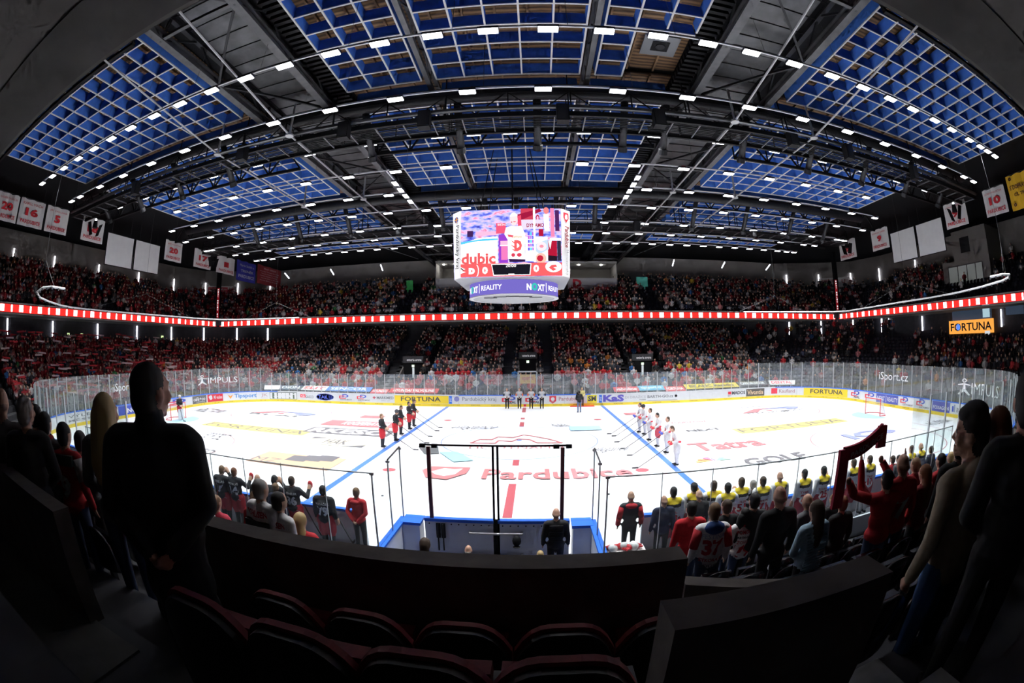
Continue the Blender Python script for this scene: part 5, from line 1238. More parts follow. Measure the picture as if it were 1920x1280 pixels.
mb = MB(); W = a[1]-b[1]; Hh = a[2]-b[2]+.2; text_on(mb, 'FORTUNA', (44.88,a[1]-W*.04,b[2]-.15+Hh*.2), (0,-1,0),(0,0,1), W*.92,Hh*.6, bold=.02); mb.build('lettering', emat('fortuna_ink',(.01,.008,.01),1.), pnl)
mb = MB(); poly_on(mb, [(W*.215+.33*math.cos(k*PI/10),.33*math.sin(k*PI/10)) for k in range(20)], (44.87,a[1],b[2]-.15+Hh*.5), (0,-1,0),(0,0,1)); mb.build('blue_disc', emat('fortuna_blue',(.1,.25,.9),1.2), pnl)
# commentator booth at the upper right
a = onx(1778,505,46.); b = onx(1846,535,46.); ya, yb = a[1], b[1]
t = thing('commentary_booth', 'grey commentary booth with slanted window above the right end stand', 'booth', (46,ya,10))
mb = MB(); mb.box(46.,50.1,yb-1.2,ya+.9,10.2,10.95); mb.box(46.,50.1,yb-1.2,ya+.9,13.05,13.6); mb.box(46.,50.1,ya,ya+.9,10.95,13.05); mb.box(46.,50.1,yb-1.2,yb,10.95,13.05); mb.box(46.,50.1,yb-1.2,ya-1.2,13.6,16.7); mb.build('shell', WALLM, t)
mb = MB(); mb.box(46.02,46.06,yb,ya,10.95,13.05); mb.build('window', mat('booth_glass',(.22,.24,.24),.08,emit=(.7,.75,.7),es=.10), t)
mb = MB()
for f in (0,.2,.45,.72,1): y = yb+(ya-yb)*f; mb.box(45.97,46.02,y-.05,y+.05,10.95,13.05)
mb.box(45.97,46.02,yb,ya,10.9,11.); mb.box(45.97,46.02,yb,ya,13.,13.1); mb.build('window_frame', STEEL, t)
mb = MB(); mb.box(45.96,46.,yb+1.6,yb+3.1,14.3,15.9); mb.build('hatch', BLACK, t)
side_quad('window_blue',1785,577,1860,600,45.0,mat('blue_window',(.03,.05,.09),.1,emit=(.2,.3,.45),es=.12),'dim blue window above the orange light box','window')
side_quad('window_bright',1842,571,1856,594,44.93,emat('bright_window',(.5,.72,.8),.8),'bright pane in the window above the orange light box','window')
side_quad('window_blue',1885,563,1920,588,44.95,mat('blue_window'),'dim blue window right of the orange light box','window')
side_quad('lit_doorway',1847,620,1857,650,44.95,emat('door_glow',(.8,.85,.9),.8),'bright doorway below the orange light box','doorway')
# city banners in the corners
def corner_sign(px0, px1, z0, z1, path, lines, bg, label):
    q0, d0 = wall_hit(px0, path, (z0+z1)/2); q1, d1 = wall_hit(px1, path, (z0+z1)/2)
    A = Vector((q0[0],q0[1],0)); B = Vector((q1[0],q1[1],0)); ux = (B-A); W = ux.length; ux /= W; n = Vector((ux.y,-ux.x,0))
    if n.dot(-A) < 0: n = -n
    A = A+n*.3; t = thing('wall_sign', label, 'sign', (A.x,A.y,z0))
    mb = MB(); mb.hexa([A+Vector((0,0,z0)),A+ux*W+Vector((0,0,z0)),A+ux*W+n*-.04+Vector((0,0,z0)),A-n*.04+Vector((0,0,z0)),A+Vector((0,0,z1)),A+ux*W+Vector((0,0,z1)),A+ux*W-n*.04+Vector((0,0,z1)),A-n*.04+Vector((0,0,z1))]); pn = mb.build('panel', bg, t)
    for tx, u0, u1, v0, v1, c in lines:
        mb = MB(); o = A+n*.02+ux*W*u0+Vector((0,0,z0+(z1-z0)*v0))
        if tx == '#': quad_on(mb, A+n*.012+ux*W*u0+Vector((0,0,z0+(z1-z0)*v0)), ux, (0,0,1), W*(u1-u0), (z1-z0)*(v1-v0))
        else: text_on(mb, tx, o, ux, (0,0,1), W*(u1-u0), (z1-z0)*(v1-v0), bold=.01)
        mb.build('lettering', col(c), pn)
corner_sign(389,443,13.6,15.0,upL,[('#',.02,.7,.1,.88,(.5,.02,.04)),('PARDUBICE MĚSTO',.06,.66,.55,.78,WH),('SPOLEČNĚ',.3,.66,.2,.42,WH),('U',.8,.9,.4,.8,(.4,.03,.05))], CLOTH, 'white and red city sign in the far left corner')
corner_sign(1538,1592,13.6,15.0,upR,[('PARDUBICE',.05,.62,.5,.82,(.4,.03,.05)),('MĚSTO SPORTU',.05,.55,.15,.38,GR),('U',.74,.86,.4,.8,(.4,.03,.05))], CLOTH, 'white city sign in the far right corner')
# ================================================================ NEAR BENCHES AND GATE
YB = -14.9
# floor of the bench zone
mb = MB(); mb.box(-13.5,-2.5,-17.05,-15.0,-.02,.1); mb.box(2.35,13.5,-17.05,-15.0,-.02,.1); mb.box(-2.5,2.35,-17.05,-14.8,-.02,.02)
struct('floor_bench', mb, mat('rubber_floor',(.06,.06,.075),.8), 'dark rubber floor of the players benches')
gate = thing('rink_gate', 'closed double gate with glass panes and dark red posts at near centre ice', 'gate', (-.1,YB,0))
for xa, xb in ((-1.9,-.15),(-.05,1.72)):
    mb = MB(); mb.box(xa,xb,YB-.1,YB,.05,1.0); d = mb.build('door_leaf', mat('gate_grey',(.78,.82,.88),.45,noise=.05,nscale=2), gate)
    mb = MB()
    for k in range(9): x = xa+.12+(xb-xa-.24)*k/8; mb.tube((x,YB-.115,.93),(x,YB-.1,.93),.018,n=6)
    tag(mb.build('bolts', BLACK, d), kind='stuff')
    mb = MB(); mb.box(xa,xb,YB-.14,YB+.03,1.0,1.08); mb.build('cap_rail', CAPB, gate)
    mb = MB(); mb.box(xa+.05,xb-.05,YB-.045,YB-.03,1.08,2.95); mb.build('pane', GLASSN, gate)
for x in (-1.71,1.52):
    mb = MB(); mb.box(x-.045,x+.045,YB-.1,YB-.02,1.08,2.95); mb.build('red_post', mat('post_dark_red',(.16,.03,.03),.5), gate)
    for s in (-1,1):
        mb = MB(); mb.box(x+s*.15-.07,x+s*.15+.07,YB-.1,YB-.02,2.93,3.02); mb.build('clamp', BLACK, gate)
for x in (-.14,-.03):
    mb = MB(); mb.box(x-.025,x+.025,YB-.1,YB-.02,.02,3.0); mb.build('black_post', BLACK, gate)
mb = MB(); mb.box(-.16,-.03,YB-.09,YB-.01,.02,1.08); mb.build('door_gap_strip', BLACK, gate)
mb = MB(); mb.box(-1.85,1.68,YB-.09,YB-.05,2.98,3.02); mb.build('top_bar', BLACK, gate)
for z, x0, x1 in ((.74,-.75,.55),(.12,-.75,.55)):
    mb = MB(); mb.tube((x0,YB-.2,z),(x1,YB-.2,z),.03,n=8); mb.bar((x0,YB-.2,z),(x0,YB-.1,z),.05); mb.bar((x1,YB-.2,z),(x1,YB-.1,z),.05); mb.build('latch_bar', CHROME, gate)
for x in (-1.55,-1.42,1.38):
    mb = MB(); mb.box(x-.05,x+.05,YB-.16,YB-.1,.55,.95); mb.tube((x,YB-.18,.2),(x,YB-.18,.95),.02,n=6); mb.build('hinge', STEELD, gate)
t = thing('cap', 'black cap hanging from the latch bar of the rink gate', 'cap', (.42,YB-.26,.45))
mb = MB(); mb.sphere((.42,YB-.26,.58),(.11,.1,.15)); mb.build('crown', BLACK, t, smooth=True)
mb = MB(); mb.sphere((.42,YB-.3,.43),(.1,.08,.02)); mb.build('brim', BLACK, t)
# partitions between gate lane and benches
for x, s, nm in ((-2.45,-1,'left'),(2.28,1,'right')):
    t = thing('bench_partition', 'glass partition with blue cap %s of the rink gate' % nm, 'partition', (x,-16,0))
    mb = MB(); mb.box(x-.05,x+.05,-17.0,-15.0,.0,1.0); mb.build('low_wall', mat('gate_grey'), t)
    mb = MB(); mb.box(x-.09,x+.09,-17.0,-14.95,1.0,1.06); mb.build('cap_rail', CAPB, t)
    for ya, yb, zt in ((-15.9,-15.0,2.83),(-17.0,-15.95,2.72)):
        mb = MB(); mb.box(x-.008,x+.008,ya,yb,1.06,zt); mb.build('pane', GLASSN, t)
    for y, zt in ((-14.98,2.9),(-15.93,2.8),(-17.0,2.8)):
        mb = MB(); mb.box(x-.015,x+.015,y-.02,y+.02,0,zt); mb.build('post', POST, t)
        mb = MB(); mb.box(x-.045,x+.045,y-.03,y+.03,zt-.05,zt); mb.build('clamp', CHROME, t)
    mb = MB(); mb.bar((x,-14.98,2.92),(x,-15.93,2.82),.03); mb.build('brace', STEELD, t)
    # blue and white steps by the partition
    t = thing('bench_steps', 'small blue and white steps beside the %s glass partition' % nm, 'steps', (x-s*.5,-16.7,0))
    for k in range(3):
        mb = MB(); x0 = x-s*.12; x1 = x-s*.62; mb.box(min(x0,x1),max(x0,x1),-17.0+k*.3,-16.72+k*.3,0,.75-.22*k); st = mb.build('step', CAPB, t)
        mb = MB(); mb.box(min(x0,x1)+.05,max(x0,x1)-.05,-17.0+k*.3-.005,-16.72+k*.3-.2,.75-.22*k,.76-.22*k); mb.build('tread', BOARDW, st)
    # box of boards next to the gate
    mb = MB(); a, b = sorted((x-s*.05,x-s*.5)); mb.box(a,b,-15.35,-14.9,0,1.0); tb = thing('board_return', 'short boards with blue cap between gate and %s bench' % nm, 'boards', ((a+b)/2,-15.1,0)); mb.build('panel', BOARDW, tb)
    mb = MB(); mb.box(a-.03,b+.03,-15.38,-14.82,1.0,1.07); mb.build('cap_rail', CAPB, tb)
    # glass behind the benches
    t = thing('bench_glass', 'tall clear glass behind the %s players bench' % nm, 'safety glass', (s*8,-17.02,0))
    x0 = x; n = 10; L = 1.12
    for i in range(n):
        a = x0+s*L*i; b = x0+s*L*(i+1); a, b = min(a,b), max(a,b)
        mb = MB(); mb.box(a+.01,b-.01,-17.03,-17.015,.95,2.8); mb.build('pane', GLASSN, t)
        mb = MB(); mb.box((b if s>0 else a)-.007,(b if s>0 else a)+.007,-17.035,-17.01,.95,2.83); mb.build('post', POST, t)
    mb = MB(); mb.box(min(x0,x0+s*L*n),max(x0,x0+s*L*n),-17.07,-17.0,.1,.95); mb.build('low_wall', GREYB, t)
    mb = MB(); mb.box(min(x0,x0+s*L*n),max(x0,x0+s*L*n),-17.05,-17.0,2.79,2.81); mb.build('top_edge', mat('glass_edge',(.35,.4,.4),.2), t)
    t = thing('players_bench', 'long dark blue players bench %s of the gate' % nm, 'bench', (s*8,-16.75,0))
    mb = MB(); mb.box(min(s*3,s*13.4),max(s*3,s*13.4),-16.95,-16.6,.5,.56); mb.build('seat', mat('bench_blue',(.03,.05,.22),.5), t)
    for k in range(7): mb = MB(); mb.box(s*(3.2+k*1.65)-.04,s*(3.2+k*1.65)+.04,-16.9,-16.65,.1,.5); mb.build('leg', STEELD, t)
# crate with towels and red gloves at the right bench
p = onz(1155,1003,.85); bx, by = p[0], -16.55
t = thing('equipment_crate', 'black crate at the right bench holding towels and gloves', 'crate', (bx,by,.1)); mb = MB(); mb.box(bx-.42,bx+.42,by-.25,by+.25,.1,.72); mb.build('box', mat('crate_black',(.012,.012,.014),.5), t)
mb = MB(); mb.box(bx-.44,bx+.44,by-.27,by+.27,.68,.74); mb.build('rim', STEELD, t)
for k in range(3):
    mb = MB(); z = .745+.06*k; o = .03*k
    vs = []
    for i in range(9):
        u = -.42+.84*i/8; vs += [(bx+u+o,by-.24,z+.008*math.sin(i*2.3+k)),(bx+u+o,by+.24,z+.008*math.sin(i*1.9)),(bx+u+o,by-.24,z+.055+.012*math.sin(i*2.1+k)),(bx+u+o,by+.24,z+.055+.012*math.sin(i*1.7+k))]
    mb.add(vs, [f for i in range(8) for f in ((4*i,4*i+4,4*i+5,4*i+1),(4*i+2,4*i+3,4*i+7,4*i+6),(4*i,4*i+2,4*i+6,4*i+4),(4*i+1,4*i+5,4*i+7,4*i+3))]+[(0,1,3,2),(32,34,35,33)])
    tag(mb.build('towel', mat('towel_white',(.75,.68,.68),.95,noise=.15,nscale=14)), 'folded white towel on the black crate, %s of three' % ('bottom','middle','top')[k], 'towel')
GLR = mat('glove_red',(.55,.02,.03),.6); GLW = mat('glove_white',(.8,.78,.78),.6)
def glove(x, y, z, rz, label):
    t = thing('hockey_glove', label, 'glove', (x,y,z), rz, group='red gloves on the crate')
    def loc(mbx, nm, m_): me = mbx.mesh(nm); return put(nm, me, m_, t, True)
    mbx = MB(); mbx.sphere((0,0,.07),(.09,.07,.07)); loc(mbx,'palm',GLR)
    mbx = MB(); mbx.tube((0,-.02,.08),(0,-.16,.09),.075,.09,n=10); loc(mbx,'cuff',GLW)
    for k in range(4): mbx = MB(); mbx.tube((-.06+.04*k,.04,.08),(-.065+.043*k,.14,.045),.024,.02,n=7); loc(mbx,'finger',GLR)
    mbx = MB(); mbx.tube((.07,-.02,.06),(.13,.06,.05),.028,.022,n=7); loc(mbx,'thumb',GLR)
for i, (dx, dy, rz, w_) in enumerate(((-.3,.0,.4,'leftmost'),(-.08,.05,1.2,'second from left'),(.1,-.05,2.2,'second from right'),(.28,.02,-.6,'rightmost'))): glove(bx+dx,by+dy,.93,rz,'red and white hockey glove on the towels, '+w_)

# ================================================================ FOREGROUND PARAPETS, STEPS, SEATS
pz = 4.25; yP = onz(960,1040,pz)[1]; xl = -2.0; xr = onz(1277,1028,pz)[0]
mb = MB(); mb.box(xl,xr,yP-.16,yP,2.6,pz); struct('wall_parapet_front', mb, CONCD, 'dark concrete parapet in front of the camera')
pz = 3.72; a = onz(1280,1078,pz); b = onz(1482,1087,pz)
mb = MB(); mb.hexa([(a[0]-.02,a[1]-.14,2.5),(b[0]+.5,b[1]-.35,2.5),(b[0]+.5,b[1]-.21,2.5),(a[0]-.02,a[1],2.5),(a[0]-.02,a[1]-.14,pz),(b[0]+.5,b[1]-.35,pz),(b[0]+.5,b[1]-.21,pz),(a[0]-.02,a[1],pz)])
struct('wall_parapet_low', mb, CONCD, 'lower concrete parapet behind the fans at right')
pz = 4.88; a = onz(1246,1141,pz); b = onz(1640,1049,pz)
mb = MB(); mb.hexa([(a[0],a[1]-.07,3.3),(b[0],b[1]-.07,3.3),(b[0],b[1]+.03,3.3),(a[0],a[1]+.03,3.3),(a[0],a[1]-.07,pz),(b[0],b[1]-.07,pz),(b[0],b[1]+.03,pz),(a[0],a[1]+.03,pz)])
struct('wall_parapet_right', mb, CONCD, 'thick concrete slab wall at the lower right with rough top')
pz = 4.42; a = onz(20,872,pz); b = onz(124,951,pz)
mb = MB(); mb.hexa([(a[0]-1.,a[1]-.12,2.9),(b[0],b[1]-.12,2.9),(b[0],b[1]+.02,2.9),(a[0]-1.,a[1]+.02,2.9),(a[0]-1.,a[1]-.12,pz),(b[0],b[1]-.12,pz),(b[0],b[1]+.02,pz),(a[0]-1.,a[1]+.02,pz)])
struct('wall_parapet_left', mb, CONCD, 'concrete parapet slab at the lower left with light top edge')
# grey landing and stair treads either side
mb = MB(); mb.box(-3.6,-1.3,-25.4,-24.25,3.4,3.66); struct('floor_landing_left', mb, mat('landing_grey',(.09,.087,.087),.9,noise=.2,nscale=5), 'grey concrete landing at the lower left')
for i, (x0, y0, z) in enumerate(((1.62,-24.75,3.95),(1.62,-24.4,3.77),(1.62,-24.05,3.59),(1.62,-25.15,4.13))):
    mb = MB(); mb.box(x0,x0+.75,y0,y0+.4,z-.3,z); struct('floor_stair_right', mb, mat('stair_grey',(.2,.2,.2),.9,noise=.2,nscale=6), 'grey concrete stair tread at the lower right, %s from the top' % ('second','third','fourth','first')[i])
SEATR = mat('seat_red',(.13,.004,.007),.7,noise=.2,nscale=30); SEATB = mat('seat_shell_black',(.006,.006,.007),.45)
def seat_proto():
    t = thing('stadium_seat', 'red padded folding seat', 'seat', (0,0,0), group='red seats in the foreground')
    def arcpanel(y_front, y_back, w_, h0, h1, bul):
        mbx = MB(); n = 12; top = []; 
        prof = []
        for i in range(n+1):
            u = -1+2*i/n; z = h0+(h1-h0)*(1-abs(u)**3.2*.42); prof.append((u*w_/2, z, bul*(1-u*u)))
        vs = []
        for x, z, b_ in prof: vs += [(x,y_front-b_,h0),(x,y_front-b_,z),(x,y_back-b_,h0),(x,y_back-b_,z)]
        fs = []
        for i in range(n): k = 4*i; fs += [(k,k+1,k+5,k+4),(k+2,k+6,k+7,k+3),(k+1,k+3,k+7,k+5),(k,k+4,k+6,k+2)]
        fs += [(0,2,3,1),(4*n,4*n+1,4*n+3,4*n+2)]
        mbx.add(vs, fs); return mbx
    put('back_shell', arcpanel(.0,-.035,.44,.36,.84,.05).mesh('back_shell'), SEATB, t, False)
    put('back_cushion', arcpanel(.035,.0,.455,.42,.86,.05).mesh('back_cushion'), SEATR, t, False)
    mbx = MB(); mbx.hexa([(-.21,.1,.42),(.21,.1,.42),(.21,.2,.42),(-.21,.2,.42),(-.2,.11,.66),(.2,.11,.66),(.2,.19,.66),(-.2,.19,.66)]); put('folded_seat', mbx.mesh('folded_seat'), SEATR, t)
    for s in (-1,1): mbx = MB(); mbx.box(s*.235-.02,s*.235+.02,-.02,.2,.0,.6); put('arm_support', mbx.mesh('arm_support'), SEATB, t)
    return t
proto = seat_proto(); used = False
def add_seat(x, y, z, rz, label):
    global used
    if not used: proto.location = (x,y,z); proto.rotation_euler = (0,0,rz); proto['label'] = label; used = True
    else: dup(proto, (x,y,z), rz, label)
zr1, zr2 = row_z(8), row_z(9)
c1 = onz(862,1160,zr1+.865); c2 = onz(1062,1160,zr1+.865); st = c2[0]-c1[0]
for i, w_ in zip(range(-2,3), ('leftmost','second from left','third from left','fourth from left','rightmost, by the concrete slab')):
    add_seat(c1[0]+st*i, c1[1], zr1, 0, 'dark red folding seat in the row behind the parapet, '+w_)
zz = 4.47; d1 = onz(780,1208,zz); d2 = onz(1065,1232,zz); st = d2[0]-d1[0]
for i, w_ in zip(range(-2,2), ('leftmost','second from left','second from right','rightmost')):
    add_seat(d1[0]+st*i, d1[1], zz-.865, 0, 'dark red folding seat in the row nearest the camera, '+w_)
# ================================================================ PEOPLE
def pm(c, r=.85): return mat('cloth_%03d_%03d_%03d' % tuple(int(x*255) for x in c), c, r, noise=.12, nscale=25)
SK = mat('skin',(.52,.30,.21),.6); SKR = mat('skin_flushed',(.50,.24,.17),.6)
HB = mat('hair_brown',(.05,.028,.016),.7); HK = mat('hair_black',(.012,.010,.010),.7); HG = mat('hair_grey',(.30,.28,.26),.7); HBl = mat('hair_blonde',(.42,.30,.13),.6); HRd = mat('hair_red_brown',(.16,.055,.02),.7); HL = mat('hair_light_brown',(.16,.09,.045),.7)
cK=(.012,.012,.014); cR=(.55,.012,.02); cW=(.72,.71,.72); cN=(.012,.016,.045); cG=(.12,.12,.13); cJ=(.03,.05,.11); cY=(.80,.60,.03)
STUB = mat('hair_stubble',(.30,.18,.13),.7)
def person(key, x, y, z, rz, label, H=1.78, hair=HB, skin=SK, top=cK, top2=None, pants=cJ, shoe=cK, extra=cK, cuff=None, group=None, name='person'):
    if 'bald' in key and hair is not HG and hair is not HBl: hair = STUB
    t = thing(name, label, 'person', (x,y,z), rz, group)
    o = bpy.data.objects.new('body', BODY[key]); COL.objects.link(o); o.parent = t; s = H/1.78
    if key in ('man_coat','boy_hood','woman_long'): s = H/{'man_coat':1.86,'boy_hood':1.74,'woman_long':1.68}[key]
    o.scale = (s,s,s)
    M = {'skin':skin,'hair':hair,'top':pm(top),'top2':pm(top2 or top),'pants':pm(pants),'shoe':pm(shoe),'extra':pm(extra) if not hasattr(extra,'node_tree') else extra,'cuff':pm(cuff or pants)}
    for i, l in enumerate(LABS): o.material_slots[i].link = 'OBJECT'; o.material_slots[i].material = M[l]
    return t, o
_BV = {}
def decal(o, txt, w, h, zc, c, xc=0., bold=.03, nm='lettering', front=False):
    """lettering laid on the back (or chest) of a figure"""
    me = o.data
    if me.name not in _BV: _BV[me.name] = BVHTree.FromPolygons([v.co for v in me.vertices], [p.vertices[:] for p in me.polygons])
    bv = _BV[me.name]; v, f, asp = text2d(txt, bold); vs = []; sgn = -1 if not front else 1
    for a, b in v:
        X = (a-.5)*w*(1 if not front else -1)+xc; Z = zc+(b-.5)*h; hit = bv.ray_cast(Vector((X,sgn*1.,Z)), Vector((0,-sgn,0)))[0]; Y = hit.y if hit is not None else sgn*.16
        vs.append((X, Y+sgn*.012, Z))
    mb = MB(); mb.add(vs, f); q = put(nm, mb.mesh(nm), pm(c), o); return q
def stick(t, hands=(.12,.26,1.05), tip=(0,1.35,.02), side=1):
    mb = MB(); a = Vector(hands); b = Vector(tip); mb.bar(a+(a-b)*.12, b, .03,.025)
    mb.bar(b, b+Vector((side*.0,.28,.0)) , .02,.07); put('hockey_stick', mb.mesh('hockey_stick'), mat('stick_black',(.015,.015,.017),.5), t)
# --- black team on its blue line, facing right (+x), sticks out
BP = [(718,840,'player_stick_up','nearest the camera',HL),(742,828,'player_helmet','second from the camera, head bowed',HB),(752,816,'player_stick','third from the camera',HB),(768,806,'player_stick_up','fourth from the camera',HK),(776,800,'player_stick','farthest from the camera',HB)]
for px, py, key, lb, hr in BP:
    p = onz(px, py, 0); t, o = person(key, p[0], p[1], .0, -PI/2, 'player in black and red on the left blue line, '+lb, 1.82, hr, SKR if False else SK, top=(.014,.014,.018), pants=(.55,.02,.03), shoe=cK, extra=(.6,.6,.62) if key != 'player_helmet' else (.05,.05,.06), cuff=(.02,.02,.024))
    o.material_slots[0].material = SK; stick(t, (.08,.36,.95), (.1,1.75,.03))
    for z, h, c in ((1.2,.05,(.7,.7,.72)),(1.05,.05,(.6,.02,.03))):
        for sx in (-1,1):
            mb = MB(); mb.box(sx*.33-.03,sx*.33+.03,-.06,.05,z,z+h); put('sleeve_patch', mb.mesh('sleeve_patch'), pm(c), o)
# --- white team on its blue line, facing left
WP = [(1199,812,'player_stick_up','farthest from the camera',HB),(1209,816,'player_helmet','second farthest, in a dark cap',HK),(1218,827,'player_stick_up','third farthest',HB),(1233,839,'player_stick','third from the camera',HK),(1250,851,'player_stick_up','second from the camera',HB),(1268,874,'player_lean','nearest the camera, leaning forward',HB)]
for i, (px, py, key, lb, hr) in enumerate(WP):
    p = onz(px, py, 0); t, o = person(key, p[0], p[1], .0, PI/2, 'player in white on the right blue line, '+lb, 1.82, hr, SK, top=(.74,.73,.74), pants=(.74,.73,.74) if i != 3 else (.5,.06,.09), shoe=cK, extra=(.02,.02,.03), cuff=(.74,.73,.74))
    stick(t, (.08,.36,.95), (.1,1.75,.03))
    for sx in (-1,1):
        mb = MB(); mb.box(sx*.33-.04,sx*.33+.04,-.05,.06,1.13,1.2); put('sleeve_patch', mb.mesh('sleeve_patch'), pm((.6,.03,.05)), o)
        mb = MB(); mb.sphere((sx*.13,.34,1.07),(.07,.08,.07)); put('glove', mb.mesh('glove'), pm((.5,.03,.05) if i % 2 else (.05,.08,.4)), o, True)
    decal(o, str((61,18,13,53,83,81)[i]), .2, .17, 1.22, (.6,.03,.05), front=True, nm='number')
# --- officials at the far boards
for i, (px, lb) in enumerate(((951,'leftmost'),(974,'second from the left'),(996,'second from the right'),(1016,'rightmost'))):
    p = onz(px, 766, 0); t, o = person('referee', p[0], p[1], 0, PI, 'official in white shirt and black trousers at the far boards, '+lb, 1.82, HB, SK, top=(.55,.55,.56), pants=cK, shoe=cK)
    for sx in (-1,1): mb = MB(); mb.box(sx*.27-.06,sx*.27+.05,-.05,.08,1.1,1.3); put('sleeve_stripe', mb.mesh('sleeve_stripe'), pm((.7,.14,.03) if i in (1,2) else cK), o)
p = onz(1086,773,0); t, o = person('jacket_front', p[0], p[1], 0, .15, 'cameraman in dark jacket and jeans standing on the ice, seen from behind', 1.8, HK, top=cK, pants=(.10,.16,.28))
mb = MB(); mb.box(-.12,.12,.15,.45,1.45,1.62); put('camera', mb.mesh('camera'), BLACK, t)
p = onz(1093,764,0); person('jacket_long', p[0], p[1]+.9, 0, PI, 'woman in pale yellow top behind the cameraman at the far boards', 1.7, HBl, top=(.6,.52,.2), pants=cK)
p = onz(338,787,0); t, o = person('player_helmet', p[0], p[1], 0, -PI/2, 'goalkeeper in black jersey and white pads standing in the left goal', 1.85, HB, SK, top=(.014,.014,.018), pants=(.5,.02,.03), cuff=(.7,.7,.72), extra=(.6,.6,.62))
for sx in (-1,1):
    mb = MB(); mb.hexa([(sx*.16-.14,.1,.04),(sx*.16+.14,.1,.04),(sx*.16+.14,.2,.04),(sx*.16-.14,.2,.04),(sx*.14-.13,.1,.85),(sx*.14+.13,.1,.85),(sx*.14+.13,.2,.85),(sx*.14-.13,.2,.85)]); put('leg_pad', mb.mesh('leg_pad'), pm((.75,.76,.78)), t)
stick(t, (.2,.3,.9), (.35,.75,.03))

# --- left bench, black jerseys seen from behind
BZ = .1
def bench(px, py, key, label, H=1.84, rz=0., **kw):
    p = onz(px, py, BZ+.07+H*.935); y = min(max(p[1],-16.45),-15.4); q = ony(px, py, y); return person(key, q[0], y, BZ, rz, label, H, **kw)
bk = dict(top=(.016,.016,.02), pants=(.42,.02,.035), shoe=cK, extra=(.5,.5,.52), cuff=(.02,.02,.024))
def bk_kit(o, nm, num):
    decal(o, nm, .36, .075, 1.42, (.72,.72,.74), bold=.02, nm='name'); decal(o, num, .30, .26, 1.22, (.72,.72,.74), bold=.05, nm='number')
    decal(o, '|', .5, .012, .97, (.6,.6,.62), bold=.6, nm='hem_line')
t, o = bench(605,918,'bench_down','player in black jersey number 79 at the left bench', hair=HK, **bk); bk_kit(o,'HUDÁČEK','79')
stick(t,(.3,.2,.9),(.32,.75,.05))
t, o = bench(546,897,'bench_one','player in black jersey number 36 raising a red glove at the left bench', hair=HB, **bk); bk_kit(o,'DŽENÍLEK','36')
mb = MB(); mb.sphere((.36,.36,1.56),(.08,.06,.11)); put('glove', mb.mesh('glove'), GLR, o, True); stick(t,(.3,.1,1.0),(.45,.5,.05))
t, o = bench(438,880,'bench_one','player in black jersey number fourteen with red hair raising a glove', hair=HRd, **bk); bk_kit(o,'PETRUŠ','14')
mb = MB(); mb.sphere((.36,.36,1.56),(.08,.06,.11)); put('glove', mb.mesh('glove'), GLR, o, True)
t, o = bench(413,880,'bench_head','player in black jersey with a hand on his bowed head at the left bench', hair=HL, **bk); bk_kit(o,'KOBLAS','7')
t, o = bench(374,866,'bench_down','player in black jersey near the left end of the left bench', rz=-.3, hair=HK, **bk)
t, o = bench(512,899,'bench_head','player in black helmet behind a dark suited man at the left bench', hair=HK, **bk)
person_list = []
t, o = bench(358,868,'jacket_down','man in dark navy suit at the left end of the left bench', hair=HG, top=cN, pants=cN)
t, o = bench(481,892,'jacket_bald','bald man in dark jacket at the left bench', hair=HL, top=cK, pants=cK)
t, o = bench(516,908,'jacket_down','man in dark suit beside player 36 at the left bench', H=1.76, hair=HL, top=cN, pants=cN)
t, o = bench(336,864,'jacket_down','man at the far left end of the bench half hidden by the black coat', hair=HRd, top=cK, pants=cK)
t, o = bench(667,914,'jacket_behind','man in red hooded top with hands clasped behind, left of the gate', rz=-.1, H=1.8, hair=HL, top=(.52,.02,.03), pants=(.03,.03,.034))
mb = MB(); mb.sphere((0,-.13,1.42),(.14,.07,.07)); put('hood', mb.mesh('hood'), pm((.46,.02,.03)), o, True)
t, o = bench(1043,956,'jacket_bald','man in black quilted jacket standing at the rink gate', H=1.8, hair=HK, top=cK, pants=cK)
for k in range(9): mb = MB(); mb.tube((-.15,-.135,1.05+k*.045),(.15,-.135,1.05+k*.045),.012,n=6); put('quilt_seam', mb.mesh('quilt_seam'), pm(cK), o)
o.material_slots[1].material = STUB
t, o = bench(1184,922,'jacket_bald','bald man in black vest over a red hooded top at the right bench', H=1.82, hair=HL, top=(.035,.037,.042), top2=(.5,.02,.03), pants=(.03,.03,.034))
mb = MB(); mb.sphere((0,-.1,1.44),(.15,.08,.07)); put('hood', mb.mesh('hood'), pm((.5,.02,.03)), o, True)
for s in (-1,1): mb = MB(); mb.tube((s*.205,-.015,1.4),(s*.27,-.03,1.13),.078,.07,n=12); mb.tube((s*.27,-.03,1.13),(s*.282,.03,.93),.07,.058,n=12); put('sleeve', mb.mesh('sleeve'), pm((.5,.02,.03)), o, True)
# --- right bench, white jerseys with yellow shoulders
aw = dict(top=(.85,.84,.85), top2=cY, extra=(.02,.02,.025), pants=(.5,.05,.08), shoe=cK, cuff=(.7,.7,.7))
def away(px, py, key, label, nm='', num='', **kw):
    d = dict(aw); d.update(kw); t, o = bench(px, py, key, label, **d)
    o.material_slots[LABS.index('skin')].material = SK
    decal(o, 'FORTUNA', .30, .05, 1.42, (.05,.05,.05), bold=.02, nm='sponsor'); decal(o, 'BARTH-GO.cz', .28, .04, 1.33, (.75,.75,.75), bold=.0, nm='sponsor')
    if nm: decal(o, nm, .30, .06, 1.25, (.55,.03,.05), bold=.02, nm='name')
    if num: decal(o, num, .24, .2, 1.1, (.55,.03,.05), bold=.04, nm='number')
    return t, o
away(1263,921,'away_down','player in white and yellow jersey beside the bald man in navy suit','R','8',hair=HK)
away(1302,908,'away_helmet','player in white and yellow jersey with a cap and raised red glove','','',hair=HK)
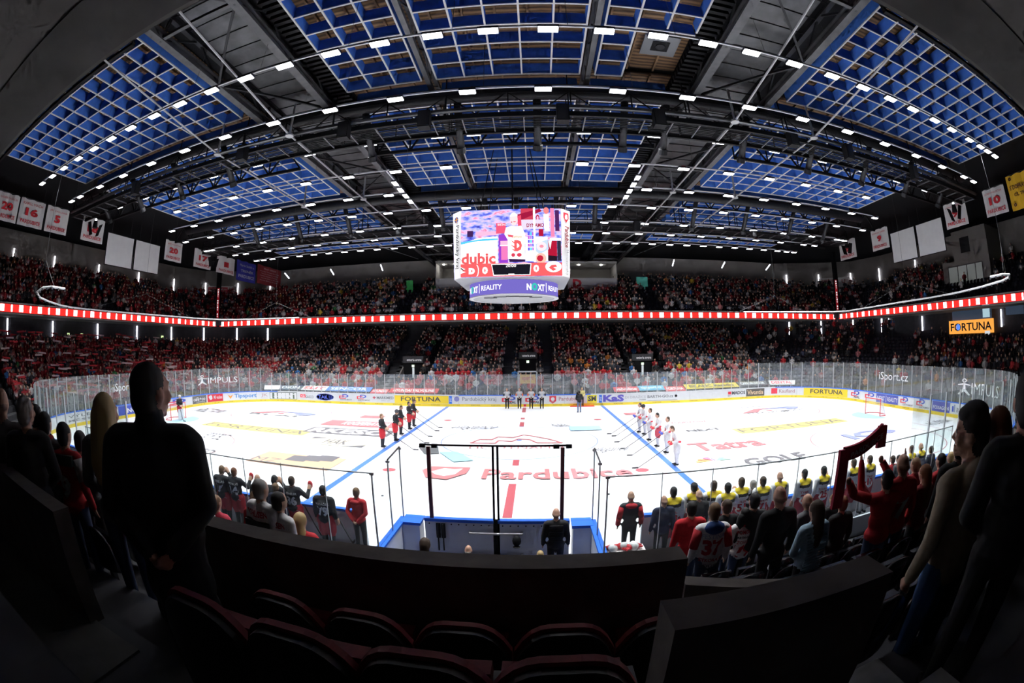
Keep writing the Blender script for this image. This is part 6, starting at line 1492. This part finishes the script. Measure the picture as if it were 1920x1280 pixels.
away(1340,893,'away_down','player in white and yellow jersey number eighteen at the right bench','PAUL','18',hair=HB)
away(1365,913,'away_one','player in white and yellow jersey number 20 with raised arm','LISÁK','20',hair=HK)
away(1392,889,'away_down','player in white and yellow jersey number fifty one at the right bench','BOLEK','51',hair=HB)
away(1431,901,'away_down','player in white and yellow jersey number 71 with a headset','OHLIN','71',hair=HB)
away(1464,886,'away_bald','bald player in white and yellow jersey at the right bench','','',hair=HL)
away(1509,887,'away_down','player in white and yellow jersey beside a curved stick','TYMR','23',hair=HK)
away(1545,881,'away_one','player in white and yellow jersey number twenty five at the right bench','LUKA','25',hair=HK)
away(1632,857,'away_down','player in white and yellow jersey number 17 seen past the raised scarf','TYAN','17',hair=HB)
away(1602,861,'away_down','player in white and yellow jersey inside the raised scarf arch','','',hair=HB)
away(1710,838,'away_down','player in white and yellow jersey, second last at the right bench','','',hair=HB)
away(1728,834,'away_bald','light haired player in white and yellow jersey at the right end','','',hair=HBl)
for px, py, key, lb, hr, tp in ((1246,932,'jacket_bald','bald man in navy suit at the near end of the right bench',HRd,cN),(1312,922,'jacket_bald','bald man in black suit at the right bench',HL,cK),(1413,900,'jacket_down','grey haired man in dark suit at the right bench',HG,cK),(1747,838,'jacket_down','man in dark suit at the far end of the right bench',HK,cN),(1675,856,'jacket_down','man in red jacket far along the right bench',HB,(.5,.02,.03)),(1686,855,'jacket_down','man in grey jacket holding a stick far along the right bench',HK,cG)):
    t, o = bench(px, py, key, lb, H=1.8, hair=hr, top=tp, pants=cK)

# --- spectators in the near stand, placed on the steps
def near(px, py, key, label, hp=36, rz=0., **kw):
    """hp: height of the head in the photograph, which gives the rough distance"""
    d = ray(px, py); d = d/math.hypot(d[0],d[1]); D0 = .25*880/hp; best = None
    for k in range(0, 9):
        y = -(HY+OFF0+TREAD*(k+.5)); q = ony(px, py, y); D = math.hypot(q[0]-CAM[0], q[1]-CAM[1]); H = (q[2]-row_z(k))/(.935 if not key.startswith('sit') else .675)
        cost = abs(math.log(D/D0))*1.6+max(0,1.6-H)+max(0,H-1.88)
        if best is None or cost < best[0]: best = (cost, H, k, q[0], y, q[2])
    c, H, k, x, y, zz = best; H = min(max(H,1.35),1.95)
    return person(key, x, y, row_z(k), rz, label, H, **kw)
jw = dict(top=(.78,.76,.76), top2=(.55,.02,.03), pants=cJ)
t, o = near(487,915,'jacket_down','grey haired man in white jersey with red letters behind the left bench', 46, hair=HG, rz=-.25, **jw)
decal(o,'POHL/SEN',.34,.075,1.38,(.5,.03,.05),bold=.03); decal(o,'TI-GO.cz',.3,.06,1.24,(.7,.7,.7),bold=.01)
mb = MB(); mb.hexa([(-.2,-.16,1.19),(.2,-.16,1.19),(.2,-.10,1.19),(-.2,-.10,1.19),(-.2,-.16,1.29),(.2,-.16,1.29),(.2,-.10,1.29),(-.2,-.10,1.29)]); put('black_band', mb.mesh('black_band'), pm(cK), o)
t, o = near(522,938,'jacket_down','dark haired man in white jersey nearest the parapet at left', 46, hair=HK, rz=-.35, **jw)
decal(o,'POHL/SEN',.34,.075,1.38,(.5,.03,.05),bold=.03); decal(o,'RTH-GO.cz',.3,.06,1.24,(.5,.5,.5),bold=.01); decal(o,'SYKO',.3,.1,1.08,(.5,.03,.05))
for px, py, key, lb, hr, tp, pn in ((349,908,'jacket_long','long haired woman in red and white scarf next to the black coat',HBl,(.5,.03,.04),cJ),(371,920,'sit_short','man in white jersey sitting low behind the left bench',HRd,(.62,.6,.6),cJ),(403,934,'sit_short','boy in red and blue jersey low behind the left bench',HL,(.45,.03,.06),(.04,.08,.3)),(480,932,'jacket_pony','person in red and white striped jersey beside the grey haired man',HL,(.55,.03,.04),cJ),(563,975,'sit_long','blonde child with red top at the parapet edge',HBl,(.5,.02,.03),cJ),(797,1020,'sit_long','woman with long dark brown hair below the gate',HB,cK,cK),(878,1031,'sit_bald','bald man whose head shows above the parapet',HG,cG,cK),(1013,1040,'sit_short','blonde person whose hair just shows above the parapet',HBl,cG,cK)):
    near(px, py, key, lb, {349:34,371:30,403:30,480:34,563:34,797:34,878:26,1013:26}[px], hair=hr, top=tp, pants=pn)
nr = [
 (1297,952,'jacket_down','man in plain red jersey with black collar behind the right bench',HK,cR,cJ,0.),
 (1340,957,'hood_down','fan in white and red jersey number 37 with a blue hood',HL,(.82,.81,.82),cJ,-.1),
 (1397,963,'jacket_down','fan in white and red jersey with a red scarf and number 79',HK,(.8,.78,.79),cJ,0.),
 (1363,948,'jacket_down','man in dark jacket between two jerseys at right',HB,cK,cJ,.2),
 (1415,937,'jacket_down','man in black with a red collar in front of the bald man',HK,cK,cK,0.),
 (1464,928,'jacket_bald','big bald man in a black jacket behind the right bench',HK,cK,cK,0.),
 (1516,938,'jacket_bald','balding man with folded arms beyond the blue jacket',HB,cG,cK,.3),
 (1531,956,'jacket_long','woman with dark hair in a light blue quilted jacket',HB,(.36,.52,.64),cK,.1),
 (1563,935,'jacket_pony','person with light brown hair between blue and dark jackets',HL,cK,cK,0.),
 (1580,945,'jacket_down','person with curly red brown hair in dark clothes',HRd,cK,cK,0.),
 (1695,868,'jacket_bald','man in red jersey number 7 beside the scarf holder',HL,(.42,.012,.02),cJ,-.2),
 (1717,870,'jacket_pony','person with light brown hair right of the red jersey 7',HL,(.3,.012,.02),cK,0.),
 (1735,885,'jacket_long','woman with long brown hair in dark red, right of jersey 7',HRd,(.2,.012,.015),cK,0.),
 (1765,862,'jacket_down','man with black hair and red jacket left of the beige hoodie',HK,(.4,.012,.02),cK,0.),
 (1783,856,'jacket_pony','small blond head left of the beige hoodie',HBl,cG,cK,0.),
 (1800,838,'jacket_down','dark man in profile just behind the beige hoodie',HK,cK,cK,-.6)]
NR = {}
for px, py, key, lb, hr, tp, pn, rz in nr:
    t, o = near(px, py, key, lb, {1297:34,1340:39,1397:36,1363:30,1415:32,1464:47,1516:36,1531:56,1563:26,1580:40,1695:40,1717:30,1735:42,1765:34,1783:22,1800:45}[px], hair=hr, top=tp, pants=pn, rz=rz); NR[px] = (t, o)
o = NR[1340][1]; decal(o,'37',.30,.24,1.16,(.5,.02,.04),bold=.05,nm='number'); decal(o,'SÝKORA P.',.34,.07,.97,(.5,.02,.04),bold=.02,nm='name'); decal(o,'FESTINA',.34,.07,1.33,(.4,.45,.6),bold=.02); decal(o,'VEIDEC',.34,.06,.86,(.05,.05,.06),bold=.02)
mb = MB(); mb.sphere((0,-.1,1.45),(.15,.09,.1)); put('hood', mb.mesh('hood'), pm((.02,.06,.22)), o, True)
for s in (-1,1): mb = MB(); mb.tube((s*.2,-.015,1.41),(s*.262,-.035,1.13),.076,.068,n=12); put('sleeve', mb.mesh('sleeve'), pm((.5,.02,.03)), o, True)
o = NR[1397][1]; decal(o,'POMOHL',.32,.07,1.37,(.5,.02,.04),bold=.03); decal(o,'BARTH-GO.cz',.34,.05,1.27,(.05,.05,.06),bold=.05); decal(o,'ZOHOR',.26,.06,1.17,(.5,.02,.04),bold=.01); decal(o,'79',.30,.24,1.0,(.5,.02,.04),bold=.05,nm='number')
mb = MB(); mb.lathe([(.085,1.44),(.1,1.47),(.095,1.52),(.075,1.54)],14,(0,0,0)); put('scarf', mb.mesh('scarf'), pm((.5,.02,.03)), o, True)
o = NR[1531][1]
for k in range(14): mb = MB(); mb.tube((-.17,-.14+.001*abs(k-6)**2,.86+k*.04),(.17,-.14+.001*abs(k-6)**2,.86+k*.04),.01,n=6); put('quilt_seam', mb.mesh('quilt_seam'), pm((.3,.45,.56)), o)
o = NR[1695][1]; decal(o,'7',.2,.26,1.15,(.5,.5,.5),bold=.05,nm='number')
# scarf holder with both arms up
t, o = near(1664,897,'raised','woman in red jersey holding a red scarf stretched above her head', 44, rz=-.35, hair=HK, top=(.42,.012,.02), pants=cJ)
def scarf(a, b, t_, sag=.05, label_m=(.42,.02,.05)):
    a = Vector(a); b = Vector(b); n = 16; mb = MB(); vs = []
    for i in range(n+1):
        f = i/n; p = a.lerp(b, f)+Vector((0,0,-sag*math.sin(PI*f))); vs += [p+Vector((0,.02,-.07)),p+Vector((0,.03,.07)),p+Vector((0,-.01,-.07)),p+Vector((0,-.01,.07))]
    mb.add(vs, [q for i in range(n) for q in ((4*i,4*i+4,4*i+5,4*i+1),(4*i+2,4*i+3,4*i+7,4*i+6),(4*i+1,4*i+5,4*i+7,4*i+3),(4*i,4*i+2,4*i+6,4*i+4))]); return mb
wt = t.location; W1 = onx(1583,850,0) if False else ony(1583,852,wt.y+.15); W2 = ony(1655,806,wt.y+.2)
ts = thing('scarf', 'red and white lettered scarf stretched between two raised hands', 'scarf', tuple(W1))
scarf(W1, W2, None).build('cloth', pm((.38,.02,.05)), ts)
mb = MB(); ux = Vector(W2-W1).normalized(); text_on(mb, 'PARDUBICE', Vector(W1)+ux*.08+Vector((0,-.035,-.07)), ux, (0,0,1), (Vector(W2-W1)).length*.85, .06, bold=.03); mb.build('lettering', pm((.6,.55,.56)), ts)
for P0, dz in ((W1,.55),(W2,.18)):
    P0 = Vector(P0); scarf(P0+Vector((-.06,0,0)), P0+Vector((.06,0,0)), None)
    mb = MB(); mb.hexa([P0+Vector((-.08,-.02,-dz)),P0+Vector((.06,-.02,-dz)),P0+Vector((.06,.02,-dz)),P0+Vector((-.08,.02,-dz)),P0+Vector((-.07,-.02,.05)),P0+Vector((.06,-.02,.05)),P0+Vector((.06,.02,.05)),P0+Vector((-.07,.02,.05))]); mb.build('scarf_tail', pm((.38,.02,.05)), ts)
# arms reaching to the scarf are rebuilt as sleeves from the shoulders to the hands
inv = Matrix.Rotation(-(-.35),3,'Z')
for P0, sx in ((W1,-1),(W2,1)):
    h = inv@(Vector(P0)-Vector(t.location)); sh = Vector((sx*.2,0,1.41)); el = (sh+h)/2+Vector((sx*.08,.03,-.05)); mb = MB(); mb.tube(sh,el,.075,.065,n=12); mb.tube(el,h-(h-el)*.12,.065,.05,n=12); put('sleeve', mb.mesh('sleeve'), pm((.42,.012,.02)), o, True)
    mb = MB(); mb.sphere(h,(.04,.035,.05)); put('hand', mb.mesh('hand'), SK, o, True)
# --- foreground figures
def fore(px, py, dist, key, label, rz, H=None, **kw):
    d = ray(px, py); d = d/math.hypot(d[0],d[1]); q = CAM+d*dist; k = max(0,int(((-q[1])-HY-OFF0)//TREAD)); z = row_z(k)
    Hh = H or min(max((q[2]-z)/.935,1.55),1.95)
    z = q[2]-Hh*.935 if abs(q[2]-Hh*.935-z) < .4 else z
    return person(key, q[0], q[1], z, rz, label, Hh, **kw)
fore(277,728,2.45,'man_coat','man in a long black coat with hands behind his back, foreground left', .55, hair=HK, skin=SKR, top=(.006,.006,.008), pants=cK, shoe=cK, extra=(.02,.015,.015))
t, o = fore(196,772,3.95,'woman_long','woman with long blonde hair in a grey jacket beside the black coat', .45, hair=HBl, top=(.10,.105,.115), pants=cJ, extra=cK)
hh = put('long_hair', HAIR_LONG, [HBl]*len(LABS), o)
for i in range(len(LABS)): hh.data.materials[i] = HBl
t, o = fore(119,812,4.5,'jacket_down','man in red and white jersey number 9 by the left parapet', .35, hair=HK, top=(.45,.012,.02), pants=cJ)
decal(o,'9',.17,.26,1.13,(.6,.6,.6),bold=.05,nm='number')
mb = MB(); mb.tube((.2,-.015,1.42),(.262,-.035,1.2),.08,.07,n=12); put('sleeve', mb.mesh('sleeve'), pm((.6,.58,.58)), o, True)
mb = MB(); mb.hexa([(-.2,-.15,1.36),(.2,-.15,1.36),(.2,.0,1.38),(-.2,.0,1.38),(-.18,-.11,1.46),(.18,-.11,1.46),(.18,.0,1.47),(-.18,.0,1.47)]); put('dark_yoke', mb.mesh('dark_yoke'), pm((.02,.03,.03)), o)
fore(46,768,4.1,'man_fine','grey haired man in a dark jacket at the left edge', .8, hair=HG, skin=SK, top=(.02,.02,.024), pants=cK, extra=cK)
t, o = fore(84,792,4.7,'jacket_down','man with a red and white scarf behind the grey haired man', .6, hair=HK, top=cG, pants=cK)
mb = MB(); mb.lathe([(.09,1.42),(.11,1.46),(.1,1.52),(.075,1.54)],14); put('scarf', mb.mesh('scarf'), pm((.45,.02,.03)), o, True)
fore(150,825,5.2,'jacket_down','dark haired man low behind jersey number 9', .5, hair=HK, top=cK, pants=cK)
fore(67,778,4.8,'jacket_down','man in a black hat between two fans at the left edge', .6, hair=HK, top=cK, pants=cK)
fore(2,752,4.4,'jacket_bald','man with a red scarf cut off by the left picture edge', .9, hair=HB, top=(.10,.09,.09), pants=cK)
t, o = fore(1827,806,2.5,'boy_hood','boy in a beige hooded top and jeans, foreground right, face in profile', -.15, H=1.72, hair=HK, skin=SK, top=(.34,.285,.20), pants=(.03,.09,.24), extra=cK)
t, o = fore(1928,745,2.1,'man_fine','man in black at the right picture edge', -.75, hair=HK, skin=SKR, top=cK, pants=cK, extra=cK)
fore(1872,800,2.6,'jacket_long','woman with dark red hair between the boy and the man in black', -.5, hair=HRd, top=cK, pants=cK)
# ================================================================ CROWD
def crowd_template():
    mb = MB()
    mb.sphere((0,.01,1.63),(.085,.1,.125),6,5,0); mb.sphere((0,-.035,1.685),(.088,.088,.085),6,4,1)
    def loft(rings, mi, n=6):
        vs = [(c[0]+rx*math.cos(2*PI*i/n+.5), c[1]+ry*math.sin(2*PI*i/n+.5), c[2]) for c, rx, ry in rings for i in range(n)]
        fs = [(j*n+i,j*n+(i+1)%n,(j+1)*n+(i+1)%n,(j+1)*n+i) for j in range(len(rings)-1) for i in range(n)]+[tuple(range(n-1,-1,-1)), tuple(range(len(vs)-n,len(vs)))]
        mb.add(vs, fs, mi)
    loft([((0,0,.85),.2,.14),((0,0,1.1),.19,.14),((0,0,1.35),.22,.15),((0,0,1.47),.13,.09),((0,0,1.53),.06,.06)], 2)
    for s in (-1,1):
        mb.bar((s*.23,0,1.42),(s*.3,.02,1.12),.11,.12,2); mb.bar((s*.3,.02,1.12),(s*.12,.2,.98),.09,.09,2); mb.sphere((s*.1,.21,.98),.045,4,3,0)
        mb.bar((s*.1,0,.88),(s*.1,0,.02),.15,.17,3)
    return mb
TPL = crowd_template(); TV = np.array(TPL.v); TFn = [len(f) for f in TPL.f]; TFl = np.array([i for f in TPL.f for i in f]); TM = np.array(TPL.m)
VR = np.zeros(len(TV), int)
for f, mi in zip(TPL.f, TPL.m):
    for i in f: VR[i] = mi
SKINS = [(.50,.30,.21),(.45,.26,.18),(.55,.35,.26)]; HAIRS = [(.03,.02,.013),(.012,.01,.01),(.08,.05,.03),(.25,.22,.2),(.2,.13,.06)]
TOPS = [((.014,.014,.017),34),((.025,.027,.034),20),((.012,.016,.04),11),((.38,.012,.018),13),((.22,.01,.014),9),((.50,.48,.48),6),((.42,.14,.14),6),((.12,.12,.13),7),((.03,.13,.35),2),((.04,.2,.06),1),((.6,.42,.04),1),((.6,.2,.03),1),((.08,.05,.03),3)]
TC = [c for c, n in TOPS for _ in range(n)]
spots = []   # x, y, z, yaw, zone
def dens(q, k, upper):
    x, y = q
    if not upper:
        if y < -13.5 or (abs(x) > HX-1 and y < -13): return 0
        if y > 14.2:                                   # far side
            for ax, aw in AISLES:
                if abs(x-ax) < aw/2+.18: return 0
            for i, pxx in enumerate(PORT):
                if abs(x-pxx) < (1.25 if i != 1 else 1.1) and (2 if i != 1 else 3) <= k <= 8: return 0
            if abs(x) < 8 and k < 1: return .25
            if abs(x) < 8 and k < 2: return .6
            if x > 26: return .12 if k < 5 else .3
            if abs(x) > 27 and k > 13: return 0
            return .93 if k > 0 else .8
        if k > 13: return 0
        if x < 0: return .92 if y < 10 else .75
        if y > 6: return .07 if k < 12 else .15
        return .62 if 4 < k < 11 else .12 if k <= 4 else .06
    if y < -21: return 0
    if y > 23.3:
        if abs(x-PORT[0]*1.16) < 1.1 or abs(x-PORT[2]*1.16) < 1.1: return 0.1
        if abs(x) < 11.5 and k > 5: return 0
        if abs(x) < 5: return .35
        return .86 if abs(x) < 38 else .5
    if x < 0: return .8 if (y < 2 or y > 5.5) and y < 18 else .25
    return .65 if 7 < y < 19 and k > 1 else .12
for k in range(NROW):
    off = OFF0+TREAD*(k+.5); P = Path(rr_path(off, .5)); n = int(P.L/.53)
    for i in range(n):
        q, tg, nn = P.at(P.L*(i+rng.uniform(-.2,.2))/n); d_ = dens(q, k, False)
        if rng.random() < d_: spots.append((q[0]+nn[0]*rng.uniform(-.12,.12), q[1]+nn[1]*rng.uniform(-.12,.12), row_z(k), math.atan2(nn[0],-nn[1])+rng.uniform(-.25,.25), 'low'))
for j in range(10):
    P = Path(rr_path(.25+.82*(j+.55), .5, UHX, UHY, UCR)); n = int(P.L/.55)
    for i in range(n):
        q, tg, nn = P.at(P.L*(i+rng.uniform(-.2,.2))/n)
        if rng.random() < dens(q, j, True): spots.append((q[0], q[1], up_z(j), math.atan2(nn[0],-nn[1])+rng.uniform(-.25,.25), 'up'))
# people standing inside the far box and at the far penalty benches
for x0 in (-6.2,-4.9,-3.4,-1.2,-.4,.6,1.5,2.4,3.3,5.6,6.4): spots.append((x0, 16.2, .0, PI+rng.uniform(-.3,.3), 'bench'))
# the 220 nearest to the lens in the far lower stand and the left end become single things, the rest is one mass
def size_px(s): return 1/np.linalg.norm(np.array(s[:3])-CAM)
cand = [i for i, s in enumerate(spots) if s[4] in ('low','bench') and ((s[1] > 14 and abs(s[0]) < 27 and s[2] < 1.6) or s[4] == 'bench')]
cand.sort(key=lambda i: -size_px(spots[i])); single = set(cand[:225])
VAR = [('red jersey',(.46,.015,.022),'red'),('dark jacket',(.014,.014,.017),'dark'),('white top',(.62,.60,.60),'white'),('pink and white jersey',(.58,.22,.22),'pink'),('dark red jersey',(.32,.012,.018),'deepred'),('grey jacket',(.15,.15,.16),'grey'),('blue jacket',(.03,.16,.42),'blue'),('navy jacket',(.012,.016,.04),'navy')]
VW = [.34,.2,.13,.13,.08,.06,.03,.03]; VME = []
for nm, c, kx in VAR:
    me = TPL.mesh('spectator_'+kx)
    for q in (SK, HB, pm(c), pm((.02,.022,.03))): me.materials.append(q)
    VME.append(me)
for i in sorted(single):
    x, y, z, yaw, zn = spots[i]; v = int(rng.choice(len(VAR), p=VW)) if zn != 'bench' else 1
    ppx = proj((x,y,z+1.5))[0]; mark = [n for lim, n in ((500,'beyond the left corner glass'),(562,'above the dark green board'),(600,'above the red and grey board'),(632,'above the oval logo board'),(668,'above the blue banner'),(700,'left of the long red banner'),(742,'above the grey lettered board'),(790,'above the yellow board, left half'),(842,'above the yellow board, right half'),(890,'right of the left blue line'),(936,'left of the officials'),(975,'behind the two left officials'),(1025,'behind the two right officials'),(1064,'above the red crest'),(1100,'behind the cameraman'),(1130,'above the right blue line'),(1172,'above the large blue letters'),(1215,'above the light blue banner'),(1290,'right of the light blue banner'),(1345,'above the yellow ledge banner, left half'),(1400,'above the yellow ledge banner, right half'),(9999,'above the dark brown board')) if ppx < lim][0]
    where = ('at the far penalty bench '+mark if zn == 'bench' else '%s, %s row' % (mark, ORD[int(round((z-Z0)/RISE))])) if True else ('at the far penalty bench' if zn == 'bench' else 'in the far lower stand %s of centre, %s row' % ('left' if x < 0 else 'right', ORD[int(round((z-Z0)/RISE))]))
    o = bpy.data.objects.new('spectator', VME[v]); COL.objects.link(o); s = rng.uniform(.93,1.06); o.location = (x,y,z); o.rotation_euler = (0,0,yaw); o.scale = (s,s,s)
    tag(o, 'fan in %s %s' % (VAR[v][0], where), 'person', 'spectators in the far lower stand')
rest = [s for i, s in enumerate(spots) if i not in single]
N_ = len(rest); nv = len(TV); V = np.empty((N_,nv,3), np.float32); Cc = np.empty((N_,nv,4), np.float32); Cc[...,3] = 1
tops = np.array(TC)[rng.integers(0,len(TC),N_)]; red = np.array([(s[0] < -28 and rng.random() < .5) for s in rest]); tops[red] = (.26,.01,.015)
tops *= rng.uniform(.75,1.15,(N_,1)); hairs = np.array(HAIRS)[rng.integers(0,len(HAIRS),N_)]; skins = np.array(SKINS)[rng.integers(0,3,N_)]; pants = np.tile((.02,.022,.03),(N_,1))
for i, (x, y, z, yaw, zn) in enumerate(rest):
    s = rng.uniform(.92,1.06); c, sn = math.cos(yaw)*s, math.sin(yaw)*s
    V[i,:,0] = TV[:,0]*c-TV[:,1]*sn+x; V[i,:,1] = TV[:,0]*sn+TV[:,1]*c+y; V[i,:,2] = TV[:,2]*s+z
for r_, arr in ((0,skins),(1,hairs),(2,tops),(3,pants)): Cc[:,VR==r_,:3] = arr[:,None,:]
# a light chest stripe or scarf colour on part of the jerseys
wh = rng.random(N_) < .22; ch = (VR==2) & (TV[:,2] > 1.05) & (TV[:,2] < 1.2); Cc[np.ix_(wh,ch)] = (.5,.46,.46,1)
nf = len(TFn); loops = (TFl[None,:]+np.arange(N_)[:,None]*nv).reshape(-1).astype(np.int32); tot = np.tile(np.array(TFn,np.int32),N_); start = np.r_[0,np.cumsum(tot)[:-1]].astype(np.int32)
me = bpy.data.meshes.new('crowd'); me.vertices.add(N_*nv); me.vertices.foreach_set('co', V.reshape(-1)); me.loops.add(len(loops)); me.loops.foreach_set('vertex_index', loops); me.polygons.add(len(tot)); me.polygons.foreach_set('loop_start', start); me.update(calc_edges=True)
at = me.attributes.new('tint','FLOAT_COLOR','POINT'); at.data.foreach_set('color', Cc.reshape(-1))
o = put('crowd', me, vcolmat('crowd_cloth')); tag(o, 'packed crowd in red and dark clothes filling the stands', 'crowd', kind='stuff')
# scarves held up at the left end
mb = MB(); cols = []
for s in rest:
    if s[0] < -31 and s[4] == 'low' and s[1] < 12 and rng.random() < .3:
        d = Vector((math.cos(s[3]), math.sin(s[3]), 0)); f = Vector((-d.y,d.x,0)); c = Vector(s[:3])+Vector((0,0,rng.uniform(1.6,2.0)))+f*.2; a = c-d*.5; b = c+d*.5; z = Vector((0,0,rng.uniform(-.05,.1)))
        mb.hexa([a-Vector((0,0,.07)),b-Vector((0,0,.07))+z,b+f*.02-Vector((0,0,.07))+z,a+f*.02-Vector((0,0,.07)),a+Vector((0,0,.07)),b+Vector((0,0,.07))+z,b+f*.02+Vector((0,0,.07))+z,a+f*.02+Vector((0,0,.07))], int(rng.integers(0,3)))
o = mb.build('scarves', [pm((.45,.02,.03)), pm((.55,.4,.4)), pm((.28,.012,.02))]); tag(o, 'many red and white scarves held up by the crowd at the left end', 'scarf', kind='stuff')
# ---------------------------------------------------------------- seats: shells of every row as one mass, the visible empty ones singly
def seat_shape():
    mb = MB(); mb.hexa([(-.21,-.26,.38),(.21,-.26,.38),(.21,-.21,.38),(-.21,-.21,.38),(-.17,-.33,.82),(.17,-.33,.82),(.17,-.28,.82),(-.17,-.28,.82)]); mb.hexa([(-.2,-.22,.4),(.2,-.22,.4),(.2,-.1,.4),(-.2,-.1,.4),(-.2,-.24,.74),(.2,-.24,.74),(.2,-.14,.74),(-.2,-.14,.74)]); mb.bar((0,-.24,.02),(0,-.24,.4),.06); return mb
SS = seat_shape(); SME = SS.mesh('empty_seat'); SME.materials.append(mat('seat_grey_plastic',(.045,.047,.06),.35)); SV = np.array(SS.v)
seat_spots = []
for k in range(NROW):
    off = OFF0+TREAD*(k+.62); P = Path(rr_path(off, .5)); n = int(P.L/.53)
    for i in range(n):
        q, tg, nn = P.at(P.L*i/n)
        if k > 13 and not (q[1] > 14 and abs(q[0]) < 27): continue
        if q[1] > -13:
            if q[1] > 14.2 and (any(abs(q[0]-ax) < aw/2+.2 for ax, aw in AISLES) or any(abs(q[0]-pxx) < 1.35 for pxx in PORT) and k > 1): continue
            seat_spots.append((q[0], q[1], row_z(k), math.atan2(nn[0],-nn[1])))
for j in range(10):
    P = Path(rr_path(.25+.82*(j+.7), .5, UHX, UHY, UCR)); n = int(P.L/.55)
    for i in range(n):
        q, tg, nn = P.at(P.L*i/n)
        if q[1] > -20 and not (abs(q[0]) < 11.5 and q[1] > 23 and j > 5): seat_spots.append((q[0], q[1], up_z(j), math.atan2(nn[0],-nn[1])))
es = [i for i, s in enumerate(seat_spots) if s[0] > 25 and -8 < s[1] < 22 and s[2] < 2.4]
es.sort(key=lambda i: -size_px(seat_spots[i])); es = set(es[:180])
for i in sorted(es):
    x, y, z, yaw = seat_spots[i]; o = bpy.data.objects.new('empty_seat', SME); COL.objects.link(o); o.location = (x,y,z); o.rotation_euler = (0,0,yaw)
    kk = round(z,3); rowi = sorted([q for q in es if round(seat_spots[q][2],3) == kk], key=lambda q: proj(seat_spots[q][:3])[0])
    tag(o, 'empty dark seat behind the right end glass, %s row, %s' % (ORD[int(round((z-Z0)/RISE))], place_word(rowi.index(i), len(rowi))), 'seat', 'empty seats at the right end')
rs = [s for i, s in enumerate(seat_spots) if i not in es]; mb = MB(); n = len(rs); V = np.empty((n,len(SV),3)); 
for i, (x, y, z, yaw) in enumerate(rs):
    c, sn = math.cos(yaw), math.sin(yaw); V[i,:,0] = SV[:,0]*c-SV[:,1]*sn+x; V[i,:,1] = SV[:,0]*sn+SV[:,1]*c+y; V[i,:,2] = SV[:,2]+z
fl = np.array([i for f in SS.f for i in f]); lo = (fl[None,:]+np.arange(n)[:,None]*len(SV)).reshape(-1).astype(np.int32); tot = np.tile(np.array([len(f) for f in SS.f],np.int32),n)
me = bpy.data.meshes.new('seats'); me.vertices.add(n*len(SV)); me.vertices.foreach_set('co', V.reshape(-1)); me.loops.add(len(lo)); me.loops.foreach_set('vertex_index', lo); me.polygons.add(len(tot)); me.polygons.foreach_set('loop_start', np.r_[0,np.cumsum(tot)[:-1]].astype(np.int32)); me.update(calc_edges=True)
tag(put('seat_rows', me, NAVY), 'rows of dark seats in all the stands', 'seats', kind='stuff')

# dark folding seats of the near stand, on both sides of the camera
DS = thing('dark_seat', 'black plastic folding seat', 'seat', (0,0,0), group='black seats of the near stand')
mb = MB(); vs = []; n = 8
for i in range(n+1):
    u = -1+2*i/n; z = .42+.42*(1-.35*abs(u)**3); y = -.02-.05*(1-u*u); vs += [(u*.21,y,.40),(u*.21,y-.05,z),(u*.21,y+.03,.40),(u*.21,y-.02,z)]
mb.add(vs, [f for i in range(n) for f in ((4*i,4*i+1,4*i+5,4*i+4),(4*i+2,4*i+6,4*i+7,4*i+3),(4*i+1,4*i+3,4*i+7,4*i+5),(4*i,4*i+4,4*i+6,4*i+2))]+[(0,2,3,1),(4*n,4*n+1,4*n+3,4*n+2)])
SHB = mat('seat_black_gloss',(.006,.006,.008),.22); put('back', mb.mesh('back'), SHB, DS, True)
mb = MB(); mb.hexa([(-.2,.02,.42),(.2,.02,.42),(.2,.1,.42),(-.2,.1,.42),(-.2,.0,.76),(.2,.0,.76),(.2,.06,.76),(-.2,.06,.76)]); put('folded_seat', mb.mesh('folded_seat'), SHB, DS)
mb = MB(); mb.bar((0,.02,.0),(0,.02,.42),.06); put('leg', mb.mesh('leg'), SHB, DS)
first = True
for sd, xs_, nm in ((1,[2.55+.5*i for i in range(9)],'right'),(-1,[-3.0-.5*i for i in range(9)],'left')):
    for k in range(4,9):
        for i, x in enumerate(xs_):
            y = -(HY+OFF0+TREAD*(k+.9)); lb = 'black folding seat %s of the camera, %s row from the ice, %s from the middle' % (nm, ORD[k], ORD[i])
            if first: DS.location = (x,y,row_z(k)); DS['label'] = lb; first = False
            else: dup(DS, (x,y,row_z(k)), 0, lb)
